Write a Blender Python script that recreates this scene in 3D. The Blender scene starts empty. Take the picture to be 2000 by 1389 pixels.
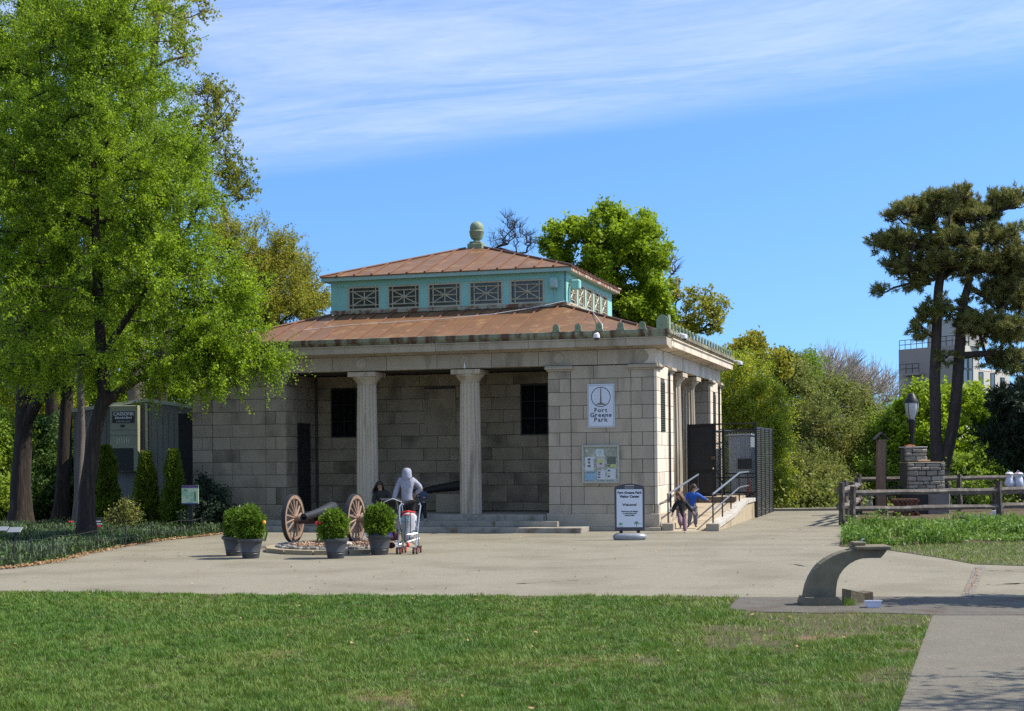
import bpy, bmesh, math, random
import numpy as np
from mathutils import Vector, Matrix
R_ = random.Random(7)
rng = np.random.default_rng(11)
SC = bpy.context.scene
COL = SC.collection
# ------------------------------------------------------------------ camera
FPX, ROLL, CH = 2882.0, 0.0096, 2.0          # focal length in photo pixels, roll, eye height
cam_d = bpy.data.cameras.new('camera')
cam_d.sensor_width = 36.0; cam_d.lens = FPX / 2000 * 36
cam_d.shift_y = (889 - 694.5) / 2000; cam_d.clip_start = 0.1; cam_d.clip_end = 6000
cam = bpy.data.objects.new('camera', cam_d); COL.objects.link(cam)
ca, sa = math.cos(ROLL), math.sin(ROLL)
cam.matrix_world = Matrix(((ca, sa, 0, 0), (0, 0, -1, 0), (-sa, ca, 0, CH), (0, 0, 0, 1)))
SC.camera = cam
# ------------------------------------------------------------------ sky, sun, exposure
SUN_EL, SUN_AZ = math.radians(50), math.radians(87.0)     # azimuth clockwise from +Y
world = bpy.data.worlds.new('World'); SC.world = world; world.use_nodes = True
wt = world.node_tree; wt.nodes.clear()
def wn(t, **k):
    n = wt.nodes.new(t)
    for a, b in k.items(): setattr(n, a, b)
    return n
wo = wn('ShaderNodeOutputWorld'); bg = wn('ShaderNodeBackground')
sky = wn('ShaderNodeTexSky', sky_type='NISHITA', sun_disc=False, sun_elevation=SUN_EL, sun_rotation=SUN_AZ,
         altitude=10, air_density=1.0, dust_density=0.8, ozone_density=3.0)
tc = wn('ShaderNodeTexCoord')
skm = wn('ShaderNodeVectorMath', operation='MULTIPLY_ADD'); skm.inputs[1].default_value = (1, 1, .91); skm.inputs[2].default_value = (0, 0, .085)   # keeps the clear low sky blue
wt.links.new(tc.outputs['Generated'], skm.inputs[0]); wt.links.new(skm.outputs[0], sky.inputs['Vector'])
# thin cirrus: stretched noise on the plane of a high layer (direction / height)
sep = wn('ShaderNodeSeparateXYZ'); wt.links.new(tc.outputs['Generated'], sep.inputs[0])
zc = wn('ShaderNodeMath', operation='MAXIMUM'); zc.inputs[1].default_value = 0.03; wt.links.new(sep.outputs['Z'], zc.inputs[0])
dx = wn('ShaderNodeMath', operation='DIVIDE'); wt.links.new(sep.outputs['X'], dx.inputs[0]); wt.links.new(zc.outputs[0], dx.inputs[1])
dy = wn('ShaderNodeMath', operation='DIVIDE'); wt.links.new(sep.outputs['Y'], dy.inputs[0]); wt.links.new(zc.outputs[0], dy.inputs[1])
cmb = wn('ShaderNodeCombineXYZ'); wt.links.new(dx.outputs[0], cmb.inputs[0]); wt.links.new(dy.outputs[0], cmb.inputs[1])
mp = wn('ShaderNodeMapping', vector_type='TEXTURE'); mp.inputs['Rotation'].default_value = (0, 0, math.radians(-24)); mp.inputs['Scale'].default_value = (1.9, 0.8, 1)
wt.links.new(cmb.outputs[0], mp.inputs[0])
cn = wn('ShaderNodeTexNoise'); cn.inputs['Scale'].default_value = 1.0; cn.inputs['Detail'].default_value = 9; cn.inputs['Roughness'].default_value = 0.70; cn.inputs['Distortion'].default_value = 1.2
wt.links.new(mp.outputs[0], cn.inputs['Vector'])
cn2 = wn('ShaderNodeTexNoise'); cn2.inputs['Scale'].default_value = 0.32; cn2.inputs['Detail'].default_value = 2
wt.links.new(mp.outputs[0], cn2.inputs['Vector'])
r1 = wn('ShaderNodeMapRange'); r1.inputs[1].default_value = 0.30; r1.inputs[2].default_value = 0.76
cn3 = wn('ShaderNodeTexNoise'); cn3.inputs['Scale'].default_value = 5.5; cn3.inputs['Detail'].default_value = 8; cn3.inputs['Roughness'].default_value = .75; cn3.inputs['Distortion'].default_value = .4; wt.links.new(mp.outputs[0], cn3.inputs['Vector'])
cav = wn('ShaderNodeMix', data_type='FLOAT'); cav.inputs[0].default_value = .30; wt.links.new(cn.outputs['Fac'], cav.inputs[2]); wt.links.new(cn3.outputs['Fac'], cav.inputs[3]); wt.links.new(cav.outputs[0], r1.inputs[0])
# the cirrus sheet lies overhead: it ends along a long diagonal front some way out
mpf = wn('ShaderNodeMath', operation='MULTIPLY_ADD'); mpf.inputs[1].default_value = 0.5   # front = Y/Z + .5*X/Z
wt.links.new(dx.outputs[0], mpf.inputs[0]); wt.links.new(dy.outputs[0], mpf.inputs[2])
wob = wn('ShaderNodeMath', operation='MULTIPLY_ADD'); wob.inputs[1].default_value = 1.3; wt.links.new(cn2.outputs['Fac'], wob.inputs[0]); wt.links.new(mpf.outputs[0], wob.inputs[2])
r2 = wn('ShaderNodeMapRange', interpolation_type='SMOOTHSTEP'); r2.inputs[1].default_value = 5.55; r2.inputs[2].default_value = 4.75; r2.inputs[3].default_value = 0; r2.inputs[4].default_value = 1
wt.links.new(wob.outputs[0], r2.inputs[0])
mul = wn('ShaderNodeMath', operation='MULTIPLY'); wt.links.new(r1.outputs[0], mul.inputs[0]); wt.links.new(r2.outputs[0], mul.inputs[1])
mul2 = wn('ShaderNodeMath', operation='MULTIPLY'); mul2.inputs[1].default_value = 0.62; wt.links.new(mul.outputs[0], mul2.inputs[0])
tint = wn('ShaderNodeMix', data_type='RGBA', blend_type='MULTIPLY'); tint.inputs[0].default_value = 1.0
wt.links.new(sky.outputs[0], tint.inputs[6]); tint.inputs[7].default_value = (0.98, 1.42, 1.86, 1)
mix = wn('ShaderNodeMix', data_type='RGBA'); wt.links.new(mul2.outputs[0], mix.inputs[0]); wt.links.new(tint.outputs[2], mix.inputs[6])
mix.inputs[7].default_value = (8.6, 9.3, 11.0, 1)
wt.links.new(mix.outputs[2], bg.inputs['Color']); bg.inputs['Strength'].default_value = 0.085
wt.links.new(bg.outputs[0], wo.inputs[0])
sl = bpy.data.lights.new('sun', 'SUN'); sl.energy = 5.0; sl.angle = math.radians(0.55); sl.color = (1.0, 0.94, 0.83)
sun = bpy.data.objects.new('sun', sl); COL.objects.link(sun)
sdir = Vector((math.sin(SUN_AZ) * math.cos(SUN_EL), math.cos(SUN_AZ) * math.cos(SUN_EL), math.sin(SUN_EL)))
sun.rotation_euler = sdir.to_track_quat('Z', 'Y').to_euler(); sun.location = (30, 0, 40)
SC.view_settings.view_transform = 'Standard'; SC.view_settings.look = 'None'
SC.view_settings.gamma = 1.0; SC.view_settings.use_curve_mapping = False; SC.view_settings.exposure = 0.5
SC.render.engine = 'CYCLES'
SC.cycles.max_bounces = 5; SC.cycles.diffuse_bounces = 3; SC.cycles.glossy_bounces = 2
SC.cycles.transmission_bounces = 3; SC.cycles.transparent_max_bounces = 6; SC.cycles.use_denoising = False

# ------------------------------------------------------------------ placing helpers
def at(px, py, Y):                      # the point a photo pixel shows at distance Y
    a, b = px - 1000, py - 889
    return Vector(((a - ROLL * b) / FPX * Y, Y, CH - (b + ROLL * a) / FPX * Y))
def gnd(px, py, z=0.0):                 # the ground point a photo pixel shows
    a, b = px - 1000, py - 889
    return at(px, py, (CH - z) * FPX / (b + ROLL * a))
YAW = math.atan2(-1, 3.452)
CORNER = Vector((3.75, 38.24, 0))
BR, BB = Vector((math.cos(YAW), math.sin(YAW), 0)), Vector((-math.sin(YAW), math.cos(YAW), 0))
def wb(x, y, z=0.0):                    # building coordinates (x right, y back) to world
    return CORNER + BR * x + BB * y + Vector((0, 0, z))

# ------------------------------------------------------------------ materials
MATS = {}
def lin(c):
    return tuple(((v / 255) / 12.92 if v / 255 <= .04045 else ((v / 255 + .055) / 1.055) ** 2.4) for v in c)
def mat(name, c1, c2=None, scale=4.0, rough=.8, bump=.0, bscale=None, metal=0.0, objvar=0.0, detail=6, c3=None, s3=1.0, t3=(.55, .7),
        stretch=(1, 1, 1), attr=None, spec=.4, trans=0.0, coat=0.0, wpos=True):
    m = bpy.data.materials.new(name); m.use_nodes = True; nt = m.node_tree; N, L = nt.nodes, nt.links
    b = N['Principled BSDF']; b.inputs['Roughness'].default_value = rough; b.inputs['Metallic'].default_value = metal
    b.inputs['Specular IOR Level'].default_value = spec
    if coat: b.inputs['Coat Weight'].default_value = coat
    c2 = c2 or c1
    if wpos: g = N.new('ShaderNodeNewGeometry'); src = g.outputs['Position']
    else: g = N.new('ShaderNodeTexCoord'); src = g.outputs['Object']
    if objvar:
        oi = N.new('ShaderNodeObjectInfo'); vm = N.new('ShaderNodeVectorMath'); vm.operation = 'SCALE'
        cb = N.new('ShaderNodeCombineXYZ'); 
        for i in range(3): L.new(oi.outputs['Random'], cb.inputs[i])
        L.new(cb.outputs[0], vm.inputs[0]); vm.inputs['Scale'].default_value = 37
        ad = N.new('ShaderNodeVectorMath'); L.new(src, ad.inputs[0]); L.new(vm.outputs[0], ad.inputs[1]); src = ad.outputs[0]
    mpn = N.new('ShaderNodeMapping'); mpn.inputs['Scale'].default_value = stretch; L.new(src, mpn.inputs[0]); src = mpn.outputs[0]
    n1 = N.new('ShaderNodeTexNoise'); n1.inputs['Scale'].default_value = scale; n1.inputs['Detail'].default_value = detail; n1.inputs['Roughness'].default_value = .65
    L.new(src, n1.inputs['Vector'])
    rr = N.new('ShaderNodeMapRange'); rr.inputs[1].default_value = .3; rr.inputs[2].default_value = .7; L.new(n1.outputs['Fac'], rr.inputs[0])
    mx = N.new('ShaderNodeMix'); mx.data_type = 'RGBA'; L.new(rr.outputs[0], mx.inputs[0])
    mx.inputs[6].default_value = (*c1, 1); mx.inputs[7].default_value = (*c2, 1); out = mx.outputs[2]
    if c3:
        n3 = N.new('ShaderNodeTexNoise'); n3.inputs['Scale'].default_value = s3; n3.inputs['Detail'].default_value = 5; L.new(src, n3.inputs['Vector'])
        r3 = N.new('ShaderNodeMapRange'); r3.inputs[1].default_value = t3[0]; r3.inputs[2].default_value = t3[1]; L.new(n3.outputs['Fac'], r3.inputs[0])
        m3 = N.new('ShaderNodeMix'); m3.data_type = 'RGBA'; L.new(r3.outputs[0], m3.inputs[0]); L.new(out, m3.inputs[6]); m3.inputs[7].default_value = (*c3, 1); out = m3.outputs[2]
    if objvar:
        mr = N.new('ShaderNodeMapRange'); mr.inputs[3].default_value = 1 - objvar; mr.inputs[4].default_value = 1 + objvar; L.new(oi.outputs['Random'], mr.inputs[0])
        ml = N.new('ShaderNodeVectorMath'); ml.operation = 'SCALE'; L.new(out, ml.inputs[0]); L.new(mr.outputs[0], ml.inputs['Scale']); out = ml.outputs[0]
    if attr:                                   # per-leaf tone stored on the mesh
        an = N.new('ShaderNodeAttribute'); an.attribute_name = 'tone'
        m4 = N.new('ShaderNodeMix'); m4.data_type = 'RGBA'; L.new(an.outputs['Fac'], m4.inputs[0]); L.new(out, m4.inputs[6]); m4.inputs[7].default_value = (*attr, 1); out = m4.outputs[2]
    L.new(out, b.inputs['Base Color'])
    if bump:
        nb = N.new('ShaderNodeTexNoise'); nb.inputs['Scale'].default_value = bscale or scale * 4; nb.inputs['Detail'].default_value = 5; L.new(src, nb.inputs['Vector'])
        bn = N.new('ShaderNodeBump'); bn.inputs['Strength'].default_value = bump; bn.inputs['Distance'].default_value = .02; L.new(nb.outputs['Fac'], bn.inputs['Height']); L.new(bn.outputs[0], b.inputs['Normal'])
    if trans:
        tr = N.new('ShaderNodeBsdfTranslucent'); L.new(out, tr.inputs['Color']); ms = N.new('ShaderNodeMixShader'); ms.inputs[0].default_value = trans
        L.new(b.outputs[0], ms.inputs[1]); L.new(tr.outputs[0], ms.inputs[2]); L.new(ms.outputs[0], N['Material Output'].inputs[0])
    MATS[name] = m; return m

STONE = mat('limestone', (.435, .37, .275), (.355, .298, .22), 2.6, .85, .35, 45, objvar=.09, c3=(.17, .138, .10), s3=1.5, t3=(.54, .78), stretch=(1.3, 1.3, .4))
STONE_L = mat('sun_toned_limestone', (.70, .59, .46), (.62, .52, .40), 2.5, .85, .2, 60, objvar=.07, c3=(.36, .31, .25), s3=1.3, stretch=(1, 1, .3))  # same stone, paler: the sunlit side's brightness is put into the colour
STONE_D = mat('shade_toned_limestone', (.31, .258, .185), (.245, .204, .145), 2.2, .88, .25, 60, objvar=.07, c3=(.125, .10, .068), s3=1.0, t3=(.5, .7), stretch=(1, 1, .5))  # same stone, darker: shade on the left block is put into the colour
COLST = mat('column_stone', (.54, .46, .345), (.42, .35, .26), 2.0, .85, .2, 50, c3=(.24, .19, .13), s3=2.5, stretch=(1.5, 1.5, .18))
STONE_R = mat('shade_toned_portico_stone', (.285, .232, .155), (.225, .182, .12), 2.2, .88, .25, 60, objvar=.06, c3=(.11, .09, .06), s3=1.0, t3=(.5, .7))  # recess walls: the portico's shade is deepened in the stone colour
JOINT = mat('dark_mortar', (.07, .062, .05), (.045, .04, .034), 8, .95)
STEPST = mat('step_granite', (.33, .305, .25), (.22, .2, .16), 3, .85, .2, c3=(.16, .12, .08), s3=3, stretch=(1, 1, 1), objvar=.1)
COPPER = mat('brown_sheet_metal', (.205, .108, .053), (.155, .083, .042), 1.2, .5, .05, 30, metal=.0, objvar=.09, c3=(.28, .16, .075), s3=2.2, spec=.25)
SEAM = mat('seam_metal', (.17, .085, .055), (.22, .11, .07), 3, .5, spec=.35)
GUTTER = mat('verdigris_gutter', (.20, .205, .125), (.27, .26, .16), 3, .7, .15, 40, c3=(.10, .05, .025), s3=2.0, t3=(.43, .60), stretch=(2.6, 2.6, .5))
VERD = mat('verdigris_bronze', (.19, .25, .15), (.26, .30, .19), 9, .65, .2, 40, c3=(.13, .15, .09), s3=12)
TEAL = mat('teal_paint', (.23, .52, .46), (.27, .56, .49), 1.6, .5, .05, c3=(.24, .38, .30), s3=2.5, t3=(.62, .8))
TEAL_L = mat('pale_teal_paint', (.25, .42, .38), (.30, .45, .40), 3, .5)
RUSTY = mat('rust_streaked_paint', (.42, .40, .30), (.30, .28, .19), 6, .7, c3=(.17, .075, .035), s3=5, t3=(.45, .6))
CREAM = mat('cream_paint', (.50, .47, .34), (.42, .39, .28), 9, .6, c3=(.28, .2, .12), s3=11, t3=(.6, .7))
GLASSD = mat('dark_pane', (.035, .04, .038), (.06, .065, .06), 3, .25, spec=.6)
BRONZE = mat('black_bronze', (.012, .012, .012), (.022, .02, .018), 6, .55, spec=.3)
BLACK = mat('black_paint', (.015, .015, .016), (.02, .02, .02), 5, .45, spec=.4)
STEEL = mat('galvanised_steel', (.32, .34, .36), (.42, .44, .46), 8, .4, metal=.6)
WHITE = mat('white_plastic', (.72, .73, .74), (.66, .67, .68), 8, .4)
PAPER = mat('white_paper', (.62, .66, .72), (.58, .62, .68), 3, .6)
INK = mat('black_ink', (.012, .014, .02), rough=.6)
SOIL = mat('dark_soil', (.035, .026, .018), (.07, .05, .033), 9, .95, .6, 50)

# ------------------------------------------------------------------ mesh helpers
class MB:
    def __init__(s): s.v = []; s.f = []
    def add(s, vs, fs):
        o = len(s.v); s.v += [tuple(p) for p in vs]; s.f += [tuple(i + o for i in q) for q in fs]; return s
    def box(s, x0, x1, y0, y1, z0, z1, M=None):
        p = [(x0, y0, z0), (x1, y0, z0), (x1, y1, z0), (x0, y1, z0), (x0, y0, z1), (x1, y0, z1), (x1, y1, z1), (x0, y1, z1)]
        if M is not None: p = [M @ Vector(q) for q in p]
        return s.add(p, [(0, 3, 2, 1), (4, 5, 6, 7), (0, 1, 5, 4), (1, 2, 6, 5), (2, 3, 7, 6), (3, 0, 4, 7)])
    def tube(s, p0, p1, r0, r1=None, n=8, cap=True):
        return s.path([p0, p1], [r0, r0 if r1 is None else r1], n, cap)
    def path(s, pts, rs, n=8, cap=True, flat=1.0):
        pts = [Vector(p) for p in pts]
        if not hasattr(rs, '__len__'): rs = [rs] * len(pts)
        vs = []; fs = []; prev = None
        for i, p in enumerate(pts):
            d = (pts[min(i + 1, len(pts) - 1)] - pts[max(i - 1, 0)]).normalized()
            u = prev - d * prev.dot(d) if prev is not None else (Vector((0, 0, 1)).cross(d) if abs(d.z) < .95 else Vector((1, 0, 0)).cross(d))
            u.normalize(); prev = u; w = d.cross(u)
            for k in range(n):
                a = 2 * math.pi * k / n; vs.append(p + u * math.cos(a) * rs[i] + w * math.sin(a) * rs[i] * flat)
        for i in range(len(pts) - 1):
            for k in range(n):
                a, b = i * n + k, i * n + (k + 1) % n; fs.append((a, b, b + n, a + n))
        if cap: fs.append(tuple(range(n - 1, -1, -1))); fs.append(tuple(range((len(pts) - 1) * n, len(pts) * n)))
        return s.add(vs, fs)
    def lathe(s, prof, n=16, c=(0, 0, 0), sy=1.0, cap=True):
        vs = []; fs = []
        for r, z in prof:
            for k in range(n):
                a = 2 * math.pi * k / n; vs.append((c[0] + r * math.cos(a), c[1] + r * sy * math.sin(a), c[2] + z))
        for i in range(len(prof) - 1):
            for k in range(n):
                a, b = i * n + k, i * n + (k + 1) % n; fs.append((a, b, b + n, a + n))
        if cap: fs.append(tuple(range(n - 1, -1, -1))); fs.append(tuple(range((len(prof) - 1) * n, len(prof) * n)))
        return s.add(vs, fs)
    def prism(s, poly, y0, y1, plane='xz'):      # a polygon in a plane, extruded along the third axis
        n = len(poly)
        f = {'xz': lambda a, b, c: (a, c, b), 'xy': lambda a, b, c: (a, b, c), 'yz': lambda a, b, c: (c, a, b)}[plane]
        vs = [f(a, b, y0) for a, b in poly] + [f(a, b, y1) for a, b in poly]
        fs = [tuple(range(n)), tuple(range(2 * n - 1, n - 1, -1))] + [(i, (i + 1) % n, (i + 1) % n + n, i + n) for i in range(n)]
        return s.add(vs, fs)
    def cbox(s, x0, x1, y0, y1, z0, z1, c=.006):  # box with chamfered edges
        X, Y, Z = (x0, x1), (y0, y1), (z0, z1); vs = []; idx = {}
        for i in (0, 1):
            for j in (0, 1):
                for k in (0, 1):
                    x, y, z = X[i], Y[j], Z[k]; a, b, d = c * (1 - 2 * i), c * (1 - 2 * j), c * (1 - 2 * k)
                    idx[i, j, k] = len(vs); vs += [(x, y + b, z + d), (x + a, y, z + d), (x + a, y + b, z)]
        g = lambda i, j, k, t: idx[i, j, k] + t
        fs = []
        for i in (0, 1): fs.append([g(i, 0, 0, 0), g(i, 1, 0, 0), g(i, 1, 1, 0), g(i, 0, 1, 0)])
        for j in (0, 1): fs.append([g(0, j, 0, 1), g(1, j, 0, 1), g(1, j, 1, 1), g(0, j, 1, 1)])
        for k in (0, 1): fs.append([g(0, 0, k, 2), g(1, 0, k, 2), g(1, 1, k, 2), g(0, 1, k, 2)])
        for j in (0, 1):
            for k in (0, 1): fs.append([g(0, j, k, 1), g(1, j, k, 1), g(1, j, k, 2), g(0, j, k, 2)])
        for i in (0, 1):
            for k in (0, 1): fs.append([g(i, 0, k, 0), g(i, 1, k, 0), g(i, 1, k, 2), g(i, 0, k, 2)])
        for i in (0, 1):
            for j in (0, 1): fs.append([g(i, j, 0, 0), g(i, j, 1, 0), g(i, j, 1, 1), g(i, j, 0, 1)])
        for q in idx.values(): fs.append([q, q + 1, q + 2])
        return s.add(vs, fs)
    def mesh(s, name, smooth=False, fix=True):
        me = bpy.data.meshes.new(name); me.from_pydata(s.v, [], s.f); me.update()
        if fix:
            bm = bmesh.new(); bm.from_mesh(me); bmesh.ops.recalc_face_normals(bm, faces=bm.faces); bm.to_mesh(me); bm.free()
        if smooth:
            me.polygons.foreach_set('use_smooth', [True] * len(me.polygons))
            me.set_sharp_from_angle(angle=math.radians(smooth if smooth is not True else 40))
        return me
    def build(s, name, m, parent=None, smooth=False, loc=None, rot=None, fix=True):
        return link(name, s.mesh(name, smooth, fix), m, parent, loc, rot)
def link(name, me, m=None, parent=None, loc=None, rot=None):
    o = bpy.data.objects.new(name, me); COL.objects.link(o)
    if m is not None and not me.materials: me.materials.append(m)
    if parent is not None: o.parent = parent
    if loc is not None: o.location = loc
    if rot is not None: o.rotation_euler = rot
    return o
def tag(o, label=None, cat=None, group=None, kind=None):
    if label: o['label'] = label
    if cat: o['category'] = cat
    if group: o['group'] = group
    if kind: o['kind'] = kind
    return o
def thing(name, label, cat, loc=(0, 0, 0), rz=0, group=None):
    o = bpy.data.objects.new(name, None); COL.objects.link(o); o.location = loc; o.rotation_euler = (0, 0, rz); o.empty_display_size = .2
    return tag(o, label, cat, group)
def dup(o, parent=None, loc=None, rz=None, label=None):
    c = o.copy(); COL.objects.link(c)
    if parent is not None: c.parent = parent
    if loc is not None: c.location = loc
    if rz is not None: c.rotation_euler = (0, 0, rz)
    if label: c['label'] = label
    for ch in list(o.children): dup(ch, c)
    return c
def serif_text(body, size, m, parent, x0, y0, z0, sx=1.05):
    # each glyph laid out by itself, with small slab serifs at its stem ends
    st = dict(F=('b0', 't0'), r=('b0', 't0x'), n=('b0', 'b1', 't0x'), P=('b0', 't0'), k=('b0', 'b1', 't0'), t=(), o=(), e=(), a=('b1',), G=())
    meshes = []; x = 0.0
    for ch in body:
        cu = bpy.data.curves.new('g', 'FONT'); cu.body = ch; cu.size = size; cu.offset = .0022; cu.extrude = .001; cu.resolution_u = 3
        t_ = bpy.data.objects.new('tmp', cu); me = bpy.data.meshes.new_from_object(t_); bpy.data.objects.remove(t_)
        c = np.zeros(len(me.vertices) * 3); me.vertices.foreach_get('co', c); c = c.reshape(-1, 3); lo, hi = c[:, 0].min(), c[:, 0].max(); top = c[:, 1].max()
        meshes.append((ch, me, x - lo, hi - lo, top)); x += (hi - lo) + size * .13
    mb_ = MB(); W_ = x - size * .13
    for ch, me, dx_, w, top in meshes:
        vs = [((v.co.x + dx_ - W_ / 2) * sx, -v.co.z, v.co.y) for v in me.vertices]; mb_.add(vs, [tuple(p.vertices) for p in me.polygons]); xl = (dx_ - W_ / 2) * sx; lo = min(v.co.x for v in me.vertices); xl += lo * sx
        for s_ in st.get(ch, ()):
            cx = xl + (w * sx - size * .05 if s_[1] == '1' else size * .05); zz = 0 if s_[0] == 'b' else (top - size * .03 if not s_.endswith('x') else size * .49)
            mb_.box(cx - size * .10, cx + size * (.10 if s_[0] == 'b' else .03), -.0015, .0015, zz, zz + size * .03)
    return mb_.build('lettering', m, parent, loc=(x0, y0, z0), fix=False)
def text(name, body, size, m, parent, loc, rot=(math.pi / 2, 0, 0), bold=0.0, align='CENTER', sx=1.0, space=1.0):
    cu = bpy.data.curves.new(name, 'FONT'); cu.body = body; cu.size = size; cu.align_x = align; cu.align_y = 'CENTER'
    cu.extrude = .001; cu.offset = bold; cu.space_character = space; cu.materials.append(m); cu.resolution_u = 3
    t_ = bpy.data.objects.new('tmp', cu); me = bpy.data.meshes.new_from_object(t_); me.name = name; bpy.data.objects.remove(t_)
    o = bpy.data.objects.new(name, me); COL.objects.link(o); o.parent = parent; o.location = loc; o.rotation_euler = rot; o.scale = (sx, 1, 1)
    return o
# numpy meshes for foliage
def np_mesh(name, V, F, m, parent=None, tone=None, k=3):
    V = np.asarray(V, np.float32).reshape(-1, 3); F = np.asarray(F, np.int32).reshape(-1, k)
    me = bpy.data.meshes.new(name); me.vertices.add(len(V)); me.vertices.foreach_set('co', V.ravel())
    me.loops.add(F.size); me.loops.foreach_set('vertex_index', F.ravel())
    me.polygons.add(len(F)); me.polygons.foreach_set('loop_start', np.arange(0, F.size, k, dtype=np.int32)); me.polygons.foreach_set('loop_total', np.full(len(F), k, np.int32))
    me.update(calc_edges=True)
    if tone is not None:
        a = me.attributes.new('tone', 'FLOAT', 'FACE'); a.data.foreach_set('value', np.asarray(tone, np.float32).ravel())
    return link(name, me, m, parent)
def vnoise(x, y, s=1.0, seed=0):               # value noise
    x = np.asarray(x) / s + seed * 17.3; y = np.asarray(y) / s + seed * 9.1
    xi, yi = np.floor(x), np.floor(y); fx, fy = x - xi, y - yi; fx = fx * fx * (3 - 2 * fx); fy = fy * fy * (3 - 2 * fy)
    h = lambda a, b: (lambda q: q - np.floor(q))(np.sin(a * 127.1 + b * 311.7 + seed * 13.7) * 43758.5453)
    return (h(xi, yi) * (1 - fx) + h(xi + 1, yi) * fx) * (1 - fy) + (h(xi, yi + 1) * (1 - fx) + h(xi + 1, yi + 1) * fx) * fy
# ================================================================== terrain, paving, lawn
def edge_y(x):                                  # where the flat hilltop ends
    return 50.4 if x > 4 else (50.4 + (4 - x) * 2.2 if x > -4 else 68.0)
def terr_z(x, y):
    e = edge_y(x); d = max(0.0, y - e)
    return -6.5 * (1 - math.exp(-d / 14.0)) * (1 if d > 0 else 0)
xs = [-3000, -600, -150, -60, -30, -18, -10, -6, -4, -2, 0, 2, 4, 6, 9, 12, 16, 22, 30, 45, 80, 200, 600, 3000]
ys = [-400, -60, -10, 5, 15, 25, 35, 42, 47, 50, 50.4, 50.8, 51.5, 53, 56, 59, 63, 68, 72, 78, 85, 95, 110, 140, 200, 400, 900, 3000]
mb = MB(); mb.v = [(x, y, terr_z(x, y)) for y in ys for x in xs]
nx = len(xs); mb.f = [(j * nx + i, j * nx + i + 1, (j + 1) * nx + i + 1, (j + 1) * nx + i) for j in range(len(ys) - 1) for i in range(nx - 1)]
EARTH = mat('woodland_earth', (.05, .045, .025), (.03, .05, .015), 1.5, .95, .5, 20)
tag(mb.build('ground', EARTH, fix=False), kind='structure')
def sheet(name, pts, z, m, th=.0):
    b = MB(); b.add([(p[0], p[1], z) for p in pts], [tuple(range(len(pts)))])
    o = b.build(name, m, fix=False)
    if o.data.polygons[0].normal.z < 0: o.data.flip_normals()
    tag(o, kind='structure'); return o
G2 = lambda x, y: gnd(x, y).xy
PAVE = mat('path_asphalt', (.262, .237, .176), (.226, .203, .150), 7, .93, .35, 130, c3=(.17, .148, .105), s3=.6, t3=(.45, .8), stretch=(1, 1, 1), spec=.2)
def pave_detail(m, sc=220, amt=.32):             # fine aggregate speckle and thin cracks
    nt = m.node_tree; N, L = nt.nodes, nt.links; b = N['Principled BSDF']; src = b.inputs['Base Color'].links[0].from_socket
    g = N.new('ShaderNodeNewGeometry'); n = N.new('ShaderNodeTexNoise'); n.inputs['Scale'].default_value = sc; n.inputs['Detail'].default_value = 2; L.new(g.outputs['Position'], n.inputs['Vector'])
    r = N.new('ShaderNodeMapRange'); r.inputs[1].default_value = .35; r.inputs[2].default_value = .65; r.inputs[3].default_value = 1 - amt; r.inputs[4].default_value = 1 + amt * .6; L.new(n.outputs['Fac'], r.inputs[0])
    n4 = N.new('ShaderNodeTexNoise'); n4.inputs['Scale'].default_value = 26; n4.inputs['Detail'].default_value = 6; n4.inputs['Roughness'].default_value = .8; L.new(g.outputs['Position'], n4.inputs['Vector'])
    r4 = N.new('ShaderNodeMapRange'); r4.inputs[1].default_value = .3; r4.inputs[2].default_value = .7; r4.inputs[3].default_value = .78; r4.inputs[4].default_value = 1.2; L.new(n4.outputs['Fac'], r4.inputs[0])
    v4 = N.new('ShaderNodeVectorMath'); v4.operation = 'SCALE'; L.new(src, v4.inputs[0]); L.new(r4.outputs[0], v4.inputs['Scale']); src = v4.outputs[0]
    v = N.new('ShaderNodeVectorMath'); v.operation = 'SCALE'; L.new(src, v.inputs[0]); L.new(r.outputs[0], v.inputs['Scale'])
    mpn = N.new('ShaderNodeMapping'); mpn.inputs['Scale'].default_value = (.35, 1.0, 1); L.new(g.outputs['Position'], mpn.inputs[0])
    n2 = N.new('ShaderNodeTexNoise'); n2.inputs['Scale'].default_value = 3.5; n2.inputs['Detail'].default_value = 8; n2.inputs['Roughness'].default_value = .7; L.new(mpn.outputs[0], n2.inputs['Vector'])
    r2 = N.new('ShaderNodeMapRange'); r2.inputs[1].default_value = .62; r2.inputs[2].default_value = .72; r2.inputs[3].default_value = 1; r2.inputs[4].default_value = .55; L.new(n2.outputs['Fac'], r2.inputs[0])
    v2 = N.new('ShaderNodeVectorMath'); v2.operation = 'SCALE'; L.new(v.outputs[0], v2.inputs[0]); L.new(r2.outputs[0], v2.inputs['Scale']); L.new(v2.outputs[0], b.inputs['Base Color'])
pave_detail(PAVE)
PAVE2 = mat('worn_asphalt', (.185, .166, .13), (.155, .139, .108), 1.8, .93, .4, 120, c3=(.17, .155, .13), s3=.7, spec=.2); pave_detail(PAVE2, 160, .4)
PATCH = mat('dark_asphalt_patch', (.10, .091, .077), (.15, .135, .11), 2.2, .93, .4, 110, c3=(.10, .07, .05), s3=1.5, spec=.2); pave_detail(PATCH, 150, .45)
sheet('paving', [(-60, 6), (40, 6), (40, 50.2), (2, 50.2), (-16, 62), (-60, 62)], .004, PAVE)
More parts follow.
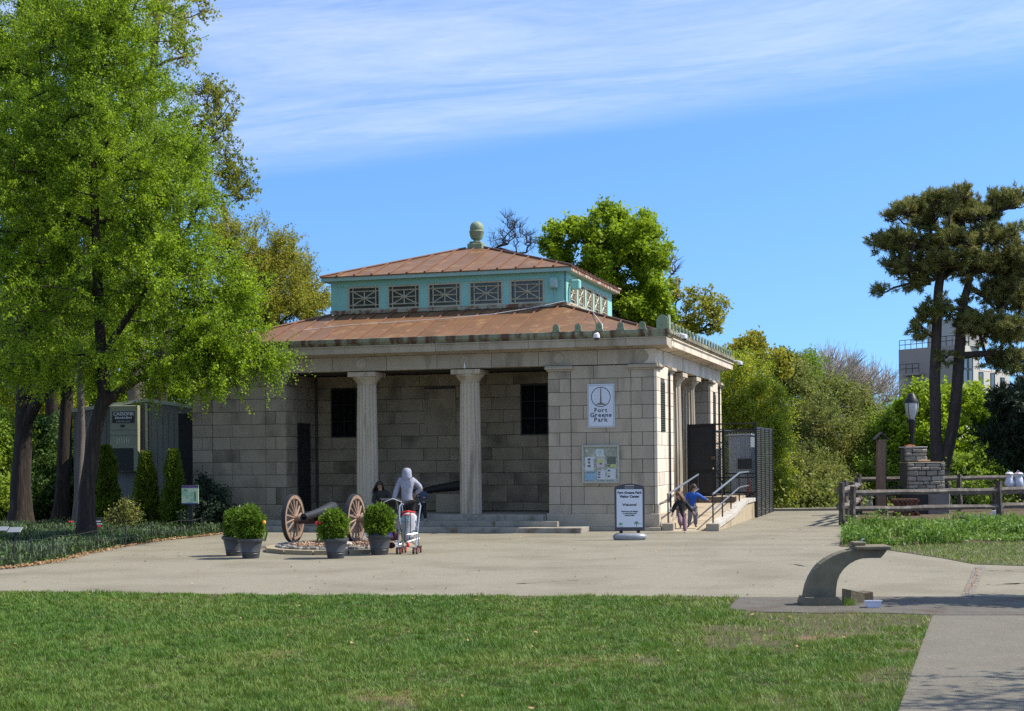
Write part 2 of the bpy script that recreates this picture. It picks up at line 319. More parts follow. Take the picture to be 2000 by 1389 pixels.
# side path at the right, a slightly greyer asphalt
e0, e1 = G2(1820, 1203), G2(1755, 1389); dr = (e1 - e0).normalized()
eb = e0 + dr * 14.2
sheet('side_path', [e0, eb, (eb.x + 9, eb.y), (16, 17.9), (9, 18.4), G2(2000, 1196), G2(1900, 1196)], .008, PAVE2)
sheet('fountain_patch', [G2(1445, 1168), G2(1905, 1166), G2(2010, 1168), G2(2010, 1203), G2(1830, 1203), G2(1730, 1199), G2(1610, 1199), G2(1490, 1197), G2(1422, 1191)], .012, PATCH)
# repaired seam with leaf litter in it
CRACK = mat('tarred_crack', (.2, .18, .15), (.15, .135, .11), 6, .95)
sheet('path_seam', [G2(1905, 1108), G2(1925, 1108), G2(1900, 1167), G2(1878, 1167)], .016, CRACK)
for a, b in (((1380, 1045), (1660, 1049)), ((1550, 1056), (1640, 1054)), ((1930, 1115), (2010, 1117)), ((2004, 1140), (1930, 1144)), ((860, 1052), (1110, 1057)), ((300, 1087), (380, 1085)), ((20, 1093), (60, 1092)), ((1010, 1141), (1130, 1134)), ((1540, 1102), (1600, 1110))):
    p, q = G2(*a), G2(*b); n = 17; pts = [p.lerp(q, i / (n - 1)) + Vector((R_.uniform(-.04, .04), R_.uniform(-.09, .09))) for i in range(n)]
    w = [.004 + .016 * R_.random() ** 2 for _ in range(n)]
    sheet('paving_crack', [(v.x, v.y - w[i]) for i, v in enumerate(pts)] + [(v.x, v.y + w[i]) for i, v in list(enumerate(pts))[::-1]], .0085, SOIL)
# lawn
LAWNM = mat('lawn_ground', (.06, .052, .02), (.09, .07, .033), 2.2, .95, .8, 45, c3=(.17, .105, .05), s3=.55, t3=(.56, .68))
far = [Vector((-40, 22.75)), Vector((-12, 22.6)), G2(0, 1157), G2(300, 1161), G2(600, 1165), G2(1000, 1166), G2(1300, 1167), G2(1445, 1168)]
lawn_poly = far + [G2(1422, 1191), G2(1490, 1199), G2(1610, 1201), G2(1730, 1201), G2(1822, 1204), e0 + dr * 3, e1, eb, Vector((-40, eb.y))]
sheet('lawn', lawn_poly, .016, LAWNM)
def inside(x, y, poly):
    c = np.zeros(len(x), bool); n = len(poly)
    for i in range(n):
        x0, y0 = poly[i][0], poly[i][1]; x1, y1 = poly[(i + 1) % n][0], poly[(i + 1) % n][1]
        if abs(y1 - y0) < 1e-9: continue
        c ^= ((y0 > y) != (y1 > y)) & (x < (x1 - x0) * (y - y0) / (y1 - y0) + x0)
    return c
def blades(name, x, y, z, h, w, m, tone, lean=.5, parent=None, comb=None):
    n = len(x); a = rng.uniform(0, 2 * np.pi, n); ln = rng.uniform(.1, 1, n) * lean * h; b = rng.uniform(0, 2 * np.pi, n)
    if comb is not None: b = comb + rng.normal(0, .7, n); a = b + np.pi / 2 + rng.normal(0, .5, n)
    V = np.zeros((n, 3, 3)); c, s = np.cos(a) * w / 2, np.sin(a) * w / 2
    V[:, 0] = np.stack([x - c, y - s, z], 1); V[:, 1] = np.stack([x + c, y + s, z], 1)
    V[:, 2] = np.stack([x + np.cos(b) * ln, y + np.sin(b) * ln, z + h], 1)
    return np_mesh(name, V, np.arange(3 * n), m, parent, tone)
GRASSM = mat('grass_blades', (.055, .145, .014), (.10, .205, .02), 1.3, .55, attr=(.20, .26, .045), trans=.3, spec=.3)
def lawn_blades(n_try, poly, ymin, ymax, xm, xM, dens_fall, hh, z0=.016, name='grass', bare=.64):
    # density falls with distance as the blades get smaller in view
    u = rng.random(n_try); y = ymin * (ymax / ymin) ** (u ** 1.0) if dens_fall else rng.uniform(ymin, ymax, n_try)
    x = (rng.random(n_try) * (xM - xm) + xm) * (y / ymax)
    k = inside(x, y, poly); x, y = x[k], y[k]
    nb = vnoise(x, y, 1.1, 3) * .5 + vnoise(x, y, .37, 5) * .3 + vnoise(x, y, 3.4, 9) * .2 + np.clip((x - y * .09) * .12, 0, .30)
    if dens_fall: nb = nb + .30 * np.exp(-np.abs(y - np.interp(x, [-8, 0, 3.1], [22.5, 20.8, 20.35])) / .22) * np.clip(vnoise(x, y * 0, .9, 41) * 1.6 - .3, 0, 1)
    keep = rng.random(len(x)) > np.clip((nb - bare) * 6, 0, .80); x, y, nb = x[keep], y[keep], nb[keep]
    tuft = vnoise(x, y, .16, 2); big = vnoise(x, y, .6, 8)
    h = hh * (.30 + .95 * tuft ** 1.5 + .28 * big) * rng.uniform(.6, 1.15, len(x))
    tone = np.clip(rng.normal(.25, .27, len(x)) + (nb - .5) * 1.3 + (vnoise(x, y, .22, 31) - .5) * .5 + (rng.random(len(x)) < .05) * .8, 0, 1.2)
    return blades(name, x, y, np.full(len(x), z0), h, rng.uniform(.005, .011, len(x)) * (y / 14), GRASSM, tone, 1.25, None, 12 * vnoise(x, y, .16, 77) + 7 * vnoise(x, y, .06, 78))
g1 = lawn_blades(520000, lawn_poly, 9.8, 22.9, -9.3, 9.0, True, .056, bare=.70)
tag(g1, 'cut green lawn grass with bare brown patches in the foreground', 'grass', kind='stuff')
# the verge behind the drinking fountain
verge_poly = [G2(1638, 1068), G2(1700, 1069), G2(2000, 1060), (40, 30), (40, 25.0), G2(2030, 1107), G2(1905, 1103), G2(1840, 1091), G2(1740, 1076)]
VERGEM = mat('verge_soil', (.11, .08, .045), (.06, .075, .025), 1.2, .95, .7, 40, c3=(.15, .1, .06), s3=.8)
sheet('verge', verge_poly, .012, VERGEM)
g2 = lawn_blades(150000, verge_poly, 25, 33, 0.9, 14, False, .06, .012, bare=.52)
tag(g2, 'thin patchy verge grass between the path and the leafy bed', 'grass', kind='stuff')
# litter in the lawn and on the path seam
LEAFM = mat('dry_leaves', (.28, .14, .055), (.2, .09, .04), 30, .8, attr=(.42, .27, .13))
def litter(name, x, y, z, size, label):
    n = len(x); V = np.zeros((n, 4, 3)); a = rng.uniform(0, 6.28, n); t = rng.uniform(-.5, .5, (n, 2))
    for i, (u, v) in enumerate(((-1, 0), (0, -.55), (1, 0), (0, .55))):
        X = (u * np.cos(a) - v * np.sin(a)) * size; Y = (u * np.sin(a) + v * np.cos(a)) * size
        V[:, i] = np.stack([x + X, y + Y, z + size * .5 + X * t[:, 0] + Y * t[:, 1]], 1)
    return tag(np_mesh(name, V, np.arange(4 * n), LEAFM, None, rng.random(n), 4), label, 'leaf litter', kind='stuff')
k = 170; yy = rng.uniform(10.5, 22.4, k); xx = rng.uniform(-.36, .24, k) * yy
litter('fallen_leaves', xx, yy, np.full(k, .045), rng.uniform(.012, .032, k), 'few dry leaves scattered over the mown lawn')
k = 260; p, q = G2(1912, 1112), G2(1888, 1166); u = rng.random(k)
litter('fallen_leaves', p.x + (q.x - p.x) * u + rng.normal(0, .035, k), p.y + (q.y - p.y) * u, np.full(k, .017), rng.uniform(.008, .02, k), 'orange leaf crumbs caught in the path seam')
# ================================================================== the stone pavilion
BLD = thing('park_pavilion', 'pale stone temple pavilion with brown metal roof and teal clerestory', 'building', CORNER, YAW)
STONE_CACHE = {}
def stone(x0, x1, y0, y1, z0, z1, m, parent, name='stone', g=.005):
    dx_, dy_, dz_ = round(x1 - x0 - 2 * g, 2), round(y1 - y0, 3), round(z1 - z0 - 2 * g, 3)
    gx = (x1 - x0 - dx_) / 2
    key = (dx_, dy_, dz_, m.name)
    if key not in STONE_CACHE:
        b = MB().cbox(-dx_ / 2, dx_ / 2, -dy_ / 2, dy_ / 2, -dz_ / 2, dz_ / 2, .007); me = b.mesh('stone'); me.materials.append(m); STONE_CACHE[key] = me
    return link(name, STONE_CACHE[key], None, parent, ((x0 + x1) / 2, (y0 + y1) / 2, (z0 + z1) / 2))
CZ = [3.99] + [3.99 - .354 * i for i in range(1, 9)]         # course lines
COURSES = [(3.99, 4.33)] + [(CZ[i + 1], CZ[i]) for i in range(8)] + [(.68, CZ[8])]
BASEC = (.44, .68)
TH = .07
def run(a0, a1, pattern, off):
    """block ends from a0 to a1 with lengths from pattern"""
    out = []; a = a0; i = off
    while a < a1 - .02:
        l = pattern[i % len(pattern)] if out or off % 2 == 0 else pattern[i % len(pattern)] * .55
        b = a + l
        if a1 - b < .3: b = a1
        out.append((a, min(b, a1))); a = b; i += 1
    return out
def cut(blocks, z0, z1, holes):
    out = []
    for a, b in blocks:
        segs = [(a, b)]
        for h0, h1, hz0, hz1 in holes:
            if z1 <= hz0 + .05 or z0 >= hz1 - .05: continue
            ns = []
            for c, d in segs:
                if d <= h0 or c >= h1: ns.append((c, d)); continue
                if c < h0: ns.append((c, h0))
                if d > h1: ns.append((h1, d))
            segs = ns
        out += [q for q in segs if q[1] - q[0] > .03]
    return out
WPARTS = {}
def wall_part(name, boxes, label=None):
    b = MB()
    for q in boxes: b.box(*q)
    o = b.build(name, JOINT, BLD); return o
def facade(part, a0, a1, plane, axis, sgn, pat, holes=(), m=STONE, m2=None, top=True, base=True, pil=()):
    """courses of blocks; axis 'x' = wall facing -y at y=plane, axis 'y' = wall facing sgn*x at x=plane"""
    rows = list(COURSES) + ([BASEC] if base else [])
    for r, (z0, z1) in enumerate(rows):
        zones = []; cur = a0
        for p0, p1 in pil:
            if p0 > cur: zones.append((cur, p0, 0))
            zones.append((p0, p1, 1)); cur = p1
        if cur < a1: zones.append((cur, a1, 0))
        for q0, q1, isp in zones:
            w = q1 - q0
            if isp: bl = [(q0, q1)] if r % 2 == 0 else [(q0, q0 + w / 2), (q0 + w / 2, q1)]
            else: bl = run(q0, q1, pat, r)
            for a, b in cut(bl, z0, z1, holes):
                pr = .025 if isp else 0.0
                if z0 < .5: pr += .02
                mm = m2 if (m2 and isp) else m
                if axis == 'x': stone(a, b, plane - pr, plane + TH, z0, z1, mm, part)
                elif sgn > 0: o = stone(plane - TH, plane + pr, a, b, z0, z1, mm, part)
                else: o = stone(plane - pr, plane + TH, a, b, z0, z1, mm, part)
W, D = 13.35, 11.75
RX0, RX1, RD = -10.46, -2.89, 2.02           # front recess
SY0, SY1, SD = 2.42, 9.33, 1.5               # side recess
gI = .02
w_left = wall_part('wall', [(-W + gI, RX0 - gI, gI, D - gI, 0, 4.33), (-W + gI, -gI, 9.5, D - gI, 0, 4.33)])
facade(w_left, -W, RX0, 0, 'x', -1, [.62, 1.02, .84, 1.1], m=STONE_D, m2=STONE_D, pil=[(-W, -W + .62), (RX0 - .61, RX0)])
door_hole = (.80, 1.56, .42, 2.93)
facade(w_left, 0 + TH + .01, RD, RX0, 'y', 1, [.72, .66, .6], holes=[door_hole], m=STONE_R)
w_right = wall_part('wall', [(RX1 + gI, -gI, gI, SY0 - gI, 0, 4.33)])
facade(w_right, RX1, 0 - TH - .005, 0, 'x', -1, [.62, .95, .75], m=STONE, m2=STONE, pil=[(RX1, RX1 + .61), (-.66, -TH - .005)])
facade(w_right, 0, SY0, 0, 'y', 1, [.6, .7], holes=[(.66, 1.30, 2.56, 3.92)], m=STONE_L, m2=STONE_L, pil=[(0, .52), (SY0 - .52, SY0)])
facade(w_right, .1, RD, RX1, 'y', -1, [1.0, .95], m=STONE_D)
facade(w_right, -SD, -TH - .01, SY0 - .0, 'x', -1, [.7, .7], m=STONE) if False else None
w_mid = wall_part('wall', [(RX0 - .5, -SD, RD + gI, D - .1, 0, 4.33)])
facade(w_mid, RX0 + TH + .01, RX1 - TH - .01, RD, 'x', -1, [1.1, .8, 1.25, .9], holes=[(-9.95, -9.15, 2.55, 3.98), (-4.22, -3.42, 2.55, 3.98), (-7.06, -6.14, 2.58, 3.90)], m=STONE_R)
facade(w_mid, SY0, SY1, -SD, 'y', 1, [1.3, 1.5], m=STONE, base=False)
w_back = wall_part('wall', [(-SD + .05, -gI, SY1 + gI, D - gI, 0, 4.33)])
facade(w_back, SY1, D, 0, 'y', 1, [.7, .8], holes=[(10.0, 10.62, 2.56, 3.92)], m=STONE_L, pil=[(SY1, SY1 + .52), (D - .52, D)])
facade(w_back, -SD + .08, -TH - .005, SY1, 'x', -1, [1.36], m=STONE)
# plinth below the courses
b = MB(); b.cbox(RX1 - .06, .07, -.07, SY0 + .05, .10, .445, .01); b.cbox(RX1 - .1, .12, -.16, SY0 + .1, 0, .10, .01)
b.build('plinth', STONE, BLD)
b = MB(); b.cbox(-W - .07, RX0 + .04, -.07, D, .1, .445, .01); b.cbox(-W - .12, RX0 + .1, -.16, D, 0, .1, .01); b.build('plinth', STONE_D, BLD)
b = MB(); b.cbox(-SD, .07, SY1 - .05, D + .07, 0, .445, .01); b.build('plinth', STONE_L, BLD)
# portico floor, ceiling, steps
b = MB(); b.cbox(RX0 + .045, RX1 - .07, -.42, RD + .1, 0, .42, .012); b.build('portico_floor', STEPST, BLD)
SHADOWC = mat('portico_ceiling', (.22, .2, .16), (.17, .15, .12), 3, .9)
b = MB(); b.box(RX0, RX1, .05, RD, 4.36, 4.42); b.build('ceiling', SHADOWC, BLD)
for x0, x1, y0, z0, z1 in ((-10.9, -2.42, -.98, .14, .28), (-11.7, -1.68, -1.5, 0, .14)):
    segs = run(x0, x1, [2.3, 1.9, 2.6], 0)
    for a, c in segs: stone(a, c, y0, -.43, z0, z1, STEPST, BLD, 'step', .002)
# columns
def column_mesh(r0, r1, h, flutes=18):
    vs = []; fs = []; n = flutes * 5; rows = 9
    for j in range(rows):
        t = j / (rows - 1); r = r0 + (r1 - r0) * t + .012 * math.sin(t * math.pi)
        for k in range(n):
            q = (k % 5) / 5.0; d = math.sin(q * math.pi) * .030 * (1 if 0 < j or True else 0)
            a = 2 * math.pi * k / n; rr = r - d; vs.append((rr * math.cos(a), rr * math.sin(a), h * t))
    for j in range(rows - 1):
        for k in range(n):
            a, c = j * n + k, j * n + (k + 1) % n; fs.append((a, c, c + n, a + n))
    return MB().add(vs, fs).mesh('column_shaft', 25)
shaft_me = column_mesh(.30, .262, 3.56); shaft_me.materials.append(COLST)
ech_me = MB().lathe([(.265, 0), (.275, .02), (.268, .03), (.285, .05), (.33, .12), (.385, .17), (.39, .215)], 32).mesh('echinus', 30); ech_me.materials.append(COLST)
aba_me = MB().cbox(-.41, .41, -.41, .41, 0, .13, .01).mesh('abacus'); aba_me.materials.append(COLST)
for cx, cy in ((-8.2, .42), (-5.2, .42), (-.42, 4.68), (-.42, 7.2)):
    cz = .42
    c = link('column', shaft_me, None, BLD, (cx, cy, cz), (0, 0, R_.random()))
    link('echinus', ech_me, None, c, (0, 0, 3.56)); a = link('abacus', aba_me, None, c, (0, 0, 3.775)); a.rotation_euler[2] = -c.rotation_euler[2]
# pilaster capitals
def cap_mesh(w, d):
    b = MB(); b.cbox(-w / 2 - .03, w / 2 + .03, -.05, d, 0, .04, .008); b.cbox(-w / 2 - .075, w / 2 + .075, -.095, d, .04, .115, .02); b.cbox(-w / 2 - .06, w / 2 + .06, -.08, d, .115, .135, .005)
    me = b.mesh('pilaster_capital'); me.materials.append(STONE); return me
for x, w in ((-W + .31, .62), (RX0 - .305, .61), (RX1 + .305, .61), (-.33, .66)):
    link('pilaster_capital', cap_mesh(w, .05), None, BLD, (x, -.028, 4.20))
for y in (.26, SY0 - .26, SY1 + .26, D - .26):
    link('pilaster_capital', cap_mesh(.52, .05), None, BLD, (.028, y, 4.20), (0, 0, math.pi / 2))
# frieze of long blocks, medallions, cornice, gutter
for a, c in run(-W, -.16, [1.45, 1.55, 1.3, 1.6], 0): stone(a, c, -.0, .32, 4.345, 4.74, STONE, BLD, 'frieze_block')
for a, c in run(-.0, D, [1.3, 1.45], 0): stone(-.31, .0, a, c, 4.345, 4.74, STONE_L, BLD, 'frieze_block')
MB().box(-W + .02, -.32, .33, D - .02, 4.35, 4.9).build('entablature_core', JOINT, BLD)
for x in (-.33, RX1 + .3, RX0 - .3, -8.2, -5.2):
    b = MB().lathe([(.14, 0), (.14, .012), (.12, .016), (.105, .006), (.05, .006), (.04, .02), (0.002, .022)], 24)
    b.build('medallion', STONE, BLD, 30, (x, -.002, 4.54), (math.pi / 2, 0, 0))
OV = .36
prof = [(0.02, 4.74), (-.06, 4.765), (-.28, 4.80), (-OV + .0, 4.80), (-OV, 4.80), (-OV - .01, 4.97), (-OV - .045, 4.985), (-OV - .045, 5.01), (.35, 5.01), (.35, 4.74)]
for a, c in run(-W - OV, OV, [1.25, 1.35], 0):
    b = MB().prism([(y, z) for y, z in prof], a + .004, c - .004, 'yz'); b.build('cornice_block', STONE, BLD)
for a, c in run(.352, D + OV, [1.25, 1.35], 0):
    b = MB().prism([(-y, z) for y, z in prof], a + .004, c - .004, 'xz'); b.build('cornice_block', STONE_L, BLD)
b = MB().box(-W - OV, OV, D - .3, D + OV, 4.8, 5.01); b.build('cornice_block', STONE, BLD)
b = MB().box(-W - OV, -W, .36, D - .31, 4.78, 5.01); b.build('cornice_block', STONE, BLD)
GO = .42
gp = [(-GO + .05, 5.013), (-GO + .02, 5.06), (-GO - .01, 5.10), (-GO, 5.20), (-GO + .05, 5.21), (-GO + .07, 5.15), (.2, 5.15), (.2, 5.013)]
for a, c in run(-W - GO, GO - .04, [2.4, 2.1], 0): MB().prism(gp, a + .002, c - .002, 'yz').build('gutter', GUTTER, BLD)
for a, c in run(-GO, D + GO, [2.4, 2.1], 0): MB().prism([(-y, z) for y, z in gp], a + .002, c - .002, 'xz').build('gutter', GUTTER, BLD)
# antefixes along the gutter
pts = []
for i in range(13): t = math.pi * i / 12; pts.append((-.085 * math.cos(t), .11 + .10 * math.sin(t)))
af = MB().prism([(-.085, 0)] + pts + [(.085, 0)], -.02, .02); af.prism([(-.105, 0), (-.105, .04), (.105, .04), (.105, 0)], -.035, .035)
for k in range(5):
    a = math.pi * (k + .5) / 5; af.tube((0, -.022, .06), (-.06 * math.cos(a), -.022, .09 + .085 * math.sin(a)), .008, .012, 4)
af_me = af.mesh('antefix'); af_me.materials.append(VERD)
for x in (-2.56, -1.97, -1.41, -.84, -.27): link('antefix', af_me, None, BLD, (x, -GO + .03, 5.205))
for i in range(21): link('antefix', af_me, None, BLD, (GO - .03, .28 + i * .56, 5.205), (0, 0, math.pi / 2))
cr = []
for i in range(13): t = math.pi * i / 12; cr.append((-.15 * math.cos(t), .17 + .2 * math.sin(t)))
b = MB().prism([(-.15, 0)] + cr + [(.15, 0)], -.15, -.115); b.prism([(-.15, 0)] + cr + [(.15, 0)], -.15, -.115)
b = MB().prism([(-.32 + .02, 0)] + [(x - .15, z) for x, z in cr] + [(0, 0)], -.02, .02)
b.prism([(.02, 0)] + [(x + .17, z) for x, z in cr] + [(.32, 0)], -.02, .02, 'yz'); b.build('corner_antefix', VERD, BLD, loc=(GO - .02, -GO + .02, 5.2))
# ---- roofs of sheet panels with standing seams
def roof(e, t, ze, zt, sp, part_name, skipback=False):
    """e = eave rectangle (x0,x1,y0,y1), t = top rectangle; four slopes"""
    (ex0, ex1, ey0, ey1), (tx0, tx1, ty0, ty1) = e, t
    sl_ = [((ex0, ey0), (ex1, ey0), (tx0, ty0), (tx1, ty0)), ((ex1, ey0), (ex1, ey1), (tx1, ty0), (tx1, ty1)),
           ((ex1, ey1), (ex0, ey1), (tx1, ty1), (tx0, ty1)), ((ex0, ey1), (ex0, ey0), (tx0, ty1), (tx0, ty0))]
    for A, B_, P, Q in sl_:
        A, B_, P, Q = Vector((*A, ze)), Vector((*B_, ze)), Vector((*P, zt)), Vector((*Q, zt))
        u = (B_ - A).normalized(); Ln = (B_ - A).length; a0 = (P - A).dot(u); a1 = (Q - A).dot(u)
        vv = (P - A) - u * a0; H_ = vv.length; v = vv.normalized(); nrm = u.cross(v)
        if nrm.z < 0: nrm = -nrm
        def hmax(a):
            if a < a0: return H_ * a / a0
            if a > a1: return H_ * (Ln - a) / max(Ln - a1, 1e-6)
            return H_
        n = max(2, round(Ln / sp)); xs_ = [Ln * i / n for i in range(n + 1)]
        part = bpy.data.objects.new('roof', None); COL.objects.link(part); part.parent = BLD
        for i in range(n):
            a, c = xs_[i], xs_[i + 1]; poly = [(a, 0), (c, 0), (c, hmax(c))]
            for k in (a1, a0):
                if a + 1e-4 < k < c - 1e-4: poly.append((k, hmax(k)))
            poly.append((a, hmax(a))); poly = [p for j, p in enumerate(poly) if j == 0 or (Vector(p) - Vector(poly[j - 1])).length > 1e-4]
            if len(poly) < 3: continue
            lift = R_.uniform(0, .004)
            top = [A + u * p[0] + v * p[1] + nrm * lift for p in poly]; bot = [p - nrm * .03 for p in top]; m_ = len(top)
            MB().add(top + bot, [tuple(range(m_)), tuple(range(2 * m_ - 1, m_ - 1, -1))] + [(j, (j + 1) % m_, (j + 1) % m_ + m_, j + m_) for j in range(m_)]).build('roof_panel', COPPER, part)
            if i > 0 and hmax(a) > .05:
                p0, p1 = A + u * a + nrm * .015, A + u * a + v * hmax(a) + nrm * .015
                q = MB(); w_ = u * .014; hh = nrm * .035
                q.add([p0 - w_, p0 + w_, p0 + w_ + hh, p0 - w_ + hh, p1 - w_, p1 + w_, p1 + w_ + hh, p1 - w_ + hh], [(0, 1, 2, 3), (4, 5, 6, 7), (0, 1, 5, 4), (1, 2, 6, 5), (2, 3, 7, 6), (3, 0, 4, 7)])
                q.box(-.03, .03, -.02, .03, -.02, .035, Matrix.Translation(p0) @ Matrix((u, v, nrm)).transposed().to_4x4())
                q.build('seam', SEAM, part)
        MB().tube(A + Vector((0, 0, .02)), P + Vector((0, 0, .03)), .035, .035, 6).build('hip_seam', SEAM, part)
LE = (-W - GO + .5, GO - .42, -GO + .42, D + GO - .42); CL = (-10.3, -3.1, 2.9, 9.0)
MB().box(-W - GO + .1, GO - .1, -GO + .1, D + GO - .1, 5.15, 5.19).build('gutter_floor', SEAM, BLD)
roof(LE, (CL[0] + .0, CL[1], CL[2], CL[3]), 5.20, 6.20, .56, 'lower')
# ---- clerestory
b = MB().box(CL[0] + .06, CL[1] - .06, CL[2] + .06, CL[3] - .06, 6.0, 7.25); clr = b.build('clerestory', TEAL, BLD)
def cl_face(L0, Ln, holes, M_):
    """wall strip with window openings; local x along the wall, -y outward"""
    b = MB(); z0, z1 = 6.33, 7.02
    b.box(0, Ln, 0, .06, 7.02, 7.24, M_)
    cur = 0
    for h0, h1 in holes: b.box(cur, h0, 0, .06, z0, 7.02, M_); cur = h1
    b.box(cur, Ln, 0, .06, z0, 7.02, M_); b.box(-.012, Ln + .012, -.014, .0, 7.03, 7.05, M_)
    b.build('clerestory_wall', TEAL, clr)
    MB().box(-.02, Ln + .02, -.03, .06, 6.22, 6.33, M_).build('sill_band', RUSTY, clr)
    for h0, h1 in holes:
        w = bpy.data.objects.new('window', None); COL.objects.link(w); w.parent = BLD; w.matrix_local = M_ @ Matrix.Translation(((h0 + h1) / 2, 0, 6.33))
        hw, hh = (h1 - h0) / 2, .69
        MB().box(-hw, hw, .045, .055, 0, hh).build('pane', GLASSD, w)
        q = MB(); fr = .045
        for x0, x1, z_0, z_1 in ((-hw, -hw + fr, 0, hh), (hw - fr, hw, 0, hh), (-hw + fr, hw - fr, 0, fr), (-hw + fr, hw - fr, hh - fr, hh)): q.box(x0, x1, -.012, .044, z_0, z_1)
        q.build('frame', CREAM, w)
        q = MB(); t_ = .019
        def bar(xa, za, xb, zb, dy=0): q.tube((xa, .018 + dy, za), (xb, .018 + dy, zb), t_, t_, 4)
        iw, i0, i1 = hw - .15, .14, hh - .14
        for z in (i0, i1): bar(-hw + fr, z, hw - fr, z)
        for x in (-iw, iw): bar(x, fr, x, hh - fr, .003)
        bar(-iw, i0, iw, i1, .004); bar(-iw, i1, iw, i0, -.004); bar(0, i0, 0, i1, .006); bar(-iw, hh / 2, iw, hh / 2, -.006)
        q.build('grille', CREAM, w)
cl_face(0, CL[1] - CL[0], [(a - CL[0], a - CL[0] + 1.02) for a in (-9.76, -8.51, -7.25, -5.99, -4.76)], Matrix.Translation((CL[0], CL[2], 0)))
cl_face(0, CL[3] - CL[2], [(a, a + .86) for a in (.42, 1.46, 2.5, 3.54, 4.58)], Matrix.Translation((CL[1], CL[2], 0)) @ Matrix.Rotation(math.pi / 2, 4, 'Z'))
UE = (CL[0] - .22, CL[1] + .22, CL[2] - .22, CL[3] + .22)
b = MB().box(UE[0] + .02, UE[1] - .02, UE[2] + .02, UE[3] - .02, 7.2, 7.26); b.build('soffit', TEAL_L, BLD)
b = MB(); b.box(UE[0], UE[1], UE[2], UE[2] + .02, 7.19, 7.32); b.build('fascia', TEAL_L, BLD)
b = MB(); b.box(UE[1] - .02, UE[1], UE[2] + .02, UE[3], 7.19, 7.32); b.build('fascia', mat('rusty_fascia', (.45, .42, .33), (.38, .33, .25), 5, .7, c3=(.24, .10, .05), s3=7, t3=(.42, .52)), BLD)
b = MB(); b.box(UE[0], UE[0] + .02, UE[2] + .02, UE[3], 7.19, 7.32); b.box(UE[0] + .02, UE[1] - .02, UE[3] - .02, UE[3], 7.19, 7.32); b.build('fascia', TEAL_L, BLD)
roof((UE[0] - .03, UE[1] + .03, UE[2] - .03, UE[3] + .03), (-7.0, -6.4, 5.75, 6.15), 7.32, 8.40, .57, 'upper')
fin = MB().cbox(-.24, .24, -.24, .24, 0, .2, .02); fin.cbox(-.19, .19, -.19, .19, .2, .27, .02)
fin.lathe([(.15, .27), (.11, .3), (.1, .33), (.17, .36), (.21, .45), (.225, .56), (.24, .58), (.235, .6), (.2, .62), (.21, .66), (.21, .74), (.17, .83), (.09, .89), (.01, .91)], 20)
fin.build('finial', VERD, BLD, 35, (-6.7, 5.95, 8.36))
# loudspeakers, conduits, cable
b = MB().cbox(-.11, .11, -.3, -.04, 6.72, 7.0, .03); b.cbox(-.08, .08, -.04, -.02, 6.76, 6.96, .01); b.build('loudspeaker', TEAL_L, BLD, loc=(-3.42, CL[2], 0))
MB().path([(-3.42, CL[2] - .05, 6.75), (-3.41, CL[2] - .04, 6.4), (-3.35, CL[2] - .04, 6.35)], .018, 6).build('conduit', TEAL, BLD)
b = MB().cbox(.06, .32, -.11, .11, 6.72, 7.0, .03); b.build('loudspeaker', TEAL, BLD, loc=(CL[1], 3.32, 0))
MB().path([(CL[1] + .04, 3.1, 6.35), (CL[1] + .05, 3.12, 6.7), (CL[1] + .05, 3.16, 6.8), (CL[1] + .04, 3.22, 6.6), (CL[1] + .04, 3.24, 6.35)], .016, 6).build('conduit', TEAL, BLD)
cw = MB().path([(-3.12, 2.86, 6.36), (-3.9, 2.4, 6.16), (-5.0, 2.0, 5.98), (-6.3, 1.75, 5.88), (-7.8, 1.7, 5.83), (-9.3, 1.55, 5.77), (-11.0, 1.2, 5.6)], .007, 5); cw.path([(-3.0, 4.1, 6.4), (-2.2, 2.2, 5.98), (-1.5, .4, 5.45), (-1.36, -.2, 5.24), (-1.3, -.42, 5.1)], .009, 5)
cw.build('cable', WHITE, BLD)
# antique plaque in the recess wall
b = MB().box(-7.06, -6.14, RD + .008, RD + .019, 2.58, 3.9)
for x0, x1, z0, z1 in ((-7.06, -7.0, 2.58, 3.9), (-6.2, -6.14, 2.58, 3.9), (-7.0, -6.2, 3.84, 3.9), (-7.0, -6.2, 2.58, 2.64)): b.box(x0, x1, RD - .012, RD + .008, z0, z1)
b.lathe([(.34, 0), (.34, .03), (.3, .045), (.1, .06), (.01, .06)], 24)
rl = MB().add(b.v[-24 * 5:], []) if False else None
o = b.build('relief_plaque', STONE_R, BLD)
for v_ in o.data.vertices[-120:]:            # oval boss on the plaque
    x_, y_, z_ = v_.co; v_.co = (-6.6 + x_, RD + .008 - z_ * .45, 3.22 + y_ * 1.45)
